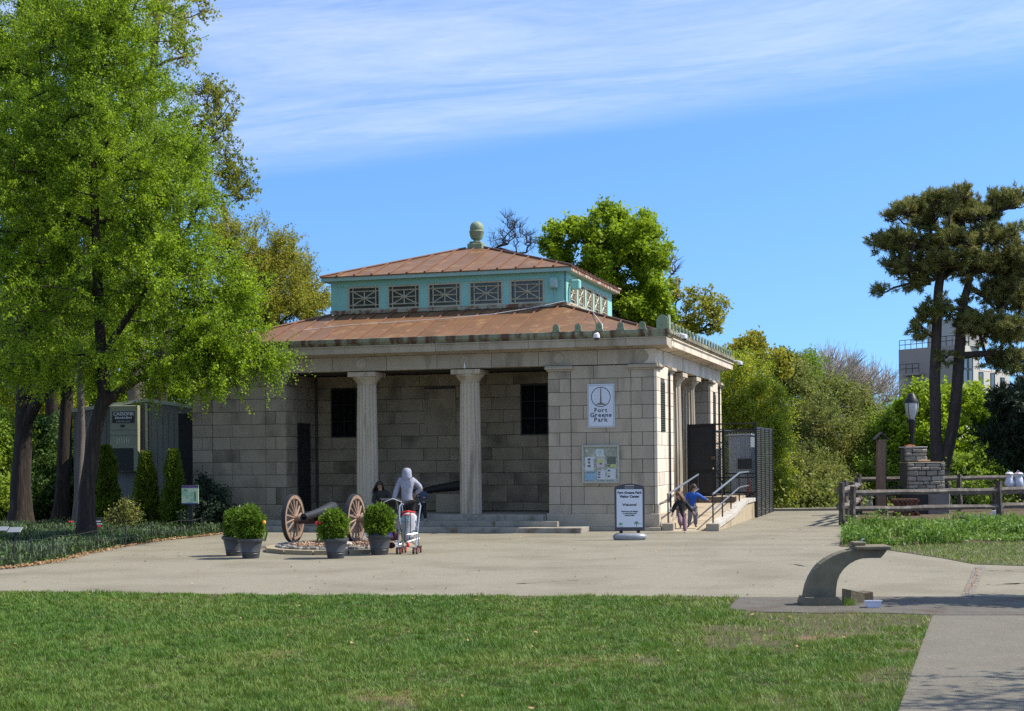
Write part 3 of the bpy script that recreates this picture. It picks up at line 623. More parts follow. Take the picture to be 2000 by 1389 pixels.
# bronze grilled windows of the recess and side
def grille_win(w, h, loc, rz, nx_, nz_, rose=True):
    g = bpy.data.objects.new('window', None); COL.objects.link(g); g.parent = BLD; g.location = loc; g.rotation_euler = (0, 0, rz)
    MB().box(-w / 2, w / 2, .012, .017, 0, h).build('pane', mat('black_void', (.005, .005, .005), rough=.9, spec=.05) if 'black_void' not in MATS else MATS['black_void'], g)
    q = MB(); f_ = .035
    for x0, x1, z0, z1 in ((-w / 2, -w / 2 + f_, 0, h), (w / 2 - f_, w / 2, 0, h), (-w / 2 + f_, w / 2 - f_, 0, f_), (-w / 2 + f_, w / 2 - f_, h - f_, h)): q.box(x0, x1, -.03, .011, z0, z1)
    q.build('frame', BRONZE, g); q = MB()
    for i in range(1, nx_): x = -w / 2 + w * i / nx_; q.box(x - .009, x + .009, -.012, .003, f_, h - f_)
    for j in range(1, nz_): z = h * j / nz_; q.box(-w / 2 + f_, w / 2 - f_, -.008, .007, z - .009, z + .009)
    if rose:
        for i in range(nx_):
            for j in range(nz_):
                cx, cz = -w / 2 + w * (i + .5) / nx_, h * (j + .5) / nz_; rr = min(w / nx_, h / nz_) * .46
                for k in range(6):
                    a = math.pi * k / 6; q.tube((cx - rr * math.cos(a), -.002, cz - rr * math.sin(a)), (cx + rr * math.cos(a), -.002, cz + rr * math.sin(a)), .006, .006, 4)
    q.build('grille', BRONZE, g)
grille_win(.8, 1.42, (-9.55, RD, 2.555), 0, 2, 3); grille_win(.8, 1.42, (-3.82, RD, 2.555), 0, 2, 3)
def louver(y0, y1):
    g = bpy.data.objects.new('window', None); COL.objects.link(g); g.parent = BLD
    MB().box(-.019, -.014, y0, y1, 2.56, 3.92).build('pane', GLASSD, g)
    q = MB()
    for j in range(22): z = 2.58 + j * .061; q.box(-.013, .008, y0 + .01, y1 - .01, z, z + .022)
    for i in range(5): y = y0 + (y1 - y0) * (i + .5) / 5; q.box(-.008, .014, y - .006, y + .006, 2.58, 3.9)
    q.build('grille', mat('grey_green_metal', (.10, .11, .085), (.06, .065, .05), 20, .6) if 'grey_green_metal' not in MATS else MATS['grey_green_metal'], g)
louver(.66, 1.30); louver(10.0, 10.62)
# recess side door
dr_ = MB().box(RX0 - .015, RX0 + .0, .80, 1.56, .42, 2.93).build('door', BLACK, BLD)
q = MB()
for z0, z1 in ((.6, 1.5), (1.62, 2.78)): q.box(RX0 + .0, RX0 + .012, .92, 1.44, z0, z1)
q.build('door_panel', BRONZE, dr_)
MB().box(RX0 - .02, RX0 + .03, .76, .80, .42, 2.97).box(RX0 - .02, RX0 + .03, 1.56, 1.60, .42, 2.97).box(RX0 - .02, RX0 + .03, .80, 1.56, 2.93, 2.97).build('door_frame', BLACK, BLD)
# drain pipes on the side wall
for y in (1.78, 11.2): MB().tube((.035, y, .3), (.035, y, 4.2), .03, .03, 8).build('drain_pipe', BLACK, BLD)
# ---- signs on the wall (hang on it: things of their own)
def board_base(name, label, x0, x1, z0, z1, th, m_f, cat='sign'):
    o = thing(name, label, cat, wb((x0 + x1) / 2, 0, z0), YAW); return o
sg = thing('wall_sign', 'white park name sign with black round monument emblem high on the wall', 'sign', wb(-1.46, -.0, 2.70), YAW)
MB().cbox(-.36, .36, -.035, -.002, 0, 1.14, .006).build('panel', PAPER, sg)
q = MB()
for x0, x1, z0, z1 in ((-.335, -.329, .03, 1.11), (.329, .335, .03, 1.11), (-.329, .329, .03, .036), (-.329, .329, 1.104, 1.11)): q.box(x0, x1, -.038, -.035, z0, z1)
q.build('border_line', INK, sg)
ring = MB(); n = 48
for k in range(n):
    a, c = 2 * math.pi * k / n, 2 * math.pi * (k + 1) / n; P_ = lambda r, t: (r * math.cos(t), -.038, .80 + r * math.sin(t))
    ring.add([P_(.245, a), P_(.262, a), P_(.262, c), P_(.245, c)], [(0, 1, 2, 3)])
ring.build('emblem_ring', INK, sg)
em = MB().prism([(-.014, .60), (-.018, .66), (-.011, .97), (-.016, .98), (-.016, .995), (-.006, 1.0), (-.008, 1.03), (0, 1.045), (.008, 1.03), (.006, 1.0), (.016, .995), (.016, .98), (.011, .97), (.02, .66), (.03, .60)], -.040, -.036)
em.build('emblem_column', mat('brown_print', (.10, .075, .06), (.2, .15, .12), 30, .7), sg)
MB().prism([(-.14, .60), (-.10, .63), (-.02, .655), (.03, .65), (.12, .615), (.15, .6), (.05, .585)], -.0395, -.036).build('emblem_hill', mat('grey_print', (.22, .2, .19), rough=.7), sg)
for k, tx in enumerate(('Fort', 'Greene', 'Park')):
    serif_text(tx, .150, INK, sg, 0, -.039, .405 - k * .125, 1.12)
nb = thing('notice_board', 'glazed notice board with cream frame full of pinned leaflets', 'notice board', wb(-1.48, 0, 1.24), YAW)
q = MB(); fw = .05
for x0, x1, z0, z1 in ((-.5, -.5 + fw, 0, 1.0), (.5 - fw, .5, 0, 1.0), (-.5 + fw, .5 - fw, 0, fw), (-.5 + fw, .5 - fw, 1 - fw, 1)): q.cbox(x0, x1, -.08, -.002, z0, z1, .006)
q.build('frame', mat('pale_bronze_frame', (.42, .42, .36), (.36, .36, .31), 7, .5), nb)
MB().box(-.45, .45, -.03, -.004, .05, .95).build('backing', mat('olive_print', (.16, .17, .10), (.36, .38, .27), 7, .7, c3=(.5, .5, .42), s3=9, t3=(.55, .6)), nb)
cols = dict(w=(.55, .56, .58), t=(.28, .48, .40), y=(.45, .47, .10), g=(.04, .06, .03), b=(.18, .36, .50), p=(.52, .42, .44), k=(.03, .03, .03))
PM = {k_: mat('leaflet_' + k_, v_, rough=.6) for k_, v_ in cols.items()}
def leaf_let(x0, x1, z0, z1, c, parent, d=0): return MB().box(x0, x1, -.034 - d, -.031 - d, z0, z1).build('leaflet', PM[c], parent)
for x0, x1, z0, z1, c, spots in ((-.12, .08, .70, .90, 'w', [(-.06, .03, .75, .86, 't')]), (-.42, -.19, .33, .69, 'w', [(-.35, -.27, .60, .65, 'k'), (-.34, -.28, .52, .57, 'k'), (-.35, -.27, .43, .48, 'k')]),
        (-.1, .1, .42, .66, 'p', [(-.09, .07, .54, .63, 'y'), (-.03, .03, .49, .53, 'k')]), (.17, .40, .50, .70, 'g', []), (.17, .40, .42, .49, 'y', [(.18, .25, .43, .48, 'k')]),
        (-.42, -.12, .09, .31, 'b', [(-.39, -.16, .27, .29, 'g')]), (-.1, .12, .1, .34, 'w', [(-.08, -.01, .27, .31, 'k'), (-.08, -.01, .21, .25, 'k'), (-.08, -.01, .14, .18, 'k')]),
        (.16, .40, .1, .38, 'w', [(.18, .25, .31, .35, 'k'), (.18, .25, .24, .27, 'y'), (.18, .25, .16, .2, 'k')])):
    lf = leaf_let(x0, x1, z0, z1, c, nb)
    for s_ in spots: MB().box(s_[0], s_[1], -.037, -.0345, s_[2], s_[3]).build('print', PM[s_[4]], lf)
gl = bpy.data.materials.new('clear_glass'); gl.use_nodes = True
_b = gl.node_tree.nodes['Principled BSDF']; _b.inputs['Specular IOR Level'].default_value = .15; _b.inputs['Roughness'].default_value = .15; _b.inputs['Alpha'].default_value = .05; _b.inputs['Base Color'].default_value = (.9, .95, .95, 1)
MB().box(-.45, .45, -.062, -.058, .05, .95).build('glass', gl, nb)
# dome cameras under the gutter
def dome_cam(x, y, z, dirx, diry, label):
    o = thing('dome_camera', label, 'camera', wb(x, y, z), YAW, 'white dome cameras hanging from the gutter')
    MB().path([(0, 0, .06), (dirx * .12, diry * .12, .07), (dirx * .2, diry * .2, .04)], [.025, .022, .03], 8).build('bracket', WHITE, o, 30)
    MB().lathe([(.03, .06), (.075, .04), (.085, 0), (.085, -.06)], 18, (dirx * .22, diry * .22, 0)).build('housing', WHITE, o, 30)
    MB().lathe([(.005, -.125), (.04, -.115), (.065, -.09), (.07, -.06)], 16, (dirx * .22, diry * .22, 0)).build('lens_dome', GLASSD, o, 60)
dome_cam(-1.42, -GO, 5.06, 0, -1, 'white dome camera hanging from the front gutter below the antefixes')
dome_cam(GO, .62, 5.07, 1, 0, 'white dome camera on the side gutter just behind the roof corner')
dome_cam(GO, 11.9, 5.02, 1, 0, 'white dome camera at the far end of the side gutter')
# small white ornament above the right column and dark cannon inside the recess
MB().lathe([(.03, 0), (.03, .05), (.02, .1), (.004, .16)], 8, (-5.2, -.03, 4.345)).build('ornament', WHITE, BLD)
cn_ = thing('cannon_barrel', 'black iron cannon barrel resting on a stone block inside the portico', 'cannon', wb(-5.95, 1.15, .42), YAW)
MB().path([(-1.15, 0, .56), (-.9, 0, .60), (-.3, 0, .69), (.2, 0, .75), (.55, 0, .79), (.68, 0, .81)], [.085, .09, .12, .14, .15, .06], 14).build('barrel', BRONZE, cn_, 40)
MB().cbox(-.45, .35, -.2, .2, 0, .52, .02).build('cradle', STONE_D, cn_)
# ================================================================== ramp, rails, cage at the side entrance
RAMPM = mat('ramp_concrete', (.42, .34, .23), (.34, .27, .18), 3, .9, .2, c3=(.24, .18, .11), s3=1.5)
CAPM = mat('pale_granite', (.48, .45, .40), (.38, .35, .3), 4, .85, .15, c3=(.28, .22, .15), s3=4)
rp = thing('entrance_ramp', 'tan concrete entrance ramp with pale coping wall along the right side of the pavilion', 'ramp', CORNER, YAW)
prof = [(-.25, 0), (5.5, .55), (5.5, .70), (9.6, .70), (9.6, -.1), (-.25, -.1)]
MB().prism([(y, z) for y, z in prof], .12, 1.30, 'yz').build('slab', RAMPM, rp)
MB().cbox(.10, 1.32, 5.46, 5.62, .56, .72, .01).build('threshold', mat('brown_kerb', (.11, .08, .06), (.16, .12, .09), 5, .8), rp)
cop = [(.1, .17), (3.2, .33), (5.7, .60), (9.0, .60)]
for i in range(9):                                            # wall stones
    a, b_ = .1 + i * .99, .1 + (i + 1) * .99
    za = np.interp(a, [p[0] for p in cop], [p[1] for p in cop]) - .09; zb_ = np.interp(b_, [p[0] for p in cop], [p[1] for p in cop]) - .09
    MB().prism([(a + .004, -.05), (b_ - .004, -.05), (b_ - .004, zb_), (a + .004, za)], 1.33, 1.56, 'yz').build('wall_stone', RAMPM, rp)
    MB().prism([(a + .003, za + .003), (b_ - .003, zb_ + .003), (b_ - .003, zb_ + .11), (a + .003, za + .11)], 1.30, 1.60, 'yz').build('coping_stone', CAPM, rp)
MB().cbox(1.28, 1.62, -.12, .10, 0, .20, .012).build('end_block', STONE, rp)
MB().cbox(.14, .44, -.12, .30, 0, .20, .012).build('end_block', STONE, rp)
RAIL = mat('grey_rail_paint', (.13, .15, .18), (.17, .19, .22), 8, .35, spec=.6)
def rail(label, x, pts, posts, mid):
    o = thing('handrail', label, 'handrail', CORNER, YAW, 'handrails of the entrance ramp')
    MB().path([(x, y, z) for y, z in pts], .026, 8).build('top_rail', RAIL, o, 30)
    MB().path([(x, y, z - mid) for y, z in pts], .02, 8).build('lower_rail', RAIL, o, 30)
    for y in posts:
        zt = np.interp(y, [p[0] for p in pts], [p[1] for p in pts]); zb_ = np.interp(y, [-.25, 5.5, 5.51, 9], [0.1, .6, .72, .72]); MB().tube((x, y, zb_), (x, y, zt), .02, .02, 8).build('post', BLACK, o, 30)
rail('outer handrail of the ramp on the pale coping wall, which the boy reaches for', 1.42, [(.15, .94), (5.5, 1.42), (7.6, 1.42)], [.18, 1.9, 3.6, 5.4, 7.5], .42)
rail('inner handrail of the ramp close to the pavilion wall', .24, [(.2, .94), (5.3, 1.38)], [.24, 1.9, 3.6, 5.2], .42)
# ---- cage
WIRE = mat('wire_mesh_metal', (.035, .035, .037), (.07, .07, .072), 10, .5)
cg = thing('fence_cage', 'black framed wire mesh cage with an open steel door around the side entrance', 'cage', CORNER, YAW)
def fr(x0, y0, x1, y1, z, t=.03): return MB().tube((x0, y0, z), (x1, y1, z), t, t, 6)
for (x, y, zt) in ((1.62, 7.9, 2.95), (1.62, 12.4, 2.8), (.62, 7.9, 2.72), (.30, 7.9, 2.72)): MB().box(x - .035, x + .035, y - .035, y + .035, .0 if x > 1 else .7, zt).build('post', BLACK, cg)
for (a, b_, z) in (((-.1, 7.9), (1.62, 7.9), 2.90), ((.1, 7.9), (1.62, 7.9), 2.66), ((.1, 7.9), (1.62, 7.9), .78), ((.1, 7.9), (1.62, 7.9), 1.24), ((.6, 7.9), (1.62, 7.9), 1.36), ((1.62, 7.9), (1.62, 12.4), 2.78)): fr(*a, *b_, z, .024).build('rail', BLACK, cg)
for (a, b_, z) in (((.3, 7.9), (.3, 12.3), 2.70), ((1.62, 12.4), (.2, 12.4), 2.74), ((.62, 7.9), (.62, 12.3), 2.70), ((.2, 10.1), (1.62, 10.1), 2.76)): fr(*a, *b_, z, .022).build('overhead_rail', BLACK, cg)
MB().tube((.28, 7.86, 1.75), (.62, 7.86, 1.0), .02, .02, 6).build('brace', BLACK, cg)
def chain(P0, u, Ln, z0, z1, sp, r, name='wire_mesh', m=WIRE):
    q = MB(); H_ = z1 - z0; n = int((Ln + H_) / sp)
    for i in range(n):
        s0 = i * sp
        for sg in (1, -1):
            a0, b0 = (s0 - H_, s0) if sg > 0 else (s0, s0 - H_)      # x at bottom / top
            def clip(xa, za, xb, zb):
                if xa > xb: xa, za, xb, zb = xb, zb, xa, za
                if xb <= 0 or xa >= Ln: return None
                f = lambda x: za + (zb - za) * (x - xa) / (xb - xa)
                if xa < 0: za, xa = f(0), 0
                if xb > Ln: zb, xb = f(Ln), Ln
                return xa, za, xb, zb
            c = clip(a0, z0, b0, z1)
            if c: q.tube(P0 + u * c[0] + Vector((0, 0, c[1])), P0 + u * c[2] + Vector((0, 0, c[3])), r, r, 3, False)
    return tag(q.build(name, m, cg, fix=False), kind='stuff')
chain(Vector((.1, 7.9, 0)), Vector((1, 0, 0)), 1.5, .8, 2.64, .09, .0045, m=mat('pale_wire', (.3, .3, .3), rough=.4, metal=.5))
q = MB()                                                       # dense slatted side panel
for j in range(46): z = .03 + j * .06; q.box(1.60, 1.635, 7.95, 12.35, z, z + .036)
o = q.build('side_slats', WIRE, cg); tag(o, kind='stuff')
for y in (9.0, 10.1, 11.3): MB().box(1.64, 1.66, y - .015, y + .015, 0, 2.76).build('upright', BLACK, cg)
d = MB().cbox(-.32, .54, -.02, .02, 0, 2.16, .008).build('door', BLACK, cg, loc=(0.10, 6.2, .71))
q = MB()
for x0, x1, z0, z1 in ((-.32, .54, 0, .1), (-.32, .54, 2.06, 2.16), (-.32, -.22, .1, 2.06), (.44, .54, .1, 2.06), (-.22, .44, .72, .80)): q.box(x0, x1, -.032, -.0205, z0, z1)
q.build('door_frame', BRONZE, d); MB().box(.40, .50, -.07, -.033, 1.1, 1.2).build('lock', mat('brown_lock', (.12, .07, .05), rough=.5), d)
MB().lathe([(.01, 0), (.03, .01), (.03, .03), (.01, .05)], 10).build('knob', mat('brass', (.5, .42, .3), rough=.3, metal=.6), d, 40, (.45, -.035, .83), (math.pi / 2, 0, 0))
bx = thing('storage_booth', 'pale blue grey metal booth standing inside the cage', 'booth', wb(1.02, 11.2, 0), YAW)
MB().cbox(-.62, .1, -.5, .6, .0, 2.55, .01).build('body', mat('blue_grey_sheet', (.25, .30, .34), (.2, .245, .28), 4, .5), bx)
q = MB()
for i in range(5): x = -.56 + i * .145; q.box(x, x + .02, -.512, -.5, .1, 2.5)
q.build('rib', STEEL, bx); MB().cbox(-.66, .14, -.54, .64, 2.56, 2.62, .01).build('roof', STEEL, bx)
mbx = thing('letter_box', 'small black box fixed to the cage bars above the handrail', 'box', wb(1.30, 7.8, 1.5), YAW)
MB().cbox(-.22, .24, -.12, .02, 0, .30, .01).build('body', BLACK, mbx); MB().cbox(-.23, .25, -.14, .03, .31, .33, .004).build('lid', BRONZE, mbx)
fe = thing('traffic_cone', 'small orange red cone behind the cage bars', 'cone', wb(1.32, 8.5, .70), YAW)
MB().lathe([(.12, .02), (.10, .06), (.06, .35), (.03, .50), (.02, .52)], 14).build('cone', mat('orange_plastic', (.75, .07, .02), (.6, .05, .02), 5, .5), fe, 40); MB().cbox(-.14, .14, -.14, .14, 0, .02, .004).build('base', BLACK, fe)
# ---- two boulder-like urns and the kerb along the far path edge
MB_k = thing('kerb_wall', 'low dark kerb wall where the path meets the wooded slope', 'kerb', (5.6, 50.45, 0))
for i in range(16): MB().cbox(i * 1.2 + .004, (i + 1) * 1.2 - .004, 0, .25, -.4, .09, .015).build('kerb_stone', STONE_D, MB_k)
# ================================================================== cannon, island, planters
isl = thing('stone_island', 'round stone edged island of cobbles and bark under the cannon', 'planting island', (-3.70, 31.75, 0))
TAN = mat('tan_kerb_stone', (.34, .28, .18), (.25, .2, .13), 4, .85, .15, objvar=.1)
R0, n = 1.62, 14
for k in range(n):
    a, c = 2 * math.pi * (k + .02) / n, 2 * math.pi * (k + .98) / n; ri = R0 - .22
    P_ = [(R0 * math.cos(a), R0 * 1.12 * math.sin(a)), (R0 * math.cos(c), R0 * 1.12 * math.sin(c)), (ri * math.cos(c), ri * 1.12 * math.sin(c)), (ri * math.cos(a), ri * 1.12 * math.sin(a))]
    MB().prism(P_, -.02, .095, 'xy').build('kerb_stone', TAN, isl)
COB = mat('grey_cobble', (.13, .125, .115), (.22, .205, .18), 5, .85, .1, objvar=.45)
cme = MB().cbox(-.085, .085, -.06, .06, 0, .09, .02).mesh('cobble'); cme.materials.append(COB)
for ring_, (rr, n) in enumerate(((1.33, 44), (1.19, 40))):
    for k in range(n):
        a = 2 * math.pi * (k + .5 * ring_) / n; o = link('cobble', cme, None, isl, (rr * math.cos(a), rr * 1.12 * math.sin(a), .035 + .03 * R_.random()), (R_.uniform(-.08, .08), R_.uniform(-.08, .08), a + math.pi / 2 + R_.uniform(-.1, .1))); o.scale = (R_.uniform(.8, 1.1), R_.uniform(.8, 1.1), 1)
b = MB(); N_ = 28
vs = [(0, 0, .13)] + [(r * math.cos(2 * math.pi * k / N_), r * 1.12 * math.sin(2 * math.pi * k / N_), z + R_.uniform(-.01, .01)) for r, z in ((.5, .12), (.95, .11), (1.16, .085), (1.45, .06)) for k in range(N_)]
fs = [(0, 1 + k, 1 + (k + 1) % N_) for k in range(N_)] + [(1 + j * N_ + k, 1 + j * N_ + (k + 1) % N_, 1 + (j + 1) * N_ + (k + 1) % N_, 1 + (j + 1) * N_ + k) for j in range(3) for k in range(N_)]
b.add(vs, fs); b.build('soil', SOIL, isl)
n = 5200; a = rng.uniform(0, 6.283, n); r = 1.14 * rng.random(n) ** .5; x_, y_ = r * np.cos(a), r * 1.12 * np.sin(a); k = vnoise(x_ + 9, y_ + 4, .8, 4) > .33; x_, y_ = x_[k], y_[k]
P = np.stack([x_, y_, .125 + .02 * rng.random(len(x_))], 1); V = leaf_quads0 = None
def chips(P, size):
    n = len(P); a_ = rng.normal(size=(n, 3)); a_ /= np.linalg.norm(a_, axis=1, keepdims=True); c_ = rng.normal(size=(n, 3)); c_[:, 2] += 1.5; b_ = np.cross(c_, a_); b_ /= np.linalg.norm(b_, axis=1, keepdims=True)
    s = (size * rng.uniform(.5, 1.4, n))[:, None]; return np.stack([P - a_ * s, P + b_ * s * .7, P + a_ * s], 1)
tag(np_mesh('bark_chips', chips(P, .03), np.arange(3 * len(P)), mat('orange_bark_chips', (.42, .21, .10), (.30, .15, .08), 12, .85, attr=(.55, .42, .30)), isl, rng.random(len(P))), kind='stuff')
MB().lathe([(.01, 0), (.09, .02), (.1, .06), (.06, .1), (.01, .11)], 9).build('pale_rock', CAPM, isl, 50, (.25, -.9, .12))
WOOD_P = mat('faded_brown_wood', (.31, .205, .14), (.22, .145, .10), 9, .75, .15, c3=(.17, .10, .075), s3=8, t3=(.56, .7))
IRON = mat('black_iron', (.008, .009, .011), (.018, .019, .022), 8, .55, .1, 60, spec=.5)
CY = math.atan2(-.269, .963)
gun = thing('field_cannon', 'old black field cannon on two spoked pinkish wooden wheels', 'cannon', (-4.18, 32.72, .09), CY)
wr = .545
def ringm(r0, r1, y0, y1, n=40):
    vs = []; fs = []
    for k in range(n):
        a = 2 * math.pi * k / n; c, s = math.cos(a), math.sin(a)
        vs += [(y0, r0 * c, r0 * s), (y0, r1 * c, r1 * s), (y1, r1 * c, r1 * s), (y1, r0 * c, r0 * s)]
    for k in range(n):
        a, c = 4 * k, 4 * ((k + 1) % n)
        for j in range(4): fs.append((a + j, a + (j + 1) % 4, c + (j + 1) % 4, c + j))
    return MB().add(vs, fs)
wheel = bpy.data.objects.new('wheel', None); COL.objects.link(wheel); wheel.parent = gun; wheel.location = (-.74, 0, wr)
ringm(.445, wr - .02, -.04, .04).build('rim', WOOD_P, wheel); ringm(wr - .02, wr, -.045, .045).build('tyre', IRON, wheel)
sp_me = MB().path([(.05, 0, .06), (.03, 0, .25), (0, 0, .45)], [.024, .02, .022], 7).mesh('spoke', 40); sp_me.materials.append(WOOD_P)
for k in range(14): link('spoke', sp_me, None, wheel, (0, 0, 0), (2 * math.pi * k / 14, 0, 0))
hb = MB().lathe([(.05, -.10), (.085, -.08), (.10, -.04), (.105, .05), (.09, .09), (.082, .13), (.09, .15), (.085, .17), (.078, .24), (.05, .245)], 20).build('hub', WOOD_P, wheel, 35, rot=(0, math.pi / 2, 0))
MB().lathe([(.035, .22), (.042, .25), (.035, .30), (.01, .31)], 12).build('axle_end', IRON, wheel, 35, rot=(0, math.pi / 2, 0))
dup(wheel, gun, (.74, 0, wr))
MB().tube((-.66, 0, wr), (.66, 0, wr), .05, .05, 8).build('axle', IRON, gun, 35)
MB().box(-.6, .6, -.07, .07, wr - .12, wr - .055).build('axle_bed', mat('red_brown_wood', (.07, .032, .022), (.045, .022, .016), 8, .8), gun)
br = MB().path([(0, -1.10, .615), (0, -1.09, .62), (0, -.9, .635), (0, -.3, .69), (0, .1, .73), (0, .45, .76), (0, .52, .765), (0, .62, .77), (0, .68, .775), (0, .74, .775)], [.07, .085, .08, .095, .115, .145, .13, .06, .065, .02], 18, cap=True)
br.path([(0, -1.115, .613), (0, -1.10, .615)], [.086, .088], 18); br.build('barrel', IRON, gun, 35)
MB().path([(0, -1.118, .613), (0, -1.117, .613)], [.05, .05], 14).build('bore', MATS['black_void'], gun)
for sx in (-1, 1): MB().prism([(-.25, .56), (.0, .66), (.35, .66), (1.2, .22), (1.15, .10), (.2, .38), (-.2, .45)], sx * .19 - .04, sx * .19 + .04, 'yz').build('carriage_cheek', MATS['red_brown_wood'], gun)
MB().path([(-.35, 1.3, .12), (-.2, 1.25, .32), (0, 1.25, .38)], .02, 6).build('trail_handle', IRON, gun)
# ---- pots
POT = mat('dark_grey_resin', (.042, .044, .048), (.058, .06, .065), 6, .45, .05, spec=.5)
PETAL = {k_: mat('petal_' + k_, v_, rough=.6) for k_, v_ in dict(orange=(.85, .42, .02), red=(.62, .03, .05), purple=(.16, .12, .5), white=(.65, .62, .7)).items()}
pot_b = MB().lathe([(.155, 0), (.165, .01), (.175, .09), (.183, .10), (.178, .11), (.182, .13), (.19, .14), (.186, .15), (.225, .33), (.255, .345), (.262, .37), (.258, .395), (.235, .40), (.225, .36)], 32).mesh('pot', 35); pot_b.materials.append(POT)
def planter(px, py, label, s, sh, flowers, fcols):
    g = gnd(px, py); o = thing('planter', label, 'planter', (g.x, g.y + .17, 0), 0, 'dark grey planters in front of the pavilion')
    p = link('pot', pot_b, None, o); p.scale = (s, s, s)
    MB().lathe([(.01, .355), (.228, .35)], 20).build('soil', SOIL, o).scale = (s, s, s)
    n = 7500; cx, cz, rx, rz = sh; u = rand_unit_(n); rr = rng.random(n) ** .22; aa = np.arctan2(u[:, 1], u[:, 0])
    lump = .70 + .42 * vnoise(aa * 2.6 + 40, u[:, 2] * 4 + 9, 1, int(px) % 30) + .26 * vnoise(aa * 7 + 9, u[:, 2] * 9 + 9, 1, 3)
    P = u * rr[:, None] * lump[:, None] * np.array([rx, rx, rz]) + np.array([cx, 0, cz]); P[:, 2] = np.maximum(P[:, 2], .36 * s)
    d = u + rand_unit_(n) * .9 + np.array([0, 0, .4]); d /= np.linalg.norm(d, axis=1, keepdims=True)
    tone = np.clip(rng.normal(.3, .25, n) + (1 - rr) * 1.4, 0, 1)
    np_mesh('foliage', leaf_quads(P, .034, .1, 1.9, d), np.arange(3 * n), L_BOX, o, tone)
    MB().tube((cx * .5, 0, .3), (cx, 0, cz), .02, .012, 6).build('stem', BARK, o)
    for fx, fz, c_ in flowers:
        f = bpy.data.objects.new('flower', None); COL.objects.link(f); f.parent = o; f.location = (fx, -.18, 0)
        if c_ in ('orange', 'red'):
            MB().path([(0, 0, .34), (.01, -.02, fz * .6), (0, 0, fz)], .006, 4).build('flower_stem', L_BOX, f); MB().lathe([(.005, 0), (.032, .02), (.036, .05), (.022, .08), (.03, .085)], 6, (0, 0, fz)).build('bloom', PETAL[c_], f)
            MB().add([(0, 0, .35), (.03, .0, .35), (.07, 0, .5), (.05, .01, .62)], [(0, 1, 2, 3)]).build('leaf', L_BEDR, f)
        else:
            q = MB()
            for k in range(5): a = 2 * math.pi * k / 5; q.add([(0, 0, fz), (.045 * math.cos(a), -.01, fz + .045 * math.sin(a)), (.045 * math.cos(a + 1), -.012, fz + .045 * math.sin(a + 1))], [(0, 1, 2)])
            q.build('bloom', PETAL[c_], f)
def rand_unit_(n): v = rng.normal(size=(n, 3)); return v / np.linalg.norm(v, axis=1, keepdims=True)
# ================================================================== trees and plants
BARK = mat('grey_brown_bark', (.036, .026, .02), (.018, .014, .011), 3, .95, 1.0, 12, c3=(.07, .052, .038), s3=6, t3=(.52, .7), stretch=(3, 3, .35))  # bark tone darkened to carry the canopy's shade on the trunks
BARK2 = mat('pale_bark', (.15, .12, .10), (.09, .072, .06), 6, .9, .5, 20, stretch=(2, 2, .5))
TWIG = mat('pale_twigs', (.42, .36, .30), (.32, .27, .22), 6, .9)
BARK3 = mat('dark_pine_bark', (.085, .064, .052), (.045, .035, .03), 5, .95, 1.0, 14, c3=(.11, .09, .075), s3=8, stretch=(2, 2, .6))
def leafmat(name, c1, c2, c3, tr=.35, rough=.5): return mat(name, c1, c2, .45, rough, attr=c3, trans=tr, spec=.25, detail=2)
L_GINK = leafmat('ginkgo_leaves', (.29, .43, .018), (.39, .53, .022), (.13, .22, .013), .5)
L_MAPLE = leafmat('maple_leaves', (.31, .43, .02), (.39, .50, .024), (.15, .23, .012), .48)
L_OLIVE = leafmat('olive_leaves', (.36, .35, .035), (.44, .40, .04), (.20, .22, .025), .45)
L_CHEST = leafmat('chestnut_leaves', (.24, .27, .03), (.30, .31, .035), (.14, .17, .022), .42)
L_YELL = leafmat('yellow_green_leaves', (.42, .48, .03), (.50, .50, .035), (.24, .32, .022), .48)
L_WOOD = leafmat('mixed_wood_leaves', (.25, .29, .05), (.33, .31, .08), (.14, .19, .03), .42)
L_WOODG = leafmat('fresh_wood_leaves', (.24, .36, .03), (.32, .42, .035), (.13, .21, .02), .45)
L_PINE = leafmat('pine_needles', (.15, .175, .04), (.20, .21, .05), (.30, .28, .09), .3, .6)
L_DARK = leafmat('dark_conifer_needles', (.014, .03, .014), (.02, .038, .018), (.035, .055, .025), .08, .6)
L_ARB = leafmat('thuja_sprays', (.20, .27, .03), (.17, .22, .025), (.08, .12, .014), .38)
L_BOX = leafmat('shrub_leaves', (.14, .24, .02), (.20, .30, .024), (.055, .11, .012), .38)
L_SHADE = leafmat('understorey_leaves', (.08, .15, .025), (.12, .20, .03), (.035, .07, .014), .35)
def segs_mesh(name, A, B, ra, rb, m, parent, k=5):
    """tapered prisms for many branch segments at once"""
    A, B = np.asarray(A, float), np.asarray(B, float); d = B - A; L = np.linalg.norm(d, axis=1, keepdims=True); L[L < 1e-6] = 1e-6; d = d / L
    ref = np.where(np.abs(d[:, 2:3]) > .9, np.array([[1., 0, 0]]), np.array([[0, 0, 1.]])); u = np.cross(ref, d); u /= np.linalg.norm(u, axis=1, keepdims=True) + 1e-9; w = np.cross(d, u)
    an = np.arange(k) * 2 * np.pi / k; c, s = np.cos(an), np.sin(an)
    ring = u[:, None, :] * c[None, :, None] + w[:, None, :] * s[None, :, None]
    V = np.concatenate([A[:, None] + ring * ra[:, None, None], B[:, None] + ring * rb[:, None, None]], 1)
    i = np.arange(k); j = (i + 1) % k; q = np.stack([i, j, j + k, i + k], 1); F = (q[None] + (np.arange(len(A)) * 2 * k)[:, None, None]).reshape(-1, 4)
    o = np_mesh(name, V, F, m, parent, None, 4); o.data.polygons.foreach_set('use_smooth', np.ones(len(F), bool)); return o
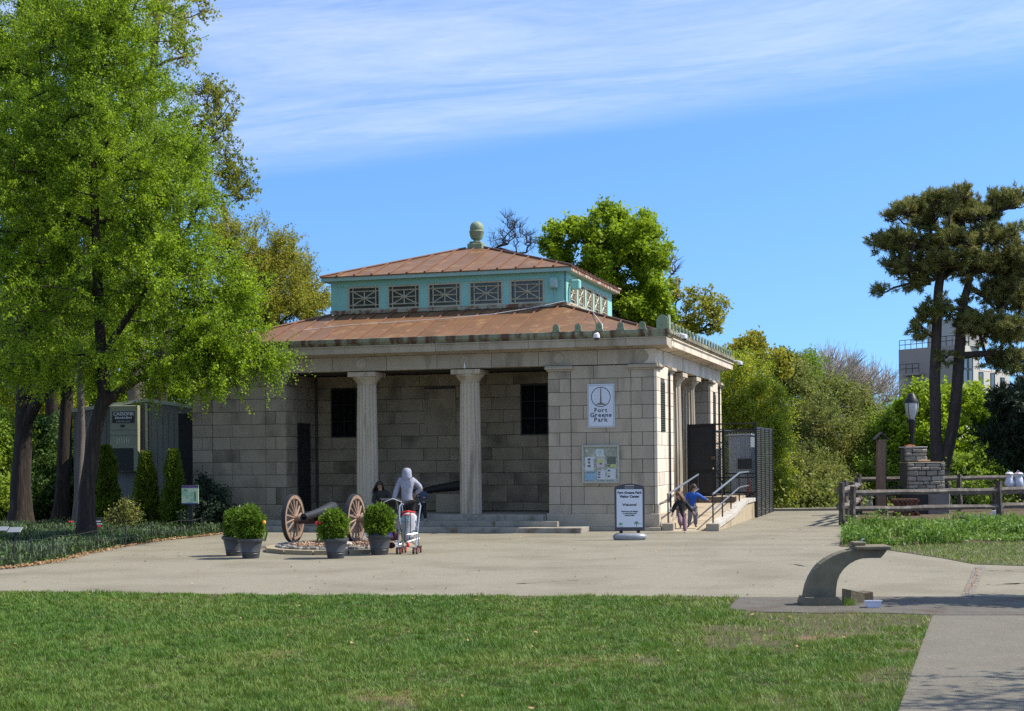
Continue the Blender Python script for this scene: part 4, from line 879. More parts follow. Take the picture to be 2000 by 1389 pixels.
def rand_unit(n): v = rng.normal(size=(n, 3)); return v / np.linalg.norm(v, axis=1, keepdims=True)
def leaf_quads(P, size, up=0.0, elong=1.0, dirs=None):
    n = len(P); a = rand_unit(n) if dirs is None else dirs
    nn = rand_unit(n); nn[:, 2] = np.abs(nn[:, 2]) + up; b = np.cross(nn, a); b /= np.linalg.norm(b, axis=1, keepdims=True) + 1e-9
    s = (size * rng.uniform(.65, 1.3, n))[:, None]
    V = np.stack([P - b * s * .5, P + a * s * elong, P + b * s * .5], 1); return V
def lobes_points(lobes, n, shell=.45):
    w = np.array([l[3] * l[4] for l in lobes], float); w /= w.sum(); idx = rng.choice(len(lobes), n, p=w); out = np.zeros((n, 3))
    for i, l in enumerate(lobes):
        k = idx == i; m_ = k.sum()
        if not m_: continue
        px, py, Y, rx, ry, rd = l; c = at(px, py, Y); sc = Y / FPX
        u = rand_unit(m_) * (rng.random(m_) ** shell)[:, None]
        out[k] = np.array([c.x, c.y, c.z]) + u * np.array([rx * sc, rd, ry * sc])
    return out
def skeleton(trunks, T, wander=.08, sag=0.0):
    """trunks: list of (points, radii); every target grows a branch from the nearest older node"""
    P = []; par = []; rad = []; tr = []
    for pts, rs in trunks:
        pts = [np.array(p, float) for p in pts]; prev = -1 if not P else int(np.argmin([np.linalg.norm(np.array(q) - pts[0]) for q in P]))
        for i in range(len(pts) - 1):
            m_ = max(2, int(np.linalg.norm(pts[i + 1] - pts[i]) / .45))
            for j in range(m_ if i < len(pts) - 2 else m_ + 1):
                t = j / m_; P.append(pts[i] * (1 - t) + pts[i + 1] * t + (rng.normal(0, .02, 3) if P else 0)); par.append(prev); rad.append(rs[i] * (1 - t) + rs[i + 1] * t); tr.append(True); prev = len(P) - 1
    root = P[0]; order = np.argsort(np.linalg.norm(T - np.array(P[len(P) // 2]), axis=1)); ends = []
    cap = 16384; PP = np.zeros((cap, 3)); n = len(P); PP[:n] = P; nmin = min(3, n - 1)
    hgt = np.zeros(cap); hgt[:n] = [p[2] for p in P]; base_z = root[2]
    for t_i in order:
        T_ = T[t_i]; d = np.linalg.norm(PP[nmin:n] - T_, axis=1); up = PP[nmin:n, 2] - T_[2]
        cost = d + np.clip(up, 0, None) * .9; a = int(np.argmin(cost)) + nmin
        L = np.linalg.norm(T_ - PP[a]); m_ = max(1, int(L / .5)); prev = a; p0 = PP[a].copy(); off = rng.normal(0, wander * L, 3); off[2] = abs(off[2]) * .6 + sag * L
        for j in range(1, m_ + 1):
            t = j / m_; q = p0 * (1 - t) + T_ * t + off * 4 * t * (1 - t) * .6 + rng.normal(0, .015, 3) * (j < m_)
            if n >= cap: break
            PP[n] = q; par.append(prev); rad.append(0); tr.append(False); prev = n; n += 1
        ends.append(prev)
    return PP[:n], np.array(par), np.array(rad), np.array(tr), np.array(ends)
def tree(name, label, trunks, lobes, nt, lm, bm, leaf=.07, per=200, twl=.55, twn=6, spread=.07, group=None, rmin=.008, rpow=.46, up=.35, droop=0.0, cat='tree',
         elong=1.0, crown='crown', shell=.45, tw_r=.005, tips=0.0, wander=.08, targets=None, sag=0.0, leaf_up=0.0):
    base = trunks[0][0][0]; root = thing(name, label, cat, tuple(base), 0, group)
    T = lobes_points(lobes, nt, shell) if targets is None else targets
    P, par, rad, tr, ends = skeleton(trunks, T, wander, sag)
    cnt = np.zeros(len(P)); cnt[ends] = 1
    for i in range(len(P) - 1, 0, -1):
        if par[i] >= 0: cnt[par[i]] += cnt[i]
    r = np.where(tr, rad, rmin * np.maximum(cnt, 1) ** rpow); 
    tmax = rad[tr].max(); r = np.where(tr, r, np.minimum(r, tmax * .55))
    ch = np.where(par >= 0)[0]; A, B = P[par[ch]], P[ch]; ra = np.where(tr[ch], r[par[ch]], np.minimum(r[par[ch]], r[ch] * 1.35)); rb = r[ch]
    big = ra > .05; off = np.array(base)
    # twigs
    cen = P[tr].mean(0) if len(lobes) == 0 or targets is not None else T.mean(0)
    idx = np.repeat(ends, twn); back = rng.random(len(idx)); src = P[idx] * (1 - back[:, None] * .8) + P[np.maximum(par[idx], 0)] * back[:, None] * .8
    dv = rand_unit(len(idx)); ow = src - cen; ow /= np.linalg.norm(ow, axis=1, keepdims=True) + 1e-6; dv = dv * .75 + ow * .5 + np.array([0, 0, up - droop]); dv /= np.linalg.norm(dv, axis=1, keepdims=True)
    tl = twl * rng.uniform(.5, 1.3, len(idx)); E = src + dv * tl[:, None]
    A2 = np.concatenate([A, src]); B2 = np.concatenate([B, E]); ra2 = np.concatenate([ra, np.full(len(src), tw_r * 1.3)]); rb2 = np.concatenate([rb, np.full(len(src), tw_r * .6)])
    istr = tr[ch]; big = istr
    if big.any():
        tb = MB()
        for pts_, rs_ in trunks:
            q_ = []; w_ = []; L_t = 0
            for i in range(len(pts_) - 1):
                a_, b_ = np.array(pts_[i], float), np.array(pts_[i + 1], float); m_ = max(1, int(np.linalg.norm(b_ - a_) / .6))
                for j in range(m_ + (i == len(pts_) - 2)):
                    t = j / m_; q_.append(tuple(a_ * (1 - t) + b_ * t - off + (rng.normal(0, .05 * rs_[i], 3) if (i or j) else 0))); w_.append((rs_[i] * (1 - t) + rs_[i + 1] * t) * (1.35 if (i == 0 and j == 0 and rs_[0] > .1 and pts_ is trunks[0][0]) else 1) * rng.uniform(.96, 1.05))
            nb_ = 16 if rs_[0] > .12 else 8; st_ = len(tb.v); tb.path(q_, w_, nb_)
            rg = rng.uniform(.90, 1.08, nb_)
            for i in range(len(q_)):
                c_ = np.array(q_[i])
                for k_ in range(nb_): tb.v[st_ + i * nb_ + k_] = tuple(c_ + (np.array(tb.v[st_ + i * nb_ + k_]) - c_) * rg[k_] * rng.uniform(.975, 1.025))
        t1 = tb.build('trunk', bm, root, 80)
        t2 = segs_mesh('branches', A2[~np.concatenate([big, np.zeros(len(src), bool)])] - off, B2[~np.concatenate([big, np.zeros(len(src), bool)])] - off, ra2[~np.concatenate([big, np.zeros(len(src), bool)])], rb2[~np.concatenate([big, np.zeros(len(src), bool)])], bm, root, 4)
    else: segs_mesh('trunk', A2 - off, B2 - off, ra2, rb2, bm, root, 4)
    if per:
        n = int(per * len(ends)); k = rng.integers(0, len(src), n); t = rng.random(n) if not tips else 1 - rng.random(n) ** 2 * tips
        Q = src[k] * (1 - t[:, None]) + E[k] * t[:, None] + rng.normal(0, spread, (n, 3)); Q[:, 2] -= droop * .1 * rng.random(n)
        tt = rng.normal(.35, .28, len(src)); gt = rng.normal(0, .12, len(ends)).repeat(twn)[:len(src)]
        tone = np.clip(tt[k] + gt[k] + rng.normal(0, .14, n), 0, 1)
        dirs = None
        if elong > 1.5: dirs = dv[k] * .8 + rand_unit(n) * .9; dirs /= np.linalg.norm(dirs, axis=1, keepdims=True)
        np_mesh(crown, leaf_quads(Q, leaf, leaf_up, elong, dirs) - off, np.arange(3 * n), lm, root, tone)
    return root
def tp(px, py, Y, dz=0): p = at(px, py, Y); return (p.x, p.y, p.z + dz)
def gp_(px, py, Y): p = at(px, py, Y); return (p.x, Y, terr_z(p.x, Y) - .05)
# --- the ginkgos on the left
GG = 'tall ginkgo trees in the bed at the left'
tree('ginkgo_tree', 'leaning ginkgo nearest the path whose lowest branch reaches over the pavilion corner',
     [([gp_(170, 1059, 35.6), tp(172, 960, 35.6), tp(184, 850, 35.6), tp(205, 770, 35.6), tp(196, 640, 35.7), tp(185, 400, 35.8), tp(180, 150, 35.9), tp(175, -150, 36)], [.24, .19, .175, .15, .13, .10, .07, .03]),
      ([tp(200, 790, 35.6), tp(262, 745, 35.4), tp(330, 715, 35.1), tp(420, 690, 34.9), tp(520, 688, 34.7)], [.13, .10, .075, .05, .02]),
      ([tp(197, 700, 35.6), tp(270, 590, 35.4), tp(340, 500, 35.2), tp(390, 400, 35)], [.10, .08, .05, .02])],
     [(200, 60, 35.8, 160, 200, 2.6), (230, 300, 35.8, 170, 190, 2.8), (330, 420, 35.6, 105, 140, 2), (330, 560, 35.4, 170, 110, 2.4), (420, 640, 35, 105, 65, 1.6), (120, 560, 35.8, 170, 190, 2.8),
      (495, 690, 34.6, 58, 36, .8), (300, 690, 35, 160, 55, 1.6), (400, 722, 34.6, 48, 52, .7), (455, 725, 34.6, 50, 38, .7), (530, 690, 34.5, 26, 24, .5), (330, 728, 34.8, 60, 30, .8), (420, 660, 34.8, 70, 50, 1), (425, 770, 34.5, 14, 26, .3), (455, 560, 35.4, 50, 60, 1.2), (100, 715, 35.6, 120, 40, 1.4), (60, 330, 36, 150, 260, 2.6)],
     760, L_GINK, BARK, .050, 370, .75, 8, .042, GG, up=.25, droop=.30)
tree('ginkgo_tree', 'stout ginkgo furthest left with a low limb rising to the right',
     [([gp_(38, 1030, 43.5), tp(42, 950, 43.5), tp(45, 850, 43.5), tp(48, 700, 43.5), tp(50, 500, 43.6), tp(45, 200, 43.8), tp(40, -150, 44)], [.36, .285, .25, .22, .19, .13, .05]),
      ([tp(47, 830, 43.5), tp(75, 780, 43.2), tp(120, 735, 43), tp(200, 660, 42.8), tp(260, 540, 42.6)], [.20, .16, .12, .08, .03])],
     [(20, 60, 44, 190, 240, 4), (0, 330, 44, 170, 220, 4), (60, 560, 43.5, 190, 170, 3.4), (60, 710, 43, 120, 50, 2.5), (230, 480, 43, 110, 130, 2.4), (280, 250, 43.5, 100, 190, 2.5)],
     520, L_GINK, BARK, .062, 270, .65, 8, .07, GG, up=.2, droop=.15)
tree('ginkgo_tree', 'slim dark ginkgo trunk standing second from the left in the bed',
     [([gp_(118, 1028, 44.5), tp(124, 930, 44.5), tp(130, 800, 44.5), tp(140, 600, 44.5), tp(150, 300, 44.5), tp(150, 0, 44.5)], [.26, .21, .19, .16, .11, .04])],
     [(150, 100, 46, 180, 230, 3), (60, 200, 46, 130, 200, 3), (180, 430, 46, 130, 180, 3), (170, 640, 45.5, 120, 100, 2.5), (330, 330, 46, 60, 120, 2)],
     380, L_GINK, BARK, .064, 260, .65, 8, .07, GG, up=.2)
tree('ginkgo_tree', 'thin paler ginkgo stem close behind the leaning one',
     [([gp_(150, 1035, 40.5), tp(155, 930, 40.5), tp(160, 850, 40.6), tp(157, 750, 40.6), tp(165, 550, 40.8), tp(170, 300, 41)], [.13, .105, .10, .09, .075, .03])],
     [(200, 600, 41, 120, 130, 2.2), (200, 400, 41, 90, 130, 2)], 130, L_GINK, BARK2, .07, 170, .6, 7, .06, GG, up=.2)
tree('woodland_tree', 'dark straight trunk deep in the wood between the two left ginkgos', [([gp_(99, 990, 56), tp(101, 850, 56), tp(103, 700, 56), tp(105, 450, 56)], [.26, .24, .2, .05])],
     [(60, 640, 57, 150, 120, 3)], 90, L_SHADE, BARK, .11, 170, .8, 7, .12)
tree('chestnut_tree', 'sparse young chestnut rising against the sky behind the ginkgos', [([gp_(300, 990, 52), tp(310, 800, 52), tp(330, 500, 52), tp(360, 330, 51.8), tp(400, 230, 51.5)], [.3, .26, .2, .12, .03])],
     [(430, 240, 51.5, 52, 72, 1.8), (445, 330, 51.5, 50, 60, 1.6), (400, 300, 51.5, 60, 110, 1.8), (470, 370, 51.5, 32, 50, 1), (410, 190, 51.5, 40, 35, 1)], 210, L_CHEST, BARK, .085, 34, .45, 3, .055, tips=.12, shell=.6, rmin=.007, rpow=.4, up=.5)
tree('chestnut_tree', 'pale drooping branch tips at the top edge left of the open sky', [([gp_(250, 990, 50), tp(270, 700, 50), tp(290, 300, 50), tp(310, -60, 50)], [.3, .26, .2, .08])],
     [(330, 25, 50, 60, 50, 1.8), (352, 70, 50, 25, 45, 1), (388, 8, 50, 30, 16, .8)], 70, L_OLIVE, BARK2, .10, 26, .4, 3, .07, droop=.6, tips=.5, sag=.1, rmin=.007)
tree('flowering_tree', 'bronze green tree filling the gap between the ginkgos and the clerestory', [([gp_(540, 990, 64), tp(545, 750, 64), tp(530, 620, 64), tp(520, 520, 64)], [.4, .34, .26, .1])],
     [(500, 520, 64, 80, 90, 3), (560, 540, 64, 60, 75, 3), (600, 585, 63.5, 45, 50, 2.2), (470, 600, 64, 60, 60, 2.5), (540, 610, 63, 90, 40, 2.5), (440, 470, 64, 40, 55, 2)],
     420, L_OLIVE, BARK, .075, 150, .75, 6, .07, up=.6, shell=.5, rmin=.008)
# --- behind the pavilion
tree('maple_tree', 'dense bright green maple standing behind the clerestory roof', [([gp_(1215, 985, 62), tp(1210, 800, 62), tp(1205, 640, 62), tp(1200, 520, 62), tp(1195, 440, 62)], [.42, .36, .28, .18, .05]),
      ([tp(1205, 660, 62), tp(1150, 570, 61.5), tp(1100, 500, 61.5)], [.2, .13, .04]), ([tp(1205, 640, 62), tp(1260, 560, 62), tp(1290, 490, 62)], [.2, .13, .04])],
     [(1185, 460, 62, 62, 48, 2.6), (1240, 480, 62, 62, 55, 2.8), (1275, 520, 62, 40, 45, 2), (1105, 455, 61.5, 38, 26, 1.5), (1090, 490, 61.5, 32, 22, 1.2), (1235, 585, 62, 82, 60, 3), (1160, 520, 61.5, 60, 50, 2.2), (1200, 425, 62, 28, 22, 1.2), (1260, 428, 62, 14, 14, .8), (1265, 620, 62, 50, 40, 2), (1130, 565, 61, 50, 30, 1.6)],
     430, L_MAPLE, BARK, .13, 150, .4, 7, .10, shell=.33, up=.3, leaf_up=.5)
tree('bare_tree', 'leafless twiggy tree beside the roof finial', [([gp_(1000, 985, 60), tp(1003, 700, 60), tp(1005, 560, 60), tp(1008, 495, 60)], [.22, .18, .12, .05])],
     [(1002, 450, 60, 26, 38, 1.2), (975, 470, 60, 20, 22, 1), (1035, 470, 60, 22, 26, 1), (990, 430, 60, 8, 18, .6)], 110, None, BARK, 0, 0, .35, 4, 0, tw_r=.006, rmin=.008, rpow=.42, up=.7)
tree('bronze_leaf_tree', 'sparse bronze leaved tree spreading over the far gutter end', [([gp_(1330, 985, 64), tp(1328, 800, 64), tp(1322, 680, 64), tp(1318, 600, 64)], [.3, .26, .18, .06]),
      ([tp(1322, 700, 64), tp(1350, 650, 64), tp(1395, 640, 64)], [.14, .09, .03])],
     [(1370, 600, 64, 48, 32, 2), (1320, 580, 64, 26, 36, 1.5), (1395, 622, 64, 32, 22, 1.4), (1320, 640, 64, 30, 26, 1.4), (1345, 640, 64, 40, 20, 1.2)], 150, L_OLIVE, BARK, .12, 26, .35, 3, .07, tips=.4, shell=.5, rmin=.009, up=.35)
tree('bare_tree', 'bare side twigs fringing the right edge of the bright maple', [([gp_(1300, 985, 63), tp(1290, 760, 63), tp(1280, 600, 63), tp(1290, 545, 63)], [.2, .16, .1, .05])],
     [(1308, 520, 63, 22, 22, 1), (1300, 560, 63, 22, 20, 1)], 40, None, BARK2, 0, 0, .4, 4, 0, tw_r=.009, rmin=.012, up=.5)
# --- the wooded slope right of the pavilion
tree('yellow_green_tree', 'yellow green tree hanging down beside the fenced cage', [([gp_(1490, 1020, 58), tp(1485, 940, 58), tp(1470, 820, 58), tp(1455, 720, 58)], [.3, .24, .18, .06])],
     [(1450, 740, 57.5, 55, 60, 2.2), (1490, 800, 57.5, 55, 70, 2.4), (1500, 890, 57, 45, 70, 2.2), (1455, 830, 57.5, 60, 90, 2.4), (1445, 930, 57, 60, 60, 2), (1510, 945, 57, 35, 45, 1.6), (1415, 780, 58, 30, 90, 1.6)],
     460, L_YELL, BARK2, .07, 230, .8, 7, .07, droop=.7, up=.1, shell=.4)
tree('chestnut_tree', 'chestnut with upright pale flower spikes above the yellow green tree', [([gp_(1450, 1000, 63), tp(1455, 850, 63), tp(1460, 740, 63), tp(1465, 680, 63)], [.3, .26, .18, .06])],
     [(1465, 690, 63, 26, 30, 1.4), (1440, 715, 63, 30, 30, 1.4), (1510, 715, 63, 40, 25, 1.6)], 110, L_OLIVE, BARK2, .13, 70, .45, 4, .09, up=.9, tips=.5)
WG = 'mixed trees covering the slope behind the path'
wood = [('olive leaved tree directly right of the yellow green one', 1555, [(1545, 770, 70, 45, 60, 2.5), (1560, 840, 69, 40, 60, 2.5), (1530, 730, 70, 40, 30, 2)], L_WOOD, BARK, 210),
        ('fresh green tree with its top just under the bare crowns', 1560, [(1575, 725, 74, 36, 26, 2), (1590, 780, 74, 40, 45, 2.4)], L_WOODG, BARK, 120),
        ('pale trunked tree with thin grey green leaves above the wooden fence corner', 1600, [(1610, 830, 67, 45, 60, 2.5), (1590, 900, 66, 50, 50, 2.5), (1630, 780, 70, 45, 40, 2.4)], L_WOOD, BARK2, 240),
        ('brownish budding tree in the middle of the slope', 1660, [(1665, 800, 72, 45, 40, 2.5), (1690, 860, 70, 45, 50, 2.5), (1650, 890, 68, 45, 50, 2.5)], L_WOOD, BARK, 240),
        ('low spreading green tree behind the tan wooden post', 1710, [(1720, 850, 68, 40, 50, 2.4), (1700, 930, 66, 55, 40, 2.4), (1750, 900, 66, 40, 50, 2.2), (1740, 820, 70, 30, 30, 1.8)], L_WOODG, BARK, 230),
        ('dark undergrown tree low at the path edge left of the fence corner', 1565, [(1555, 930, 62, 40, 40, 2), (1620, 950, 62, 45, 35, 2), (1580, 970, 58, 60, 25, 1.6)], L_WOOD, BARK, 220)]
for lab, bx, lob, lm_, bm_, n_ in wood:
    Y0 = lob[0][2]; tx, ty = lob[0][0], lob[0][1]
    tree('woodland_tree', lab, [([gp_(bx, 1000, Y0), tp(bx + 3, 940, Y0), tp((bx + tx) / 2, (ty + 960) / 2, Y0), tp(tx, ty, Y0)], [.22, .18, .13, .04])], lob, int(n_ * 1.0), lm_, bm_, .085, 130, .75, 6, .085, WG, shell=.55, rmin=.011, rpow=.48)
for lab, bx, lob in (('taller leafless pale tree showing above the green slope', 1625, [(1628, 738, 84, 52, 42, 2.5), (1600, 755, 84, 24, 26, 1.6)]), ('lower leafless pale tree beside the apartment block', 1700, [(1705, 765, 86, 50, 40, 2.5), (1670, 755, 86, 30, 30, 1.6)])):
    tree('bare_tree', lab, [([gp_(bx, 1000, 85), tp(bx, 880, 85), tp(bx + 4, 800, 85)], [.3, .22, .1])], lob, 240, None, TWIG, 0, 0, 1.0, 6, 0, 'pale bare trees above the slope', tw_r=.010, rmin=.012, up=.8)
tree('maple_tree', 'lime green maple glowing behind the pine trunks', [([gp_(1850, 1000, 66), tp(1850, 900, 66), tp(1850, 800, 66)], [.36, .3, .1])],
     [(1800, 800, 66, 45, 45, 2.5), (1875, 790, 66, 55, 42, 2.5), (1920, 810, 66, 45, 42, 2.4), (1830, 860, 65, 70, 50, 2.6), (1780, 860, 66, 40, 50, 2.2), (1950, 850, 65, 50, 50, 2.2)],
     360, L_MAPLE, BARK, .15, 110, .5, 7, .11, shell=.4, leaf_up=.4)
tree('maple_tree', 'shaded fresh green tree under the pine behind the far fence', [([gp_(1890, 1000, 58), tp(1885, 950, 58), tp(1880, 900, 58)], [.2, .15, .06]), ([gp_(1890, 1000, 58), tp(1915, 940, 58), tp(1930, 890, 58)], [.1, .08, .04])],
     [(1890, 920, 58, 55, 35, 2), (1950, 910, 58, 45, 40, 2), (1900, 965, 57, 60, 25, 1.6), (1980, 960, 57, 40, 30, 1.6), (1830, 955, 58, 40, 30, 1.6)], 300, L_WOODG, BARK, .13, 100, .5, 6, .1)
# --- the pine
pine_lobes = [(1850, 405, 55, 85, 14, 2.2), (1780, 420, 55, 50, 12, 1.6), (1950, 405, 55, 45, 20, 1.6), (1880, 432, 55, 90, 14, 2.2), (1760, 478, 55, 60, 17, 1.8), (1850, 480, 55, 80, 16, 2.2), (1940, 470, 55, 60, 16, 1.8),
              (1800, 520, 55, 60, 14, 1.8), (1870, 520, 55, 70, 16, 2), (1950, 520, 55, 60, 20, 2), (1722, 574, 55, 13, 7, .6), (1808, 555, 55, 26, 8, .9), (1840, 605, 55, 40, 13, 1.2), (1900, 628, 54.5, 45, 12, 1.4),
              (1960, 640, 54.5, 55, 20, 1.8), (1975, 700, 54.5, 45, 18, 1.5), (1800, 640, 55, 14, 22, .6), (1975, 580, 55, 40, 26, 1.6), (1940, 565, 55, 30, 12, 1), (1990, 520, 55, 40, 40, 1.6), (1850, 690, 55, 18, 10, .8)]
tree('pine_tree', 'tall twin trunked pine with flat dark layers at the right', [([gp_(1840, 1000, 55), tp(1838, 930, 55), tp(1828, 860, 55), tp(1826, 740, 55), tp(1834, 560, 55), tp(1848, 480, 55), tp(1852, 415, 55)], [.43, .36, .21, .19, .16, .10, .04]),
      ([tp(1840, 925, 55), tp(1862, 830, 55), tp(1872, 720, 54.9), tp(1880, 600, 54.9), tp(1900, 520, 54.9), tp(1925, 440, 54.9)], [.26, .22, .21, .16, .10, .04]),
      ([tp(1880, 695, 54.9), tp(1925, 690, 54.7), tp(1985, 690, 54.5)], [.14, .11, .05]), ([tp(1885, 600, 54.9), tp(1935, 630, 54.7), tp(1990, 640, 54.5)], [.11, .09, .04]),
      ([tp(1893, 560, 54.9), tp(1925, 580, 54.8), tp(1950, 612, 54.7)], [.11, .08, .04]), ([tp(1834, 545, 55), tp(1790, 550, 55), tp(1745, 562, 55), tp(1722, 575, 55)], [.06, .05, .04, .02])],
     pine_lobes, 780, L_PINE, BARK3, .034, 250, .40, 7, .035, elong=4.6, up=.5, rmin=.018, rpow=.4, shell=.5, tips=.5)
tree('dark_conifer', 'very dark drooping conifer filling the right edge under the pine', [([gp_(2010, 1000, 53), tp(2010, 900, 53), tp(2010, 740, 53)], [.35, .3, .1])],
     [(1972, 785, 53, 34, 12, 1.5), (2000, 830, 53, 45, 22, 1.8), (1985, 868, 53, 45, 12, 1.8), (2020, 780, 53, 40, 50, 2), (1945, 842, 53, 24, 7, 1.0), (2020, 880, 53, 40, 30, 1.6), (1950, 765, 53, 18, 7, .8)],
     260, L_DARK, BARK3, .05, 330, .5, 6, .05, elong=4, droop=.6, shell=.5)
# --- understorey on the left and the shrubs by the pavilion
UG = 'leafy shrubs behind the left tree trunks'
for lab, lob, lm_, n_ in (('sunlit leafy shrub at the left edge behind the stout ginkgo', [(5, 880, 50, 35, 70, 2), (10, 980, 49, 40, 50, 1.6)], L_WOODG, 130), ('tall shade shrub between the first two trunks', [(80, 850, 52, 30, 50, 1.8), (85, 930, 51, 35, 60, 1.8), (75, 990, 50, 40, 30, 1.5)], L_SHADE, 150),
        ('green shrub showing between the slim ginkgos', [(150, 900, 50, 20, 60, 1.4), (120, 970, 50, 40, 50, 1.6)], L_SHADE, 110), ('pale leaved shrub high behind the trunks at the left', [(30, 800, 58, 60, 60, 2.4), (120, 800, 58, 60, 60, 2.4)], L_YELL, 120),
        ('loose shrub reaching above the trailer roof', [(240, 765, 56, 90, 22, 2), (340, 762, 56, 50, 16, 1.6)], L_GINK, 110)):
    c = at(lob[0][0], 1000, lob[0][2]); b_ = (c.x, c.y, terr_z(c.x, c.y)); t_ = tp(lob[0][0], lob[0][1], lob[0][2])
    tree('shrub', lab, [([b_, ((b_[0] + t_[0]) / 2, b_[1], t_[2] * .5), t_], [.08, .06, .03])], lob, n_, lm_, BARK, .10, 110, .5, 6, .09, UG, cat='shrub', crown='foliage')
def column_shrub(name, label, x, y, h, r, lm_, n, leaf=.045, group=None, top=.25, zb=0.0):
    root = thing(name, label, 'shrub', (x, y, zb), 0, group)
    MB().path([(0, 0, -.05), (.02, 0, h * .5), (0, 0, h * .93)], [.05, .035, .01], 6).build('stem', BARK, root)
    t = rng.random(n) ** .85; a = rng.uniform(0, 6.283, n); prof = r * np.clip(1.04 - t, .02, 1) ** .55 * np.minimum(1, .6 + t * 3); lump = .45 + .75 * vnoise(a * 1.6 + 50, t * h * 2.6, 1, int(x * 7) % 50) + .4 * vnoise(a * 4 + 9, t * h * 7, 1, 4)
    rr = prof * lump * (rng.random(n) ** .28)
    P = np.stack([rr * np.cos(a), rr * np.sin(a), t * h], 1); ow = np.stack([np.cos(a), np.sin(a), np.full(n, .9)], 1); d = ow + rand_unit(n) * .7; d /= np.linalg.norm(d, axis=1, keepdims=True)
    tone = np.clip(rng.normal(.35, .25, n) + (vnoise(a * 3, t * h * 4, 1, 6) - .5) * .9, 0, 1)
    np_mesh('foliage', leaf_quads(P, leaf, .1, 1.7, d), np.arange(3 * n), lm_, root, tone); return root
AG = 'upright arborvitae shrubs in front of the trailer'
for (px, py, Y, h, r, lab) in ((208, 1035, 42, 2.35, .44, 'broad arborvitae against the leaning ginkgo trunk'), (287, 1033, 41, 2.15, .34, 'middle arborvitae with a forked uneven top'), (340, 1030, 40.8, 2.2, .32, 'slim arborvitae next to the small map sign')):
    p = at(px, py, Y); column_shrub('arborvitae', lab, p.x, Y, h, r, L_ARB, 9000, .062, AG)
tree('shrub', 'dark glossy shrub growing at the pavilion corner behind the map sign', [([(-7.6, 40.2, 0), (-7.6, 40.2, .5)], [.04, .02])], [(415, 985, 40.5, 36, 32, .8), (400, 1015, 40, 40, 22, .8), (392, 955, 41, 14, 20, .4)], 90, L_DARK, BARK, .07, 90, .3, 5, .05, cat='shrub', crown='foliage', rmin=.006)
tree('shrub', 'reddish twiggy shrub at the foot of the trailer', [([(-9.9, 38.5, 0), (-9.9, 38.5, .4)], [.03, .02])], [(238, 1010, 38.5, 30, 18, .5), (250, 990, 38.5, 14, 14, .4)], 50, L_WOOD, BARK, .045, 30, .25, 5, .05, cat='shrub', crown='foliage', rmin=.005)
# --- ground cover in the planting beds
SOILM = mat('bed_soil', (.06, .04, .02), (.10, .066, .032), 5, .95, .7, 40, c3=(.15, .085, .04), s3=3)
bedL = [G2(-120, 1122), G2(0, 1113), G2(60, 1106), G2(110, 1098), G2(170, 1083), G2(240, 1069), G2(310, 1057), G2(380, 1050), G2(430, 1044), G2(445, 1042), wb(-W - .05, -.3).xy, wb(-W - .1, 13).xy, (-16, 60), (-40, 60), (-40, 26)]
sheet('planting_bed', bedL, .012, SOILM)
bedR = [G2(1645, 1036), G2(1640, 1068), G2(1720, 1070), G2(1850, 1066), G2(2000, 1060), (20, 33), (40, 33), (40, 50.1), (11.9, 50.1), (9.0, 39.6)]
sheet('planting_bed', bedR, .0145, SOILM)
def strap(name, x, y, z, h, w, m, label, cat='ground cover', lean=.9):
    """arching two-segment strap leaves"""
    n = len(x); a = rng.uniform(0, 6.283, n); ca_, sa_ = np.cos(a), np.sin(a); l = h * rng.uniform(.4, 1, n) * lean
    px, py = -sa_ * w / 2, ca_ * w / 2; V = np.zeros((n, 5, 3)); zz = np.full(n, z)
    V[:, 0] = np.stack([x - px, y - py, zz], 1); V[:, 1] = np.stack([x + px, y + py, zz], 1)
    V[:, 2] = np.stack([x + px + ca_ * l * .4, y + py + sa_ * l * .4, zz + h * .8], 1); V[:, 3] = np.stack([x - px + ca_ * l * .4, y - py + sa_ * l * .4, zz + h * .8], 1)
    V[:, 4] = np.stack([x + ca_ * l, y + sa_ * l, zz + h * .85], 1)
    F = (np.array([[0, 1, 2], [0, 2, 3], [3, 2, 4]])[None] + (np.arange(n) * 5)[:, None, None]).reshape(-1, 3)
    tone = np.clip(rng.normal(.3, .3, n), 0, 1).repeat(3)
    return tag(np_mesh(name, V, F, m, None, tone), label, cat, kind='stuff')
L_STRAP = leafmat('grey_green_straps', (.05, .085, .04), (.075, .12, .05), (.13, .17, .09), .2, .45)
L_BEDR = leafmat('fresh_bed_leaves', (.075, .17, .02), (.11, .22, .025), (.19, .28, .045), .38)
def scatter(poly, n, x0, x1, y0, y1): x = rng.uniform(x0, x1, n); y = rng.uniform(y0, y1, n); k = inside(x, y, poly); return x[k], y[k]
x, y = scatter(bedL, 60000, -16, -6.8, 26.5, 42); inset = inside(x + .18, y - .35, bedL); x, y = x[inset], y[inset]
dd = vnoise(x, y, .5, 12); k = rng.random(len(x)) < np.clip(.25 + dd * 1.1, 0, 1); x, y, dd = x[k], y[k], dd[k]
strap('ground_cover', x, y, .012, (.1 + .26 * dd) * rng.uniform(.6, 1.2, len(x)), rng.uniform(.012, .022, len(x)), L_STRAP, 'grey green strap leaved ground cover under the left trees')
n = 26000; x, y = scatter(bedL, n, -16, -7, 27, 44); nn = len(x); P = np.stack([x, y, .02 + .22 * rng.random(nn) * vnoise(x, y, .7, 3) * 1.6], 1)
tag(np_mesh('low_leaves', leaf_quads(P, .05, .8), np.arange(3 * nn), L_SHADE, None, rng.random(nn)), 'low round leaved plants between the strap leaves in the left bed', 'ground cover', kind='stuff')
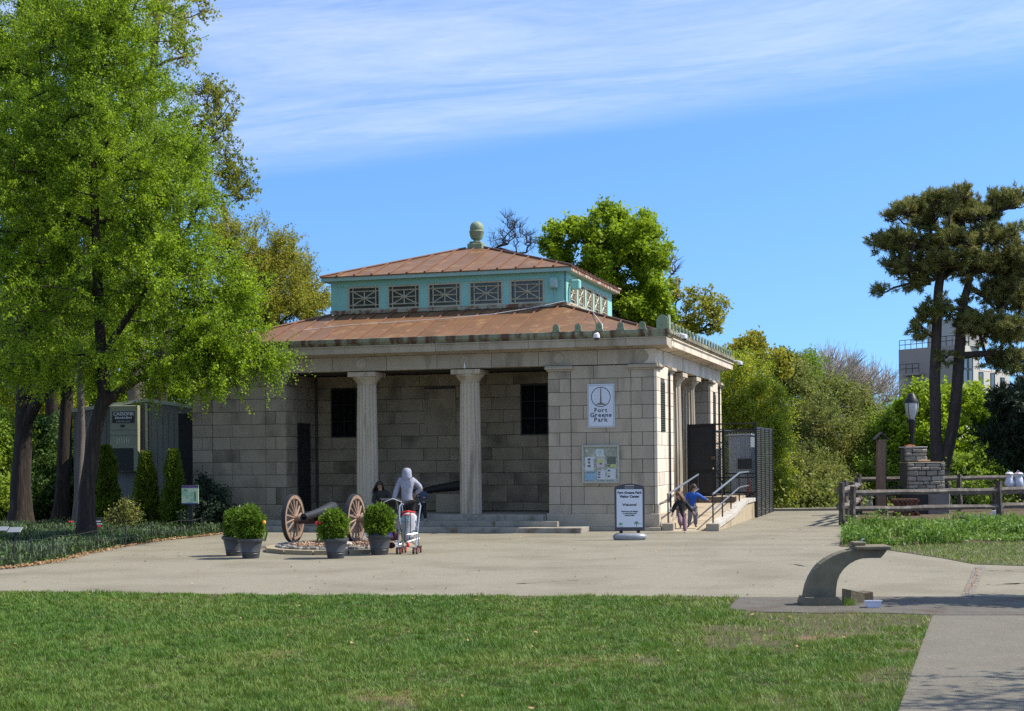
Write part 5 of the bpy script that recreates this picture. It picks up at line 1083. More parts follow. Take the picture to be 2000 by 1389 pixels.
x, y = scatter(bedR, 90000, 6.5, 16.5, 31, 42.5); inset = inside(x - .1, y - .25, bedR) & (y < 38.6 + x * .1); x, y = x[inset], y[inset]; dd = vnoise(x, y, .8, 21) * .6 + vnoise(x, y, .3, 2) * .4
k = rng.random(len(x)) < np.clip(dd * 2.4 - .7, 0.03, 1); x, y, dd = x[k], y[k], dd[k]; mound = vnoise(x, y, .75, 61); h_ = .04 + .36 * np.clip(mound * 1.6 - .4, 0, 1) + .10 * dd; h_ = h_ * rng.uniform(.5, 1.15, len(x))
strap('bed_plants', x[::5], y[::5], .015, h_[::5], rng.uniform(.014, .03, len(x[::5])), L_BEDR, 'bright green strap leaved plants in the bed before the rail fence')
x, y, h_ = [np.concatenate([v[1::5], v[2::5], v[3::5], v[1::5] + (rng.normal(0, .03, len(v[1::5])) if v is not h_ else 0)]) for v in (x, y, h_)]
P = np.stack([x, y, .02 + h_ * rng.random(len(x)) ** .5 * .95], 1)
tag(np_mesh('bed_foliage', leaf_quads(P, .065, .9), np.arange(3 * len(P)), L_BEDR, None, rng.random(len(P))), 'small fresh leaves among the plants before the rail fence', 'ground cover', kind='stuff')
# slope undergrowth and a far wood that closes the view
n = 42000; x = rng.uniform(4, 34, n); y = rng.uniform(51, 66, n); z = np.array([terr_z(a, b) for a, b in zip(x, y)]) + rng.random(n) ** 1.5 * (.6 + 2.2 * vnoise(x, y, 2.2, 7))
tag(np_mesh('undergrowth', leaf_quads(np.stack([x, y, z], 1), .13, .5), np.arange(3 * n), L_WOOD, None, rng.random(n)), 'tangled undergrowth falling away behind the path edge', 'undergrowth', kind='stuff')
n = 90000; th = rng.uniform(-.44, .44, n); Yd = rng.uniform(95, 118, n); x = th * Yd; hh = 8.2 + 2.6 * vnoise(th * 40, Yd / 9, 1, 3) + 1.5 * vnoise(th * 140, Yd / 9, 1, 5); hh -= 2.2 * (th > .16)
z = -6.4 + hh * rng.random(n) ** .6
tag(np_mesh('far_wood', leaf_quads(np.stack([x, Yd, z], 1), .34, .3), np.arange(3 * n), L_WOOD, None, rng.random(n)), 'distant mixed wood closing the view beyond the slope', 'wood', kind='stuff')
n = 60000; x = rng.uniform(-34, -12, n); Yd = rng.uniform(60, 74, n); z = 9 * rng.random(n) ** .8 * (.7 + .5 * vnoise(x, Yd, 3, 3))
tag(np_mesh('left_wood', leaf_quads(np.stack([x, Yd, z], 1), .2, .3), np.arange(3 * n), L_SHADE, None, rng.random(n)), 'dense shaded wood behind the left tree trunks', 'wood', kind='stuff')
# trees just outside the picture on the right whose shade falls across the path
tree('street_tree', 'leafy tree just outside the right edge shading the path by the fountain', [([(10.6, 19.6, 0), (10.6, 19.6, 1.8), (10.6, 19.6, 3.6)], [.16, .13, .05])], [], 150, L_MAPLE, BARK, .12, 90, .4, 5, .1, targets=np.array([10.4, 19.7, 3.9]) + rand_unit(150) * np.array([1.9, .7, .8]) * (rng.random((150, 1)) ** .4))
tree('street_tree', 'thin tree outside the lower right corner whose twigs shade the side path', [([(9.8, 12.3, 0), (9.8, 12.3, 2.2), (9.7, 12.2, 5)], [.12, .1, .04])], [], 60, L_MAPLE, BARK, .1, 16, .6, 4, .1, targets=np.array([9.0, 12.3, 4.6]) + rand_unit(60) * np.array([2.4, 1.2, 1.2]) * (rng.random((60, 1)) ** .4))
# dry leaves along the left bed edge
e = [G2(0, 1113), G2(60, 1106), G2(110, 1098), G2(170, 1083), G2(240, 1069), G2(310, 1057), G2(380, 1050), G2(430, 1044)]
n = 1800; i = rng.integers(0, len(e) - 1, n); t = rng.random(n); ex = np.array([[v.x, v.y] for v in e]); q = ex[i] * (1 - t[:, None]) + ex[i + 1] * t[:, None]; q += rng.normal(0, .11, (n, 2)) + np.array([.0, .05])
litter('fallen_leaves', q[:, 0], q[:, 1], np.full(n, .02), rng.uniform(.015, .038, n), 'rust brown fallen leaves along the edge of the left bed')

# twig and leaf scraps lying about on the paving
n = 420; x = rng.uniform(-9, 9, n); y = rng.uniform(21.8, 38, n); k = ~inside(x, y, bedL) & ~inside(x, y, bedR) & ~inside(x, y, lawn_poly) & ~inside(x, y, verge_poly)
litter('twig_scraps', x[k], y[k], np.full(k.sum(), .006), rng.uniform(.008, .03, k.sum()), 'small brown twig and leaf scraps lying on the paving')
planter(455, 1087, 'back left planter, half hidden behind the planter beside it', 1.0, (.03, .64, .235, .30), [], None)
planter(487, 1092, 'front left planter with a bushy shrub and one orange tulip', 1.0, (-.02, .68, .27, .33), [(.30, .68, 'orange')], None)
planter(654, 1092, 'planter before the cannon with red and yellow tulips', 1.0, (-.06, .64, .27, .28), [(-.35, .66, 'red'), (-.28, .68, 'red'), (-.07, .69, 'orange')], None)
planter(740, 1085, 'planter with purple pansies next to the stroller', 1.04, (-.0, .68, .29, .31), [(-.24, .42, 'white'), (-.05, .41, 'purple'), (.06, .42, 'purple'), (.24, .42, 'purple')], None)
# ================================================================== free standing sign
af = thing('sidewalk_sign', 'white welcome poster in a dark framed stand on a grey water base', 'sign', (2.72, 34.3, 0), -.06)
b = MB(); b.path([(-.28, 0, .085), (.28, 0, .085)], [.085, .085], 14, flat=2.1)
o = MB().lathe([(.02, 0), (.34, .0), (.39, .04), (.40, .09), (.37, .13), (.30, .16), (.06, .17)], 36, sy=.55).build('base', mat('silver_grey_plastic', (.20, .21, .23), (.27, .28, .30), 9, .3, .05, 30, spec=.6), af, 35)
arch = [(-.345, 0), (.345, 0), (.35, .98)] + [(.35 * math.cos(t), .98 + .11 * math.sin(t)) for t in [i * math.pi / 14 for i in range(1, 14)]] + [(-.35, .98)]
MB().prism(arch, -.035, .035).build('frame', mat('charcoal_plastic', (.04, .04, .05), (.055, .055, .065), 6, .4, spec=.5), af, loc=(0, 0, .22))
MB().box(-.30, .30, -.041, -.0355, .08, .96).build('poster', PAPER, af, loc=(0, 0, .22))
MB().path([(-.10, -.04, 1.21), (-.10, -.05, 1.26), (.10, -.05, 1.26), (.10, -.04, 1.21), (-.10, -.04, 1.21)], .010, 6).build('handle', STEEL, af)
for x in (-.2, .2): MB().path([(x, 0, .14), (x, 0, .23)], [.03, .05], 8).build('foot', BLACK, af)
for tx, z, s_, bd in (('Fort Greene Park', .88, .077, .0016), ('Visitor Center', .79, .077, .0016), ('Welcome!', .60, .078, .0012), ('Restrooms and displays', .445, .040, .001), ('on park history and', .40, .040, .001), ('ecology inside', .355, .040, .001)):
    text('lettering', tx, s_, INK, af, (0, -.0425, .22 + z), bold=bd * 2.2)
GRN = mat('green_print', (.03, .16, .05), (.05, .22, .07), 20, .7)
q = MB().prism([(-.26 + .05 * math.cos(t), .16 + .045 * math.sin(t)) for t in [i * 2 * math.pi / 20 for i in range(20)]], -.0435, -.0415); q.build('logo', mat('pale_green_print', (.45, .58, .46), rough=.7), af, loc=(0.05, 0, .22))
MB().prism([(-.25, .14), (-.16, .14), (-.185, .175), (-.205, .155), (-.22, .185)], -.0455, -.044).build('logo', GRN, af, loc=(0, 0, .22))
q = MB().prism([(.145, .10), (.165, .10), (.16, .17), (.15, .17)], -.0435, -.0415)
for k in range(9): a = math.pi * k / 8; q.prism([(.155, .16), (.155 + .055 * math.cos(a), .165 + .05 * math.sin(a)), (.155 + .055 * math.cos(a + .25), .165 + .05 * math.sin(a + .25))], -.0435, -.0415)
q.build('logo', GRN, af, loc=(0, 0, .22))
text('lettering', 'NYC PARKS', .022, GRN, af, (-.205, -.0425, .31)); text('lettering', 'CONSERVANCY', .018, GRN, af, (.235, -.0425, .375))
# ================================================================== drinking fountain, stone wedge, tub
CONC = mat('exposed_concrete', (.21, .18, .115), (.14, .12, .075), 5, .9, .5, 60, c3=(.11, .10, .08), s3=2.0, t3=(.5, .7))
FY = 19.3
def fp(px, py): p = at(px, py, FY); return (p.x, p.z)
outer = [fp(*p) for p in ((1569, 1166), (1571, 1155), (1574, 1142), (1580, 1127), (1588, 1113), (1598, 1101), (1611, 1091), (1626, 1083), (1644, 1076), (1665, 1071))]
inner = [fp(*p) for p in ((1730, 1072), (1722, 1083), (1716, 1089), (1696, 1089), (1680, 1090), (1667, 1094), (1655, 1101), (1645, 1110), (1637, 1121), (1632, 1134), (1630, 1150), (1629, 1166))]
ft = thing('drinking_fountain', 'concrete drinking fountain curving up like a wave beside the lawn corner', 'drinking fountain', (0, FY, 0))
poly = outer + [fp(1668, 1070), fp(1732, 1069)] + inner
b = MB().prism(poly, -.115, .115); o = b.build('stem', CONC, ft); bm_ = o.modifiers.new('bevel', 'BEVEL'); bm_.width = .025; bm_.segments = 2; bm_.limit_method = 'ANGLE'; bm_.angle_limit = math.radians(50)
x0, z0 = fp(1563, 1182); x1, z1 = fp(1643, 1164)
MB().prism([(x0, -.05), (x1, -.05), (x1 - .02, .05), (x1 - .08, z1), (x0 + .03, z1), (x0 + .0, .05)], -.20, .20).build('foot', CONC, ft)
xa, za = fp(1666, 1072); xb, zb_ = fp(1734, 1068)
MB().cbox(xa - .01, xb, -.19, .19, za - .005, za + .045, .012).build('basin', CONC, ft); xc, zc_ = fp(1663, 1062); xd, _ = fp(1688, 1062)
MB().cbox(xc, xd, -.10, .10, za + .046, za + .095, .012).build('spout_block', CONC, ft); MB().path([(xd - .04, 0, za + .09), (xd - .03, 0, za + .12), (xd, 0, za + .125)], .012, 6).build('spout', STEEL, ft)
g = gnd(1680, 1178); wd = thing('stone_wedge', 'tilted tan stone block lying right of the fountain foot', 'stone', (g.x, g.y + .12, .012), .25)
MB().prism([(-.17, 0), (.03, 0), (.03, .115), (-.165, .165)], -.13, .13).build('block', mat('tan_block', (.24, .19, .11), (.18, .14, .08), 5, .9, .3), wd); MB().prism([(.034, 0), (.155, .03), (.15, .13), (.034, .115)], -.13, .13).build('end_piece', mat('dark_tan_block', (.13, .095, .055), (.1, .075, .045), 5, .9, .3), wd)
g = gnd(1707, 1189); tb = thing('plastic_tub', 'white translucent plastic tub on the ground near the fountain', 'tub', (g.x, g.y + .06, .014))
TUB = mat('milky_plastic', (.66, .68, .80), (.6, .62, .76), 8, .3, trans=.3); b = MB(); b.prism([(-.08, 0), (.08, 0), (.10, .085), (-.10, .085)], -.062, -.058); b.prism([(-.08, 0), (.08, 0), (.10, .085), (-.10, .085)], .058, .062); b.prism([(-.08, 0), (-.076, 0), (-.096, .085), (-.10, .085)], -.058, .058); b.prism([(.076, 0), (.08, 0), (.10, .085), (.096, .085)], -.058, .058); b.box(-.076, .076, -.058, .058, 0, .004); b.build('body', TUB, tb)
MB().cbox(-.106, .106, -.07, -.0625, .078, .09, .002).build('rim', WHITE, tb)
n = 260; xx = rng.normal(xb - .62, .05, n) ; yy = FY - .1 + rng.normal(0, .08, n)
o = blades('weed_tuft', np.full(n, x1) + rng.normal(.06, .05, n), yy, np.full(n, .012), rng.uniform(.04, .11, n), np.full(n, .008), GRASSM, rng.random(n), .8); tag(o, 'small tuft of grass at the fountain foot', 'grass', kind='stuff')
# ================================================================== rail fence, oven, lamp and things on the right
OLDW = mat('weathered_timber', (.17, .145, .12), (.095, .08, .065), 3, .9, .5, 30, c3=(.25, .22, .19), s3=7, stretch=(1, 1, 1), t3=(.52, .7))
OLDW2 = mat('dark_weathered_timber', (.085, .075, .065), (.045, .04, .035), 4, .9, .5, 30, c3=(.14, .12, .10), s3=6)
FG = 'weathered split rail fence around the oven yard'
def hewn(p0, p1, w, h, seed):
    r = random.Random(seed); p0, p1 = Vector(p0), Vector(p1); n = 7; pts = [p0.lerp(p1, i / (n - 1)) + Vector((r.uniform(-.01, .01), r.uniform(-.01, .01), r.uniform(-.012, .012))) for i in range(n)]
    return MB().path(pts, [w * r.uniform(.85, 1.1) for _ in range(n)], 6, flat=h / w)
def rail_fence(label, posts, rails, ph):
    o = thing('rail_fence', label, 'fence', (posts[0][0], posts[0][1], 0), 0, FG); ox, oy = posts[0][:2]
    for i, p in enumerate(posts): hewn((p[0] - ox, p[1] - oy, -.1), (p[0] - ox + R_.uniform(-.04, .04), p[1] - oy, ph + R_.uniform(-.04, .08)), .125, .09, i * 7 + 1).build('post', OLDW2, o)
    for i in range(len(posts) - 1):
        for z in rails: hewn((posts[i][0] - ox - .1, posts[i][1] - oy, z + R_.uniform(-.03, .03)), (posts[i + 1][0] - ox + .1, posts[i + 1][1] - oy, z + R_.uniform(-.03, .03)), .075, .085, i * 31 + int(z * 100)).build('rail', OLDW, o)
c0 = (9.14, 39.7)
rail_fence('front run of the split rail fence from the path corner to the right edge', [c0, (13.5, 40.9), (17.6, 42)], (.46, .90), 1.08)
rail_fence('side run of the split rail fence going back from the path corner', [(8.94, 40.0), (9.55, 42.2), (10.3, 44.6), (11.0, 47.0)], (.5, .95), 1.12)
rail_fence('back run of the split rail fence beyond the stone oven', [(11.2, 47.6), (14.6, 48.2), (17.8, 49.0), (21, 49.6)], (.62, 1.12), 1.25)
tpst = thing('timber_post', 'tall reddish timber post with a small gabled cap', 'post', (11.65, 46.6, 0))
b = MB(); b.prism([(-.16, 0), (.16, 0), (.115, 2.38), (-.115, 2.38)], -.12, .12); b.build('shaft', mat('reddish_timber', (.21, .135, .09), (.14, .085, .055), 4, .85, .4, 20, stretch=(4, 4, .4)), tpst)
MB().box(.118, .14, -.12, .12, 0, 2.3).build('batten', OLDW, tpst); MB().prism([(-.22, 2.36), (0, 2.58), (.22, 2.36), (.22, 2.40), (0, 2.62), (-.22, 2.40)], -.17, .17).build('cap', OLDW2, tpst)
ov = thing('stone_oven', 'rubble stone oven with a stepped chimney behind the rail fence', 'oven', (13.0, 46.6, 0))
RUB = mat('grey_rubble', (.34, .30, .235), (.20, .18, .14), 5, .9, .4, 30, objvar=.25)
rub_me = []
for v in range(8):
    w_, h_ = .20 + .055 * v, .11 + .015 * (v % 4); me = MB().cbox(-w_ / 2, w_ / 2, -.1, .1, -h_ / 2, h_ / 2, .022).mesh('stone')
    for vt in me.vertices: vt.co += Vector((R_.uniform(-.012, .012), R_.uniform(-.01, .01), R_.uniform(-.01, .01)))
    me.materials.append(RUB); rub_me.append((me, w_, h_))
def rubble(x0, x1, y, z0, z1, depth):
    z = z0
    while z < z1 - .03:
        x = x0; hrow = R_.choice([.11, .14, .17]); hrow = min(hrow, z1 - z)
        while x < x1 - .03:
            me, w_, h_ = R_.choice(rub_me); w2 = min(w_ * 1.0, x1 - x) if x1 - x - w_ > .08 else x1 - x
            o = link('stone', me, None, ov, (x + w2 / 2, y + R_.uniform(-.035, .02), z + hrow / 2), (R_.uniform(-.05, .05), R_.uniform(-.035, .035), R_.uniform(-.08, .08))); o.scale = (w2 / w_ * .96, 1, hrow / h_ * .92); x += w2
        z += hrow
MB().box(-.50, .62, .0, 1.0, 0, 1.6).build('core', JOINT, ov); rubble(-.52, .64, .0, .72, 1.62, 1); MB().cbox(-.53, .65, -.10, 1.0, 1.62, 1.65, .012).build('ledge', STONE_D, ov)
MB().box(-.50, .14, .3, .9, 1.68, 2.12).build('core', JOINT, ov); rubble(-.52, .15, .25, 1.68, 2.10, 1); MB().cbox(-.53, .165, .14, .95, 2.11, 2.145, .01).build('ledge', CAPM, ov)
MB().cbox(-.62, .05, -.22, 1.0, -.02, .70, .03).build('firebox', BRONZE, ov); MB().cbox(.06, .76, -.24, 1.0, -.02, .71, .04).build('base_block', mat('smeared_plaster', (.2, .18, .16), (.12, .105, .095), 2.2, .9, .2, c3=(.36, .3, .27), s3=2.5, t3=(.58, .7)), ov)
for x, y, z, w_, m_, lab in ((-.28, .6, 2.155, .14, mat('terracotta', (.38, .13, .06), rough=.8), 'terracotta tile lying on the oven chimney'), (.0, .1, 1.675, .2, mat('tan_board', (.42, .28, .16), rough=.8), 'tan board lying on the oven ledge')):
    o = thing('tile' if 'tile' in lab else 'board', lab, 'tile' if 'tile' in lab else 'board', (13.0 + x, 46.6 + y, z), .2); MB().cbox(-w_, w_, -.1, .1, 0, .045, .01).cbox(-w_ * .4, w_ * .4, -.05, .05, .046, .06, .004).build('slab', m_, o)
def log_pile():
    o = thing('log_pile', 'stack of split firewood beside the oven behind the fence', 'firewood', (12.15, 45.6, 0)); lm = MB().tube((0, -.25, 0), (0, .25, 0), .06, .055, 8).mesh('log'); lm.materials.append(mat('red_brown_log', (.15, .06, .035), (.1, .045, .03), 7, .85))
    for r_ in range(5):
        for c_ in range(6 - r_ % 2): link('log', lm, None, o, (-.32 + c_ * .125 + (r_ % 2) * .06, R_.uniform(-.04, .04), .06 + r_ * .105), (0, 0, R_.uniform(-.1, .1)))
log_pile()
wh = thing('cart_wheel', 'dark iron cart wheel leaning behind the timber post', 'wheel', (12.25, 47.1, .62), .2); ringm(.26, .30, -.02, .02, 28).build('rim', IRON, wh, rot=(0, 0, math.pi / 2)); 
for k in range(6): MB().tube((0, 0, .03), (0, 0, .27), .012, .012, 5).build('spoke', IRON, wh, rot=(0, 2 * math.pi * k / 6, 0))
MB().lathe([(.04, -.03), (.04, .03)], 10).build('hub', IRON, wh, rot=(math.pi / 2, 0, 0))
lp = thing('street_lamp', 'black park lamp post with a frosted globe lantern left of the pine', 'street lamp', (14.1, 52, terr_z(14.1, 52)))
lz = -terr_z(14.1, 52)
MB().lathe([(.16, 0), (.16, .25), (.11, .32), (.10, .9), (.085, 1.0), (.075, lz + 2.6), (.08, lz + 2.62), (.10, lz + 2.72), (.12, lz + 2.95), (.14, lz + 3.10), (.13, lz + 3.12)], 14).build('post', BLACK, lp, 30)
MB().lathe([(.115, 3.13), (.19, 3.30), (.23, 3.55), (.235, 3.70)], 16, (0, 0, lz)).build('globe', mat('frosted_glass', (.52, .54, .52), (.46, .48, .46), 4, .3), lp, 60)
MB().lathe([(.25, 3.70), (.24, 3.78), (.17, 3.90), (.13, 3.98), (.10, 4.03), (.02, 4.05)], 16, (0, 0, lz)).build('hood', BLACK, lp, 40)
for k in range(4): a = math.pi / 4 + k * math.pi / 2; MB().path([(.12 * math.cos(a), .12 * math.sin(a), lz + 3.12), (.20 * math.cos(a), .20 * math.sin(a), lz + 3.3), (.245 * math.cos(a), .245 * math.sin(a), lz + 3.7)], .012, 5).build('rib', BLACK, lp)
BAG = mat('crumpled_bag', (.62, .63, .68), (.42, .44, .52), 18, .5, .8, 25, c3=(.6, .12, .06), s3=14, t3=(.6, .65))
for i, (px, lab) in enumerate(((1972, 'left one of two crumpled white bags standing behind the fence'), (1990, 'right one of two crumpled white bags, with orange print'))):
    p = at(px, 962, 42.3); o = thing('plastic_bag', lab, 'bag', (p.x, 42.3, .93), 0, 'white bags on the table behind the fence')
    b = MB().lathe([(.08, 0), (.13, .05), (.135, .16), (.10, .26), (.07, .33), (.12, .40), (.06, .44)], 12); me = b.mesh('bag', 60)
    for v in me.vertices: v.co += Vector((R_.uniform(-.02, .02), R_.uniform(-.02, .02), R_.uniform(-.02, .02)))
    link('sack', me, BAG, o); MB().path([(-.07, 0, .42), (-.03, 0, .50), (.04, 0, .43)], .012, 5).build('bag_handle', BAG, o)
tbl = thing('work_table', 'plain timber table behind the fence carrying the white bags', 'table', (14.55, 42.5, 0)); MB().cbox(-.7, .8, -.3, .3, .88, .925, .008).build('tabletop', OLDW, tbl)
for x in (-.62, .72):
    for y in (-.24, .24): MB().box(x - .03, x + .03, y - .03, y + .03, 0, .88).build('leg', OLDW2, tbl)
for (px, py, Y, lab, c_) in ((1945, 1028, 41.6, 'stack of upturned white buckets behind the fence post', WHITE),):
    p = at(px, py, Y); o = thing('bucket', lab, 'bucket', (p.x, Y, 0)); MB().lathe([(.17, 0), (.17, .03), (.15, .035), (.145, .12), (.16, .125), (.155, .2), (.12, .30), (.02, .305)], 18).build('tub', c_, o, 30); MB().path([(-.16, -.02, .1), (0, -.18, .06), (.16, -.02, .1)], .006, 5).build('bucket_handle', STEEL, o)
p = at(1908, 1030, 41.8); o = thing('crate', 'low pale tray on the ground left of the white buckets', 'crate', (p.x, 41.8, 0)); b = MB(); b.cbox(-.35, .35, -.2, .2, 0, .03, .004); b.box(-.35, .35, -.2, -.18, .031, .16); b.box(-.35, .35, .18, .2, .031, .16); b.build('tray', STEEL, o); MB().box(-.37, .37, -.215, -.201, .12, .165).build('tray_rim', WHITE, o)
p = at(1945, 996, 48.4); o = thing('flower_pot', 'small terracotta flower pot on the far fence rail', 'pot', (p.x, 48.25, .66)); MB().lathe([(.08, 0), (.11, .17), (.125, .175), (.125, .21), (.1, .21)], 14).build('pot', MATS['terracotta'], o, 30); MB().lathe([(.01, .2), (.1, .2)], 12).build('soil', SOIL, o)
# ================================================================== trailer, bed fence and little signs
TRG = mat('trailer_siding', (.21, .208, .19), (.175, .173, .158), 2, .6, spec=.3); TRO = mat('olive_housing', (.30, .305, .20), (.26, .265, .175), 2, .6); TRW = mat('trailer_trim', (.45, .47, .42), (.36, .38, .33), 4, .6)
TX, TY = -11.05, 44.6
tr_ = thing('office_trailer', 'dark grey office trailer with an air conditioner and rental sign behind the shrubs', 'trailer', (TX, TY, 0))
x0, x1, zb0, ze = -2.2, 1.95, .72, 3.42
MB().prism([(x0, zb0), (x1, zb0), (x1, ze), (0.05, ze + .30), (x0, ze)], 0, 8.5, 'xz').build('body', TRG, tr_)
b = MB()
for i in range(24):
    x = x0 + .1 + i * .17
    if -.95 < x < -.05: continue
    b.box(x, x + .05, -.014, 0, zb0 + .05, ze - .05)
b.build('siding_rib', TRG, tr_)
MB().prism([(x0 - .12, ze - .02), (.05, ze + .30), (x1 + .12, ze - .02), (x1 + .12, ze + .08), (.05, ze + .40), (x0 - .12, ze + .08)], -.14, 8.6, 'xz').build('roof', TRW, tr_)
MB().cbox(-.02, .06, -.05, -.02, 2.1, ze + .28, .004).build('corner_trim', TRW, tr_)
ac = MB().cbox(-.98, -.14, -.42, -.0, 1.62, 3.60, .015).build('air_conditioner', TRO, tr_)
MB().box(-.95, -.28, -.428, -.421, 1.64, 2.32).build('intake_screen', mat('dark_screen', (.035, .038, .035), rough=.8), ac)
b = MB()
for i in range(6): b.box(-.78 + i * .07, -.745 + i * .07, -.43, -.421, 2.45, 2.62)
b.build('louvre_slot', CREAM, ac); b = MB().box(-.98, -.14, -.432, -.421, 2.70, 2.72).box(-.98, -.14, -.432, -.421, 2.86, 2.88); b.build('seam', TRG, ac); MB().box(-.66, -.54, -.44, -.421, 2.95, 3.02).build('plate', BLACK, ac)
MB().box(-.90, -.24, -.445, -.421, 3.08, 3.42).build('sign_panel', BLACK, tr_)
LETW = mat('white_lettering', (.7, .72, .7), rough=.6)
text('lettering', 'CASSONE', .135, LETW, tr_, (-.57, -.448, 3.34), bold=.003, sx=1.02); text('lettering', '800.640.8844', .095, LETW, tr_, (-.57, -.448, 3.225), bold=.002, sx=.98); text('lettering', 'www.cassone.com', .06, LETW, tr_, (-.57, -.448, 3.125), sx=.95)
text('lettering', '40-248', .16, LETW, tr_, (-.50, -.33, .32)); text('lettering', '40-248', .16, LETW, tr_, (.42, -.33, .32))
MB().box(x0 + .1, x1 - .1, -.0, 8.4, .0, .71).build('skirting', BLACK, tr_); MB().box(-2.0, 1.9, -.32, -.26, .15, .5).build('drawbar_panel', BLACK, tr_)
MB().cbox(.98, 1.95, -.03, -.015, .75, 3.35, .004).build('door', MATS['black_bronze'], tr_)  # black sheet standing in for the shade of a recess, no real door
WLM = mat('dark_fence_metal', (.012, .014, .013), (.03, .03, .028), 9, .6)
fpts = [(-12, 1120), (31, 1106), (65, 1099), (106, 1091), (193, 1076), (248, 1069), (300, 1059), (356, 1051), (398, 1046)]
lf = thing('wire_fence', 'low black wire fence edging the bed under the ginkgos', 'fence', (0, 0, 0)); tops = []
for px, py in fpts:
    g = gnd(px, py) + Vector((-.06, .1, 0)); tops.append(g); MB().tube((g.x, g.y, -.05), (g.x + R_.uniform(-.02, .02), g.y, .47), .02, .018, 6).build('post', WLM, lf)
for z in (.44, .22):
    b = MB()
    for i in range(len(tops) - 1):
        p, q = tops[i], tops[i + 1]; b.path([(p.x, p.y, z), ((p.x + q.x) / 2, (p.y + q.y) / 2, z - .03), (q.x, q.y, z)], .006, 4)
    b.build('wire', WLM, lf)
def plant_sign(px, py, Y, label, w, h, tilt, m_):
    p = at(px, py, Y); o = thing('plant_label', label, 'sign', (p.x, Y, 0)); MB().tube((0, 0, 0), (0, 0, p.z), .025, .025, 6).build('post', BLACK, o)
    MB().cbox(-w / 2, w / 2, -h / 2, h / 2, -.01, .01, .004).build('panel', m_, o, loc=(0, -.02, p.z), rot=(tilt, 0, 0)); return o, p
plant_sign(30, 1035, 31.5, 'tilted grey label plate on a post before the stout ginkgo', .28, .22, .45, STEEL); plant_sign(-2, 1033, 32.2, 'tilted grey label plate cut by the left picture edge', .4, .2, .4, STEEL)
o, p = plant_sign(189, 1020, 37.4, 'small dark sign with white lines beside the leaning ginkgo', .27, .24, 1.35, BLACK)
text('lettering', 'PLEASE KEEP', .042, LETW, o, (0, -.06, p.z + .02), (1.4, 0, 0), bold=.003); text('lettering', 'OFF PLANTINGS', .040, LETW, o, (0, -.05, p.z - .045), (1.4, 0, 0), bold=.003)
ms = thing('map_sign', 'small park map panel on a black post at the bed corner', 'sign', (-8.55, 39.2, 0)); MB().box(-.05, .05, -.03, .03, 0, 1.0).build('post', BLACK, ms)
MB().cbox(-.225, .225, -.06, -.031, .78, 1.28, .004).build('panel', mat('pale_map_print', (.62, .66, .48), (.5, .62, .42), 5, .5, c3=(.35, .52, .32), s3=4, t3=(.52, .56)), ms); MB().box(-.225, .225, -.063, -.0605, 1.21, 1.28).build('header_band', mat('navy_print', (.06, .07, .22), rough=.5), ms); MB().box(-.225, .225, -.063, -.0605, .78, .81).build('footer_band', MATS['navy_print'], ms)
MB().box(.12, .15, -.065, -.0605, .86, 1.1).build('map_path', GRN, ms)
text('lettering', 'Fort Greene Park', .04, PETAL['red'], ms, (-.02, -.065, 1.245)); text('lettering', 'Map', .05, GRN, ms, (-.12, -.065, 1.15))
for px, py, Y, lab in ((138, 1021, 37.5, 'red tulips between the two left trunks'), (191, 1030, 36.8, 'red flowers under the small dark sign')):
    p = at(px, py, Y); o = thing('tulips', lab, 'flowers', (p.x, Y, 0))
    for k in range(3): MB().tube((k * .03, 0, 0), (k * .045 - .04, 0, p.z), .006, .005, 4).build('flower_stem', L_BOX, o); MB().lathe([(.003, 0), (.018, .012), (.02, .03), (.01, .045)], 6, (k * .045 - .04, 0, p.z)).build('bloom', PETAL['red'], o)
# ================================================================== apartment block far behind the pine
A_, C_, B_ = at(1758, 800, 178), at(1873, 800, 170), at(1972, 800, 182)
D_ = Vector((A_.x + B_.x - C_.x, A_.y + B_.y - C_.y, 0)); zr = lambda y, Y: CH - (y - 889 + .0096 * 870) / FPX * Y
apt = thing('apartment_building', 'grey and beige apartment block with roof railings far behind the pine', 'building', (C_.x, C_.y, -8))
BEI = mat('beige_render', (.50, .46, .40), (.44, .41, .36), .3, .85); GRB = mat('shade_toned_render', (.37, .30, .25), (.33, .27, .225), .5, .85)  # second tone paints the shade of the block's unlit left face
L_ = lambda v: Vector((v.x - C_.x, v.y - C_.y)); a, b2, d_ = L_(A_), L_(B_), L_(D_); zt = zr(679, 175) + 8; zl = zr(727, 180) + 8; k1 = .40
m1 = b2 * k1; m1d = a + (d_ - a) * k1
MB().prism([(a.x, a.y), (0, 0), (m1.x, m1.y), (m1d.x, m1d.y)], 0, zt, 'xy').build('tower', BEI, apt)
MB().prism([(m1.x * 1.001, m1.y * 1.001), (b2.x, b2.y), (d_.x, d_.y), (m1d.x, m1d.y)], 0, zl, 'xy').build('wing', BEI, apt)
n_ = Vector((a.y, -a.x)).normalized(); n_ = -n_ if n_.y > 0 else n_
face = lambda t, o_: (a.x * t + n_.x * o_, a.y * t + n_.y * o_)
MB().prism([face(1, .15), face(0, .15), face(0, .0), face(1, 0)], 0, zt - .01, 'xy').build('side_wall', GRB, apt)
pa = [face(.12, -1), face(.62, -1), face(.62, -6), face(.12, -6)]; MB().prism(pa, zt, zt + 3.2, 'xy').build('penthouse', BEI, apt)
def railing(p, q, z):
    b = MB(); p, q = Vector((*p, z)), Vector((*q, z)); n = max(3, int((q - p).length / .9))
    for i in range(n + 1): v = p.lerp(q, i / n); b.tube(v, v + Vector((0, 0, 1.1)), .04, .04, 4)
    for h in (.55, 1.1): b.tube(p + Vector((0, 0, h)), q + Vector((0, 0, h)), .04, .04, 4)
    b.build('railing', BLACK, apt)
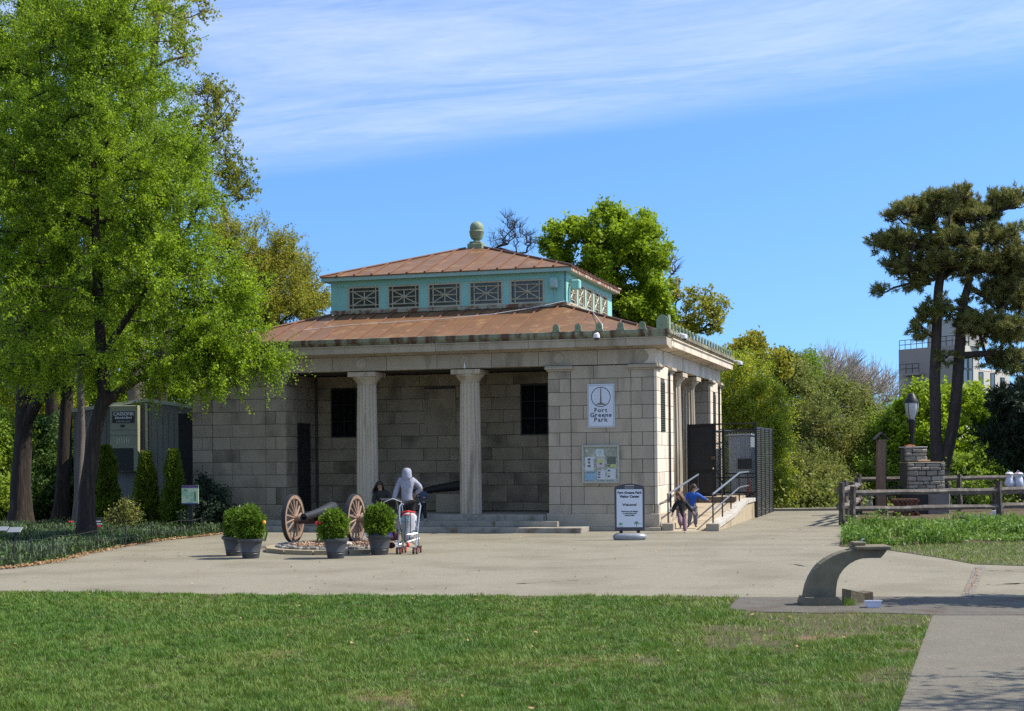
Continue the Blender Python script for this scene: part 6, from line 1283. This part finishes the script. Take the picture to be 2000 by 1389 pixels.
railing(face(1, 0), face(0, 0), zt); railing((0, 0), (m1.x, m1.y), zt); railing((b2.x * .72, b2.y * .72), (b2.x, b2.y), zl)
bn = b2.normalized(); nn_ = Vector((b2.y, -b2.x)).normalized(); nn_ = -nn_ if nn_.x < 0 else nn_
def apwin(t, z, w_, h_, m_=None):
    c = b2 * t; f = bpy.data.objects.new('window', None); COL.objects.link(f); f.parent = apt; f.location = (c.x + nn_.x * .02, c.y + nn_.y * .02, z); f.rotation_euler = (0, 0, math.atan2(b2.y, b2.x))
    MB().box(-w_, w_, -.02, .0, 0, h_).build('pane', GLASSD, f); MB().box(-w_ - .1, -w_, -.06, .02, -.1, h_ + .1).box(w_, w_ + .1, -.06, .02, -.1, h_ + .1).box(-w_, w_, -.06, .02, h_, h_ + .1).box(-w_, w_, -.06, .02, -.1, 0).build('frame', BLACK, f)
for t, y_ in ((.12, 722), (.22, 722), (.22, 752), (.12, 752), (.42, 755), (.42, 790), (.65, 755), (.85, 762), (.65, 790), (.22, 790)): apwin(t, zr(y_, 175) + 8, .55, 1.6)
MB().prism([(m1.x + nn_.x * .04, m1.y + nn_.y * .04), (b2.x + nn_.x * .04, b2.y + nn_.y * .04), (b2.x, b2.y), (m1.x, m1.y)], zl - .1, zl + .1, 'xy').build('parapet_band', STONE_L, apt)
for t0, t1, y_ in ((.55, .88, 728),):
    MB().prism([face(t0, 1.1), face(t1, 1.1), face(t1, .16), face(t0, .16)], zr(y_, 175) + 8 - .25, zr(y_, 175) + 8, 'xy').build('balcony', GRB, apt); railing(face(t1, 1.1), face(t0, 1.1), zr(y_, 175) + 8)
# ================================================================== people and strollers
def skin(name, nodes, edges, m, parent, sub=1):
    keys = list(nodes); me = bpy.data.meshes.new(name); me.from_pydata([nodes[k][0] for k in keys], [(keys.index(a), keys.index(b)) for a, b in edges], []); me.materials.append(m)
    o = bpy.data.objects.new(name, me); COL.objects.link(o); o.parent = parent
    md = o.modifiers.new('skin', 'SKIN'); md.use_smooth_shade = True
    for i, k in enumerate(keys):
        sv = me.skin_vertices[0].data[i]; r = nodes[k][1]; sv.radius = r if hasattr(r, '__len__') else (r, r); sv.use_root = (i == 0)
    s = o.modifiers.new('sub', 'SUBSURF'); s.levels = sub; s.render_levels = sub; return o
SKINM = mat('light_brown_skin', (.42, .25, .17), (.36, .21, .14), 20, .5); HAIRD = mat('dark_brown_hair', (.025, .016, .012), (.05, .03, .02), 40, .6); HAIRB = mat('auburn_hair', (.10, .045, .025), (.17, .08, .04), 40, .55)
def cloth(n, c, c2=None): return mat(n, c, c2 or tuple(v * .8 for v in c), 14, .85, .3, 20)
def person(label, loc, H, J, hair, hair_m, top_m, leg_m, shoe_m, face=(0, -1), kid=False, coat_len=.0, rz=0, hood=None, sleeve=True, group=None):
    """J: joint positions as fractions of the height; x = to the right in view, y = away, z = up"""
    o = thing('person', label, 'person', loc, rz, group); h = lambda p: tuple(v * H for v in p); hr = .074 if kid else .060
    N_ = {}; g = lambda k, r: N_.__setitem__(k, (h(J[k]), r * H if not hasattr(r, '__len__') else tuple(q * H for q in r)))
    hd = Vector(J['head']); nk = Vector(J['neck'])
    for k, r in (('pelvis', (.075, .058)), ('waist', (.066, .05)), ('chest', (.070, .050)), ('neck', .032)): g(k, r)
    N_['jaw'] = (h(nk.lerp(hd, .5)), .045 * H * (1.15 if kid else 1)); N_['head'] = (h(hd), hr * H); N_['crown'] = (h(hd + (hd - nk).normalized() * hr * .55), hr * .8 * H)
    E_ = [('pelvis', 'waist'), ('waist', 'chest'), ('chest', 'neck'), ('neck', 'jaw'), ('jaw', 'head'), ('head', 'crown')]
    for s in 'LR':
        g('sh' + s, .030); g('el' + s, .027); g('wr' + s, .019); g('hip' + s, .058); g('kn' + s, .040); g('an' + s, .025)
        E_ += [('chest', 'sh' + s), ('sh' + s, 'el' + s), ('el' + s, 'wr' + s), ('pelvis', 'hip' + s), ('hip' + s, 'kn' + s), ('kn' + s, 'an' + s)]
        w, e_ = Vector(J['wr' + s]), Vector(J['el' + s]); d = (w - e_).normalized(); side = d.cross(Vector((0, 1, 0))); side = side.normalized() if side.length > .1 else Vector((1, 0, 0))
        pm = w + d * .035; N_['pm' + s] = (h(pm), (.021 * H, .012 * H)); E_.append(('wr' + s, 'pm' + s))
        for q in range(4):
            f0 = pm + d * .02 + side * (.0105 * (q - 1.5)); f1 = f0 + d * (.026 + .006 * (1 - abs(q - 1.4) / 2)) + Vector((0, -.006, -.006))
            N_[f'f{q}{s}'] = (h(f0), .0062 * H); N_[f'g{q}{s}'] = (h(f1), .005 * H); E_ += [('pm' + s, f'f{q}{s}'), (f'f{q}{s}', f'g{q}{s}')]
        t0 = w + d * .018 + side * .024; t1 = t0 + d * .026 + side * .008; N_['t0' + s] = (h(t0), .007 * H); N_['t1' + s] = (h(t1), .0055 * H); E_ += [('wr' + s, 't0' + s), ('t0' + s, 't1' + s)]
    fat = 1.28 if kid else 1.0
    skin('body', N_, E_, SKINM, o)
    # clothes follow the same skeleton, a little fuller
    T_ = {k: (N_[k][0], tuple(v * f_ for v in N_[k][1])) for k, f_ in (('chest', 1.36), ('waist', 1.18), ('pelvis', 1.15))}
    hem = Vector(J['pelvis']) + Vector((0, 0, -.02 - coat_len)); T_['hem'] = (h(hem), ((.092 + coat_len * .35) * H, (.07 + coat_len * .2) * H)); ne = [('chest', 'waist'), ('waist', 'pelvis'), ('pelvis', 'hem')]
    for s in 'LR':
        for k, r in (('sh', .047), ('el', .038), ('wr', .028)): T_[k + s] = (N_[k + s][0], r * H * (fat if k != 'wr' else 1.1))
        ne += [('chest', 'sh' + s), ('sh' + s, 'el' + s), ('el' + s, 'wr' + s)]
    T_['collar'] = (h(Vector(J['chest']).lerp(nk, .72)), .056 * H); ne.append(('chest', 'collar')); skin('top', T_, ne, top_m, o)
    B_ = {'pelvis': (N_['pelvis'][0], (.082 * H, .064 * H))}; ne = []
    for s in 'LR':
        for k, r in (('hip', .064), ('kn', .046), ('an', .034)): B_[k + s] = (N_[k + s][0], r * H * (fat if k != 'hip' else 1.05))
        ne += [('pelvis', 'hip' + s), ('hip' + s, 'kn' + s), ('kn' + s, 'an' + s)]
    skin('trousers', B_, ne, leg_m, o)
    for s in 'LR':
        a = Vector(J['an' + s]); td = Vector(J.get('toe' + s, (face[0] * .09, face[1] * .09, -.03))); S_ = {'heel': (h(a + Vector((0, 0, -.012)) - td * .2), .026 * H), 'mid': (h(a + td * .5 + Vector((0, 0, -.005))), .025 * H), 'toe': (h(a + td), .02 * H)}; skin('shoe', S_, [('heel', 'mid'), ('mid', 'toe')], shoe_m, o)
    f = Vector((face[0], face[1], 0)).normalized(); sd = Vector((-f.y, f.x, 0)); c = Vector(h(hd)); r = hr * H * .93
    for sg in ((-1, 1) if hood is None else ()):
        MB().lathe([(.0, -1), (.7, -.7), (1, 0), (.7, .7), (.0, 1)], 8).build('eye', INK, o, 60, c + f * r * .93 + sd * sg * r * .36 + Vector((0, 0, r * .08))).scale = (r * .12,) * 3
        MB().lathe([(.0, -1), (.7, -.7), (1, 0), (.7, .7), (.0, 1)], 8).build('ear', SKINM, o, 60, c + sd * sg * r * .98 - Vector((0, 0, r * .05))).scale = (r * .16, r * .2, r * .28)
    MB().tube(c + f * r * .9 + Vector((0, 0, r * .05)), c + f * r * 1.16 - Vector((0, 0, r * .16)), r * .1, r * .16, 6).build('nose', SKINM, o, 60)
    MB().tube(c + f * r * .93 - sd * r * .25 - Vector((0, 0, r * .45)), c + f * r * .93 + sd * r * .25 - Vector((0, 0, r * .45)), r * .07, r * .07, 6).build('mouth', mat('lips', (.35, .1, .09), rough=.5) if 'lips' not in MATS else MATS['lips'], o)
    if hood is None:                            # hair: cap plus locks
        n = 900 if hair > .5 else 520; u = rand_unit_(n); k = (u @ np.array([f.x, f.y, -.35])) < (.1 if kid else .28); u = u[k]; P = np.array(c) + u * r * 1.14
        dn = np.array([0, 0, -1.]) + u * .35; L = r * (hair * (.6 + rng.random(len(u)) * .8) + .15)
        if hair > .5: dn = dn + np.array([-f.x * .45, .35 if kid else -f.y * .35, 0]) + np.array([.15 if kid else 0, 0, 0])
        Q = P + dn * L[:, None]; w_ = np.cross(u, dn); w_ /= np.linalg.norm(w_, axis=1, keepdims=True) + 1e-6; w_ *= r * .12
        V = np.stack([P - w_, P + w_, Q + w_ * .5, Q - w_ * .5], 1); np_mesh('hair', V, np.arange(4 * len(P)), hair_m, o, None, 4)
        MB().lathe([(.0, 1.0), (.5, .9), (.86, .55), (1.0, .05), (.95, -.3), (.6, -.75)], 14).build('hair_cap', hair_m, o, 60, c - f * r * .16 + Vector((0, 0, r * .12))).scale = (r * 1.06, r * 1.06, r * 1.08)
    else:
        skin('hood', {'a': (tuple(c + Vector((0, 0, r * .65))), r * .75), 'b': (tuple(c - f * r * .08), r * 1.22), 'c': (tuple(c - f * r * .25 + Vector((0, 0, -r * .8))), r * 1.2), 'd': (tuple(Vector(h(nk)) - f * r * .25 - Vector((0, 0, r * .5))), r * 1.35), 'e': (tuple(Vector(h(nk)) - f * r * .3 - Vector((0, 0, r * 1.3))), r * 1.2)}, [('a', 'b'), ('b', 'c'), ('c', 'd'), ('d', 'e')], hood, o)
    return o
HOODIE = cloth('grey_marl_fleece', (.33, .33, .39), (.25, .25, .30)); BLK = cloth('black_knit', (.014, .014, .016)); NAVY = cloth('navy_knit', (.05, .065, .11)); BLUE = cloth('royal_blue_knit', (.018, .085, .36)); GREYP = cloth('grey_trousers', (.16, .15, .17)); PINK = cloth('pink_leggings', (.26, .15, .18)); SHOE = cloth('pale_shoes', (.38, .34, .34)); DKSHOE = cloth('dark_shoes', (.06, .06, .07)); DARKC = cloth('dark_green_jacket', (.03, .03, .025))
p = gnd(796, 1058)
person('adult seen from behind in a grey hooded sweatshirt, hand on hip, beside the stroller', (p.x, p.y, 0), 1.80,
       dict(head=(.0, -.005, .925), neck=(0, 0, .86), chest=(0, 0, .75), waist=(0, 0, .63), pelvis=(0, 0, .535), shL=(-.088, 0, .795), elL=(-.14, .0, .665), wrL=(-.17, -.05, .55), shR=(.088, 0, .795), elR=(.185, .02, .69), wrR=(.10, .05, .62),
            hipL=(-.05, 0, .50), knL=(-.055, .01, .28), anL=(-.055, 0, .035), hipR=(.05, 0, .50), knR=(.055, .01, .28), anR=(.055, 0, .035), toeL=(-.01, .08, -.02), toeR=(.01, .08, -.02)), .2, HAIRD, HOODIE, BLK, DKSHOE, face=(0, 1), hood=HOODIE)
q = wb(-7.42, -.55, .0)
person('woman with long dark hair sitting on the steps beside the left column', (q.x, q.y, 0.42), 1.62,
       dict(head=(-.03, -.04, .50), neck=(-.02, -.02, .43), chest=(0, 0, .32), waist=(0, .02, .18), pelvis=(0, .03, .075), shL=(-.10, 0, .375), elL=(-.13, -.06, .24), wrL=(-.05, -.15, .17), shR=(.10, 0, .375), elR=(.15, -.05, .24), wrR=(.11, -.17, .20),
            hipL=(-.05, .0, .06), knL=(-.07, -.24, .09), anL=(-.07, -.27, -.13), hipR=(.05, 0, .06), knR=(.07, -.24, .09), anR=(.08, -.27, -.13), toeL=(0, -.08, -.02), toeR=(0, -.08, -.02)), 2.0, HAIRD, DARKC, BLK, DKSHOE, face=(.35, -.94))
q = wb(-6.20, -.72, .28)
person('toddler in a navy sweater standing on the portico steps by the adult', (q.x, q.y, .28), .98,
       dict(head=(.0, -.02, .905), neck=(0, 0, .80), chest=(0, 0, .70), waist=(0, 0, .58), pelvis=(0, 0, .47), shL=(-.10, 0, .74), elL=(-.14, -.05, .63), wrL=(-.10, -.13, .66), shR=(.10, 0, .74), elR=(.15, -.02, .61), wrR=(.08, -.11, .63),
            hipL=(-.05, 0, .44), knL=(-.05, -.01, .24), anL=(-.07, 0, .04), hipR=(.05, 0, .44), knR=(.06, -.01, .24), anR=(.10, -.02, .04)), .25, HAIRD, NAVY, BLK, SHOE, face=(-.3, -.95), kid=True)
p = gnd(1330, 1041)
person('girl with flying auburn hair running in a black dress and pink leggings', (p.x, p.y, 0.0), 1.06,
       dict(head=(-.06, -.02, .905), neck=(-.02, 0, .80), chest=(0, 0, .69), waist=(.02, 0, .57), pelvis=(.03, 0, .46), shL=(-.10, 0, .73), elL=(-.16, .02, .60), wrL=(-.20, -.02, .47), shR=(.11, 0, .73), elR=(.20, .0, .60), wrR=(.29, -.03, .49),
            hipL=(-.02, 0, .43), knL=(-.04, -.16, .27), anL=(.0, .02, .18), hipR=(.07, 0, .43), knR=(.08, -.05, .23), anR=(.09, -.10, .035), toeL=(-.02, -.02, -.07), toeR=(-.02, -.08, -.015)), 1.3, HAIRB, BLK, PINK, SHOE, face=(-.85, -.5), kid=True, coat_len=.10)
q = at(1353, 1036, 38.35)
person('boy in a bright blue sweater and grey trousers running down the ramp beside the girl', (q.x, q.y, .07), 1.16,
       dict(head=(.03, -.02, .905), neck=(.0, 0, .80), chest=(0, 0, .70), waist=(.0, 0, .58), pelvis=(.0, 0, .47), shL=(-.10, 0, .74), elL=(-.17, .0, .62), wrL=(-.13, -.07, .50), shR=(.11, 0, .74), elR=(.22, .0, .66), wrR=(.33, .0, .62),
            hipL=(-.05, 0, .44), knL=(-.06, -.05, .25), anL=(-.09, .02, .06), hipR=(.05, 0, .44), knR=(.06, -.06, .25), anR=(.06, -.03, .05), toeL=(-.02, -.06, -.03), toeR=(.01, -.08, -.02)), .2, HAIRD, BLUE, GREYP, DKSHOE, face=(.8, -.6), kid=True, coat_len=.06)
# ---- strollers
ALU = mat('brushed_aluminium', (.50, .50, .52), (.42, .42, .44), 8, .3, metal=.7); SGREY = cloth('light_grey_nylon', (.46, .46, .48)); REDP = mat('red_plastic', (.62, .03, .02), rough=.4)
def wheelm(parent, x, y, r=.075, m_in=REDP):
    w = bpy.data.objects.new('wheel', None); COL.objects.link(w); w.parent = parent; w.location = (x, y, r)
    for dx_ in (-.035, .035):
        ringm(r - .028, r, dx_ - .012, dx_ + .012, 18).build('tyre', BLACK, w); MB().lathe([(.01, -.012), (r - .03, -.012), (r - .03, .012), (.01, .012)], 14).build('hub', m_in, w, rot=(0, math.pi / 2, 0), loc=(dx_, 0, 0))
st = thing('stroller', 'light grey umbrella stroller with red trim and a bag in the seat', 'stroller', (-2.13, 30.25, 0), -.12)
for sx in (-1, 1):
    MB().path([(sx * .17, -.22, .10), (sx * .19, -.05, .45), (sx * .21, .10, .85), (sx * .22, .16, .97), (sx * .19, .22, 1.02), (sx * .16, .26, 1.0)], .014, 6).build('frame_tube', ALU, st, 40)
    MB().path([(sx * .16, .28, .10), (sx * .18, .05, .42), (sx * .17, -.15, .68)], .012, 6).build('frame_tube', ALU, st, 40)
    MB().tube((sx * .19, .22, 1.02), (sx * .18, .30, 1.0), .018, .018, 8).build('grip', BLACK, st)
    wheelm(st, sx * .17, -.22); wheelm(st, sx * .16, .28)
MB().path([(-.17, -.2, .2), (.17, .26, .3)], .01, 6).build('cross_brace', ALU, st); MB().path([(.17, -.2, .2), (-.17, .26, .3)], .01, 6).build('cross_brace', ALU, st); MB().path([(-.17, -.22, .14), (0, -.24, .16), (.17, -.22, .14)], .012, 6).build('foot_bar', ALU, st)
skin('seat', {'a': ((0, -.12, .26), (.13, .08)), 'b': ((0, -.02, .42), (.15, .07)), 'c': ((0, .05, .66), (.19, .10)), 'd': ((0, .08, .86), (.18, .07))}, [('a', 'b'), ('b', 'c'), ('c', 'd')], SGREY, st)
MB().path([(-.15, -.02, .84), (0, -.09, .87), (.15, -.02, .84)], [.018, .022, .018], 8).build('canopy_bar', REDP, st, 40); MB().cbox(-.11, .03, -.11, -.085, .66, .78, .01).build('label_patch', mat('teal_print', (.02, .30, .32), (.5, .5, .55), 30, .6), st); MB().cbox(-.11, .07, -.11, -.085, .785, .81, .005).build('red_band', REDP, st)
for x in (-.06, .05): MB().path([(x, -.08, .86), (x + .02, -.17, .55), (x, -.20, .30)], .009, 5).build('strap', BLACK, st)
MB().lathe([(.02, 0), (.035, .02), (.03, .08), (.01, .1)], 8).build('toy', REDP, st, 40, (.03, -.26, .15)); MB().path([(-.19, -.06, .42), (0, -.26, .40), (.19, -.06, .42)], .01, 6).build('basket_bar', ALU, st)
s2 = thing('stroller', 'black hooded stroller partly hidden behind the pansy planter', 'stroller', (-2.68, 32.35, 0), .35)
for sx in (-1, 1):
    MB().path([(sx * .22, -.30, .12), (sx * .22, .0, .55), (sx * .22, .28, 1.0)], .014, 6).build('frame_tube', BLACK, s2, 40); MB().path([(sx * .22, .32, .12), (sx * .22, .02, .55)], .014, 6).build('frame_tube', BLACK, s2, 40); wheelm(s2, sx * .22, -.30, .09, STEEL); wheelm(s2, sx * .22, .32, .11, STEEL)
MB().tube((-.22, .28, 1.0), (.22, .28, 1.0), .016, .016, 8).build('handle', BLACK, s2)
skin('seat', {'a': ((0, -.25, .35), (.17, .06)), 'b': ((0, -.05, .48), (.2, .08)), 'c': ((0, .12, .78), (.2, .06))}, [('a', 'b'), ('b', 'c')], BLK, s2)
hd_ = MB(); n = 10
for i in range(n):
    a = math.pi * (.05 + .62 * i / (n - 1)); a2 = math.pi * (.05 + .62 * (i + 1) / (n - 1))
    if i < n - 1:
        P_ = lambda t, sx: (sx * .22, .10 - .30 * math.cos(math.pi - t) * -1 * -1, .78 + .30 * math.sin(t)); hd_.add([P_(a, -1), P_(a, 1), P_(a2, 1), P_(a2, -1)], [(0, 1, 2, 3)])
hd_.build('hood', BLK, s2, 60); MB().path([(-.23, -.17, .80), (-.2, -.2, 1.0), (0, -.2, 1.08), (.2, -.2, 1.0), (.23, -.17, .80)], .012, 6).build('hood_rim', STEEL, s2, 40)
MB().path([(.18, -.42, .70), (.26, -.48, .60), (.22, -.45, .48), (.12, -.42, .52), (.12, -.40, .66)], .014, 6).build('bumper_bar', ALU, s2, 40); MB().cbox(-.16, .16, -.1, .2, .16, .34, .03).build('basket', cloth('maroon_fabric', (.06, .015, .02)), s2)
bgs = thing('handbag', 'dark maroon bag on the ground between the two strollers', 'bag', (-2.5, 30.3, 0)); skin('bag_body', {'a': ((0, 0, .09), (.12, .08)), 'b': ((0, 0, .25), (.1, .06))}, [('a', 'b')], MATS['maroon_fabric'], bgs); MB().path([(-.08, 0, .3), (-.05, 0, .45), (.05, 0, .45), (.08, 0, .3)], .01, 6).build('bag_strap', BLACK, bgs)
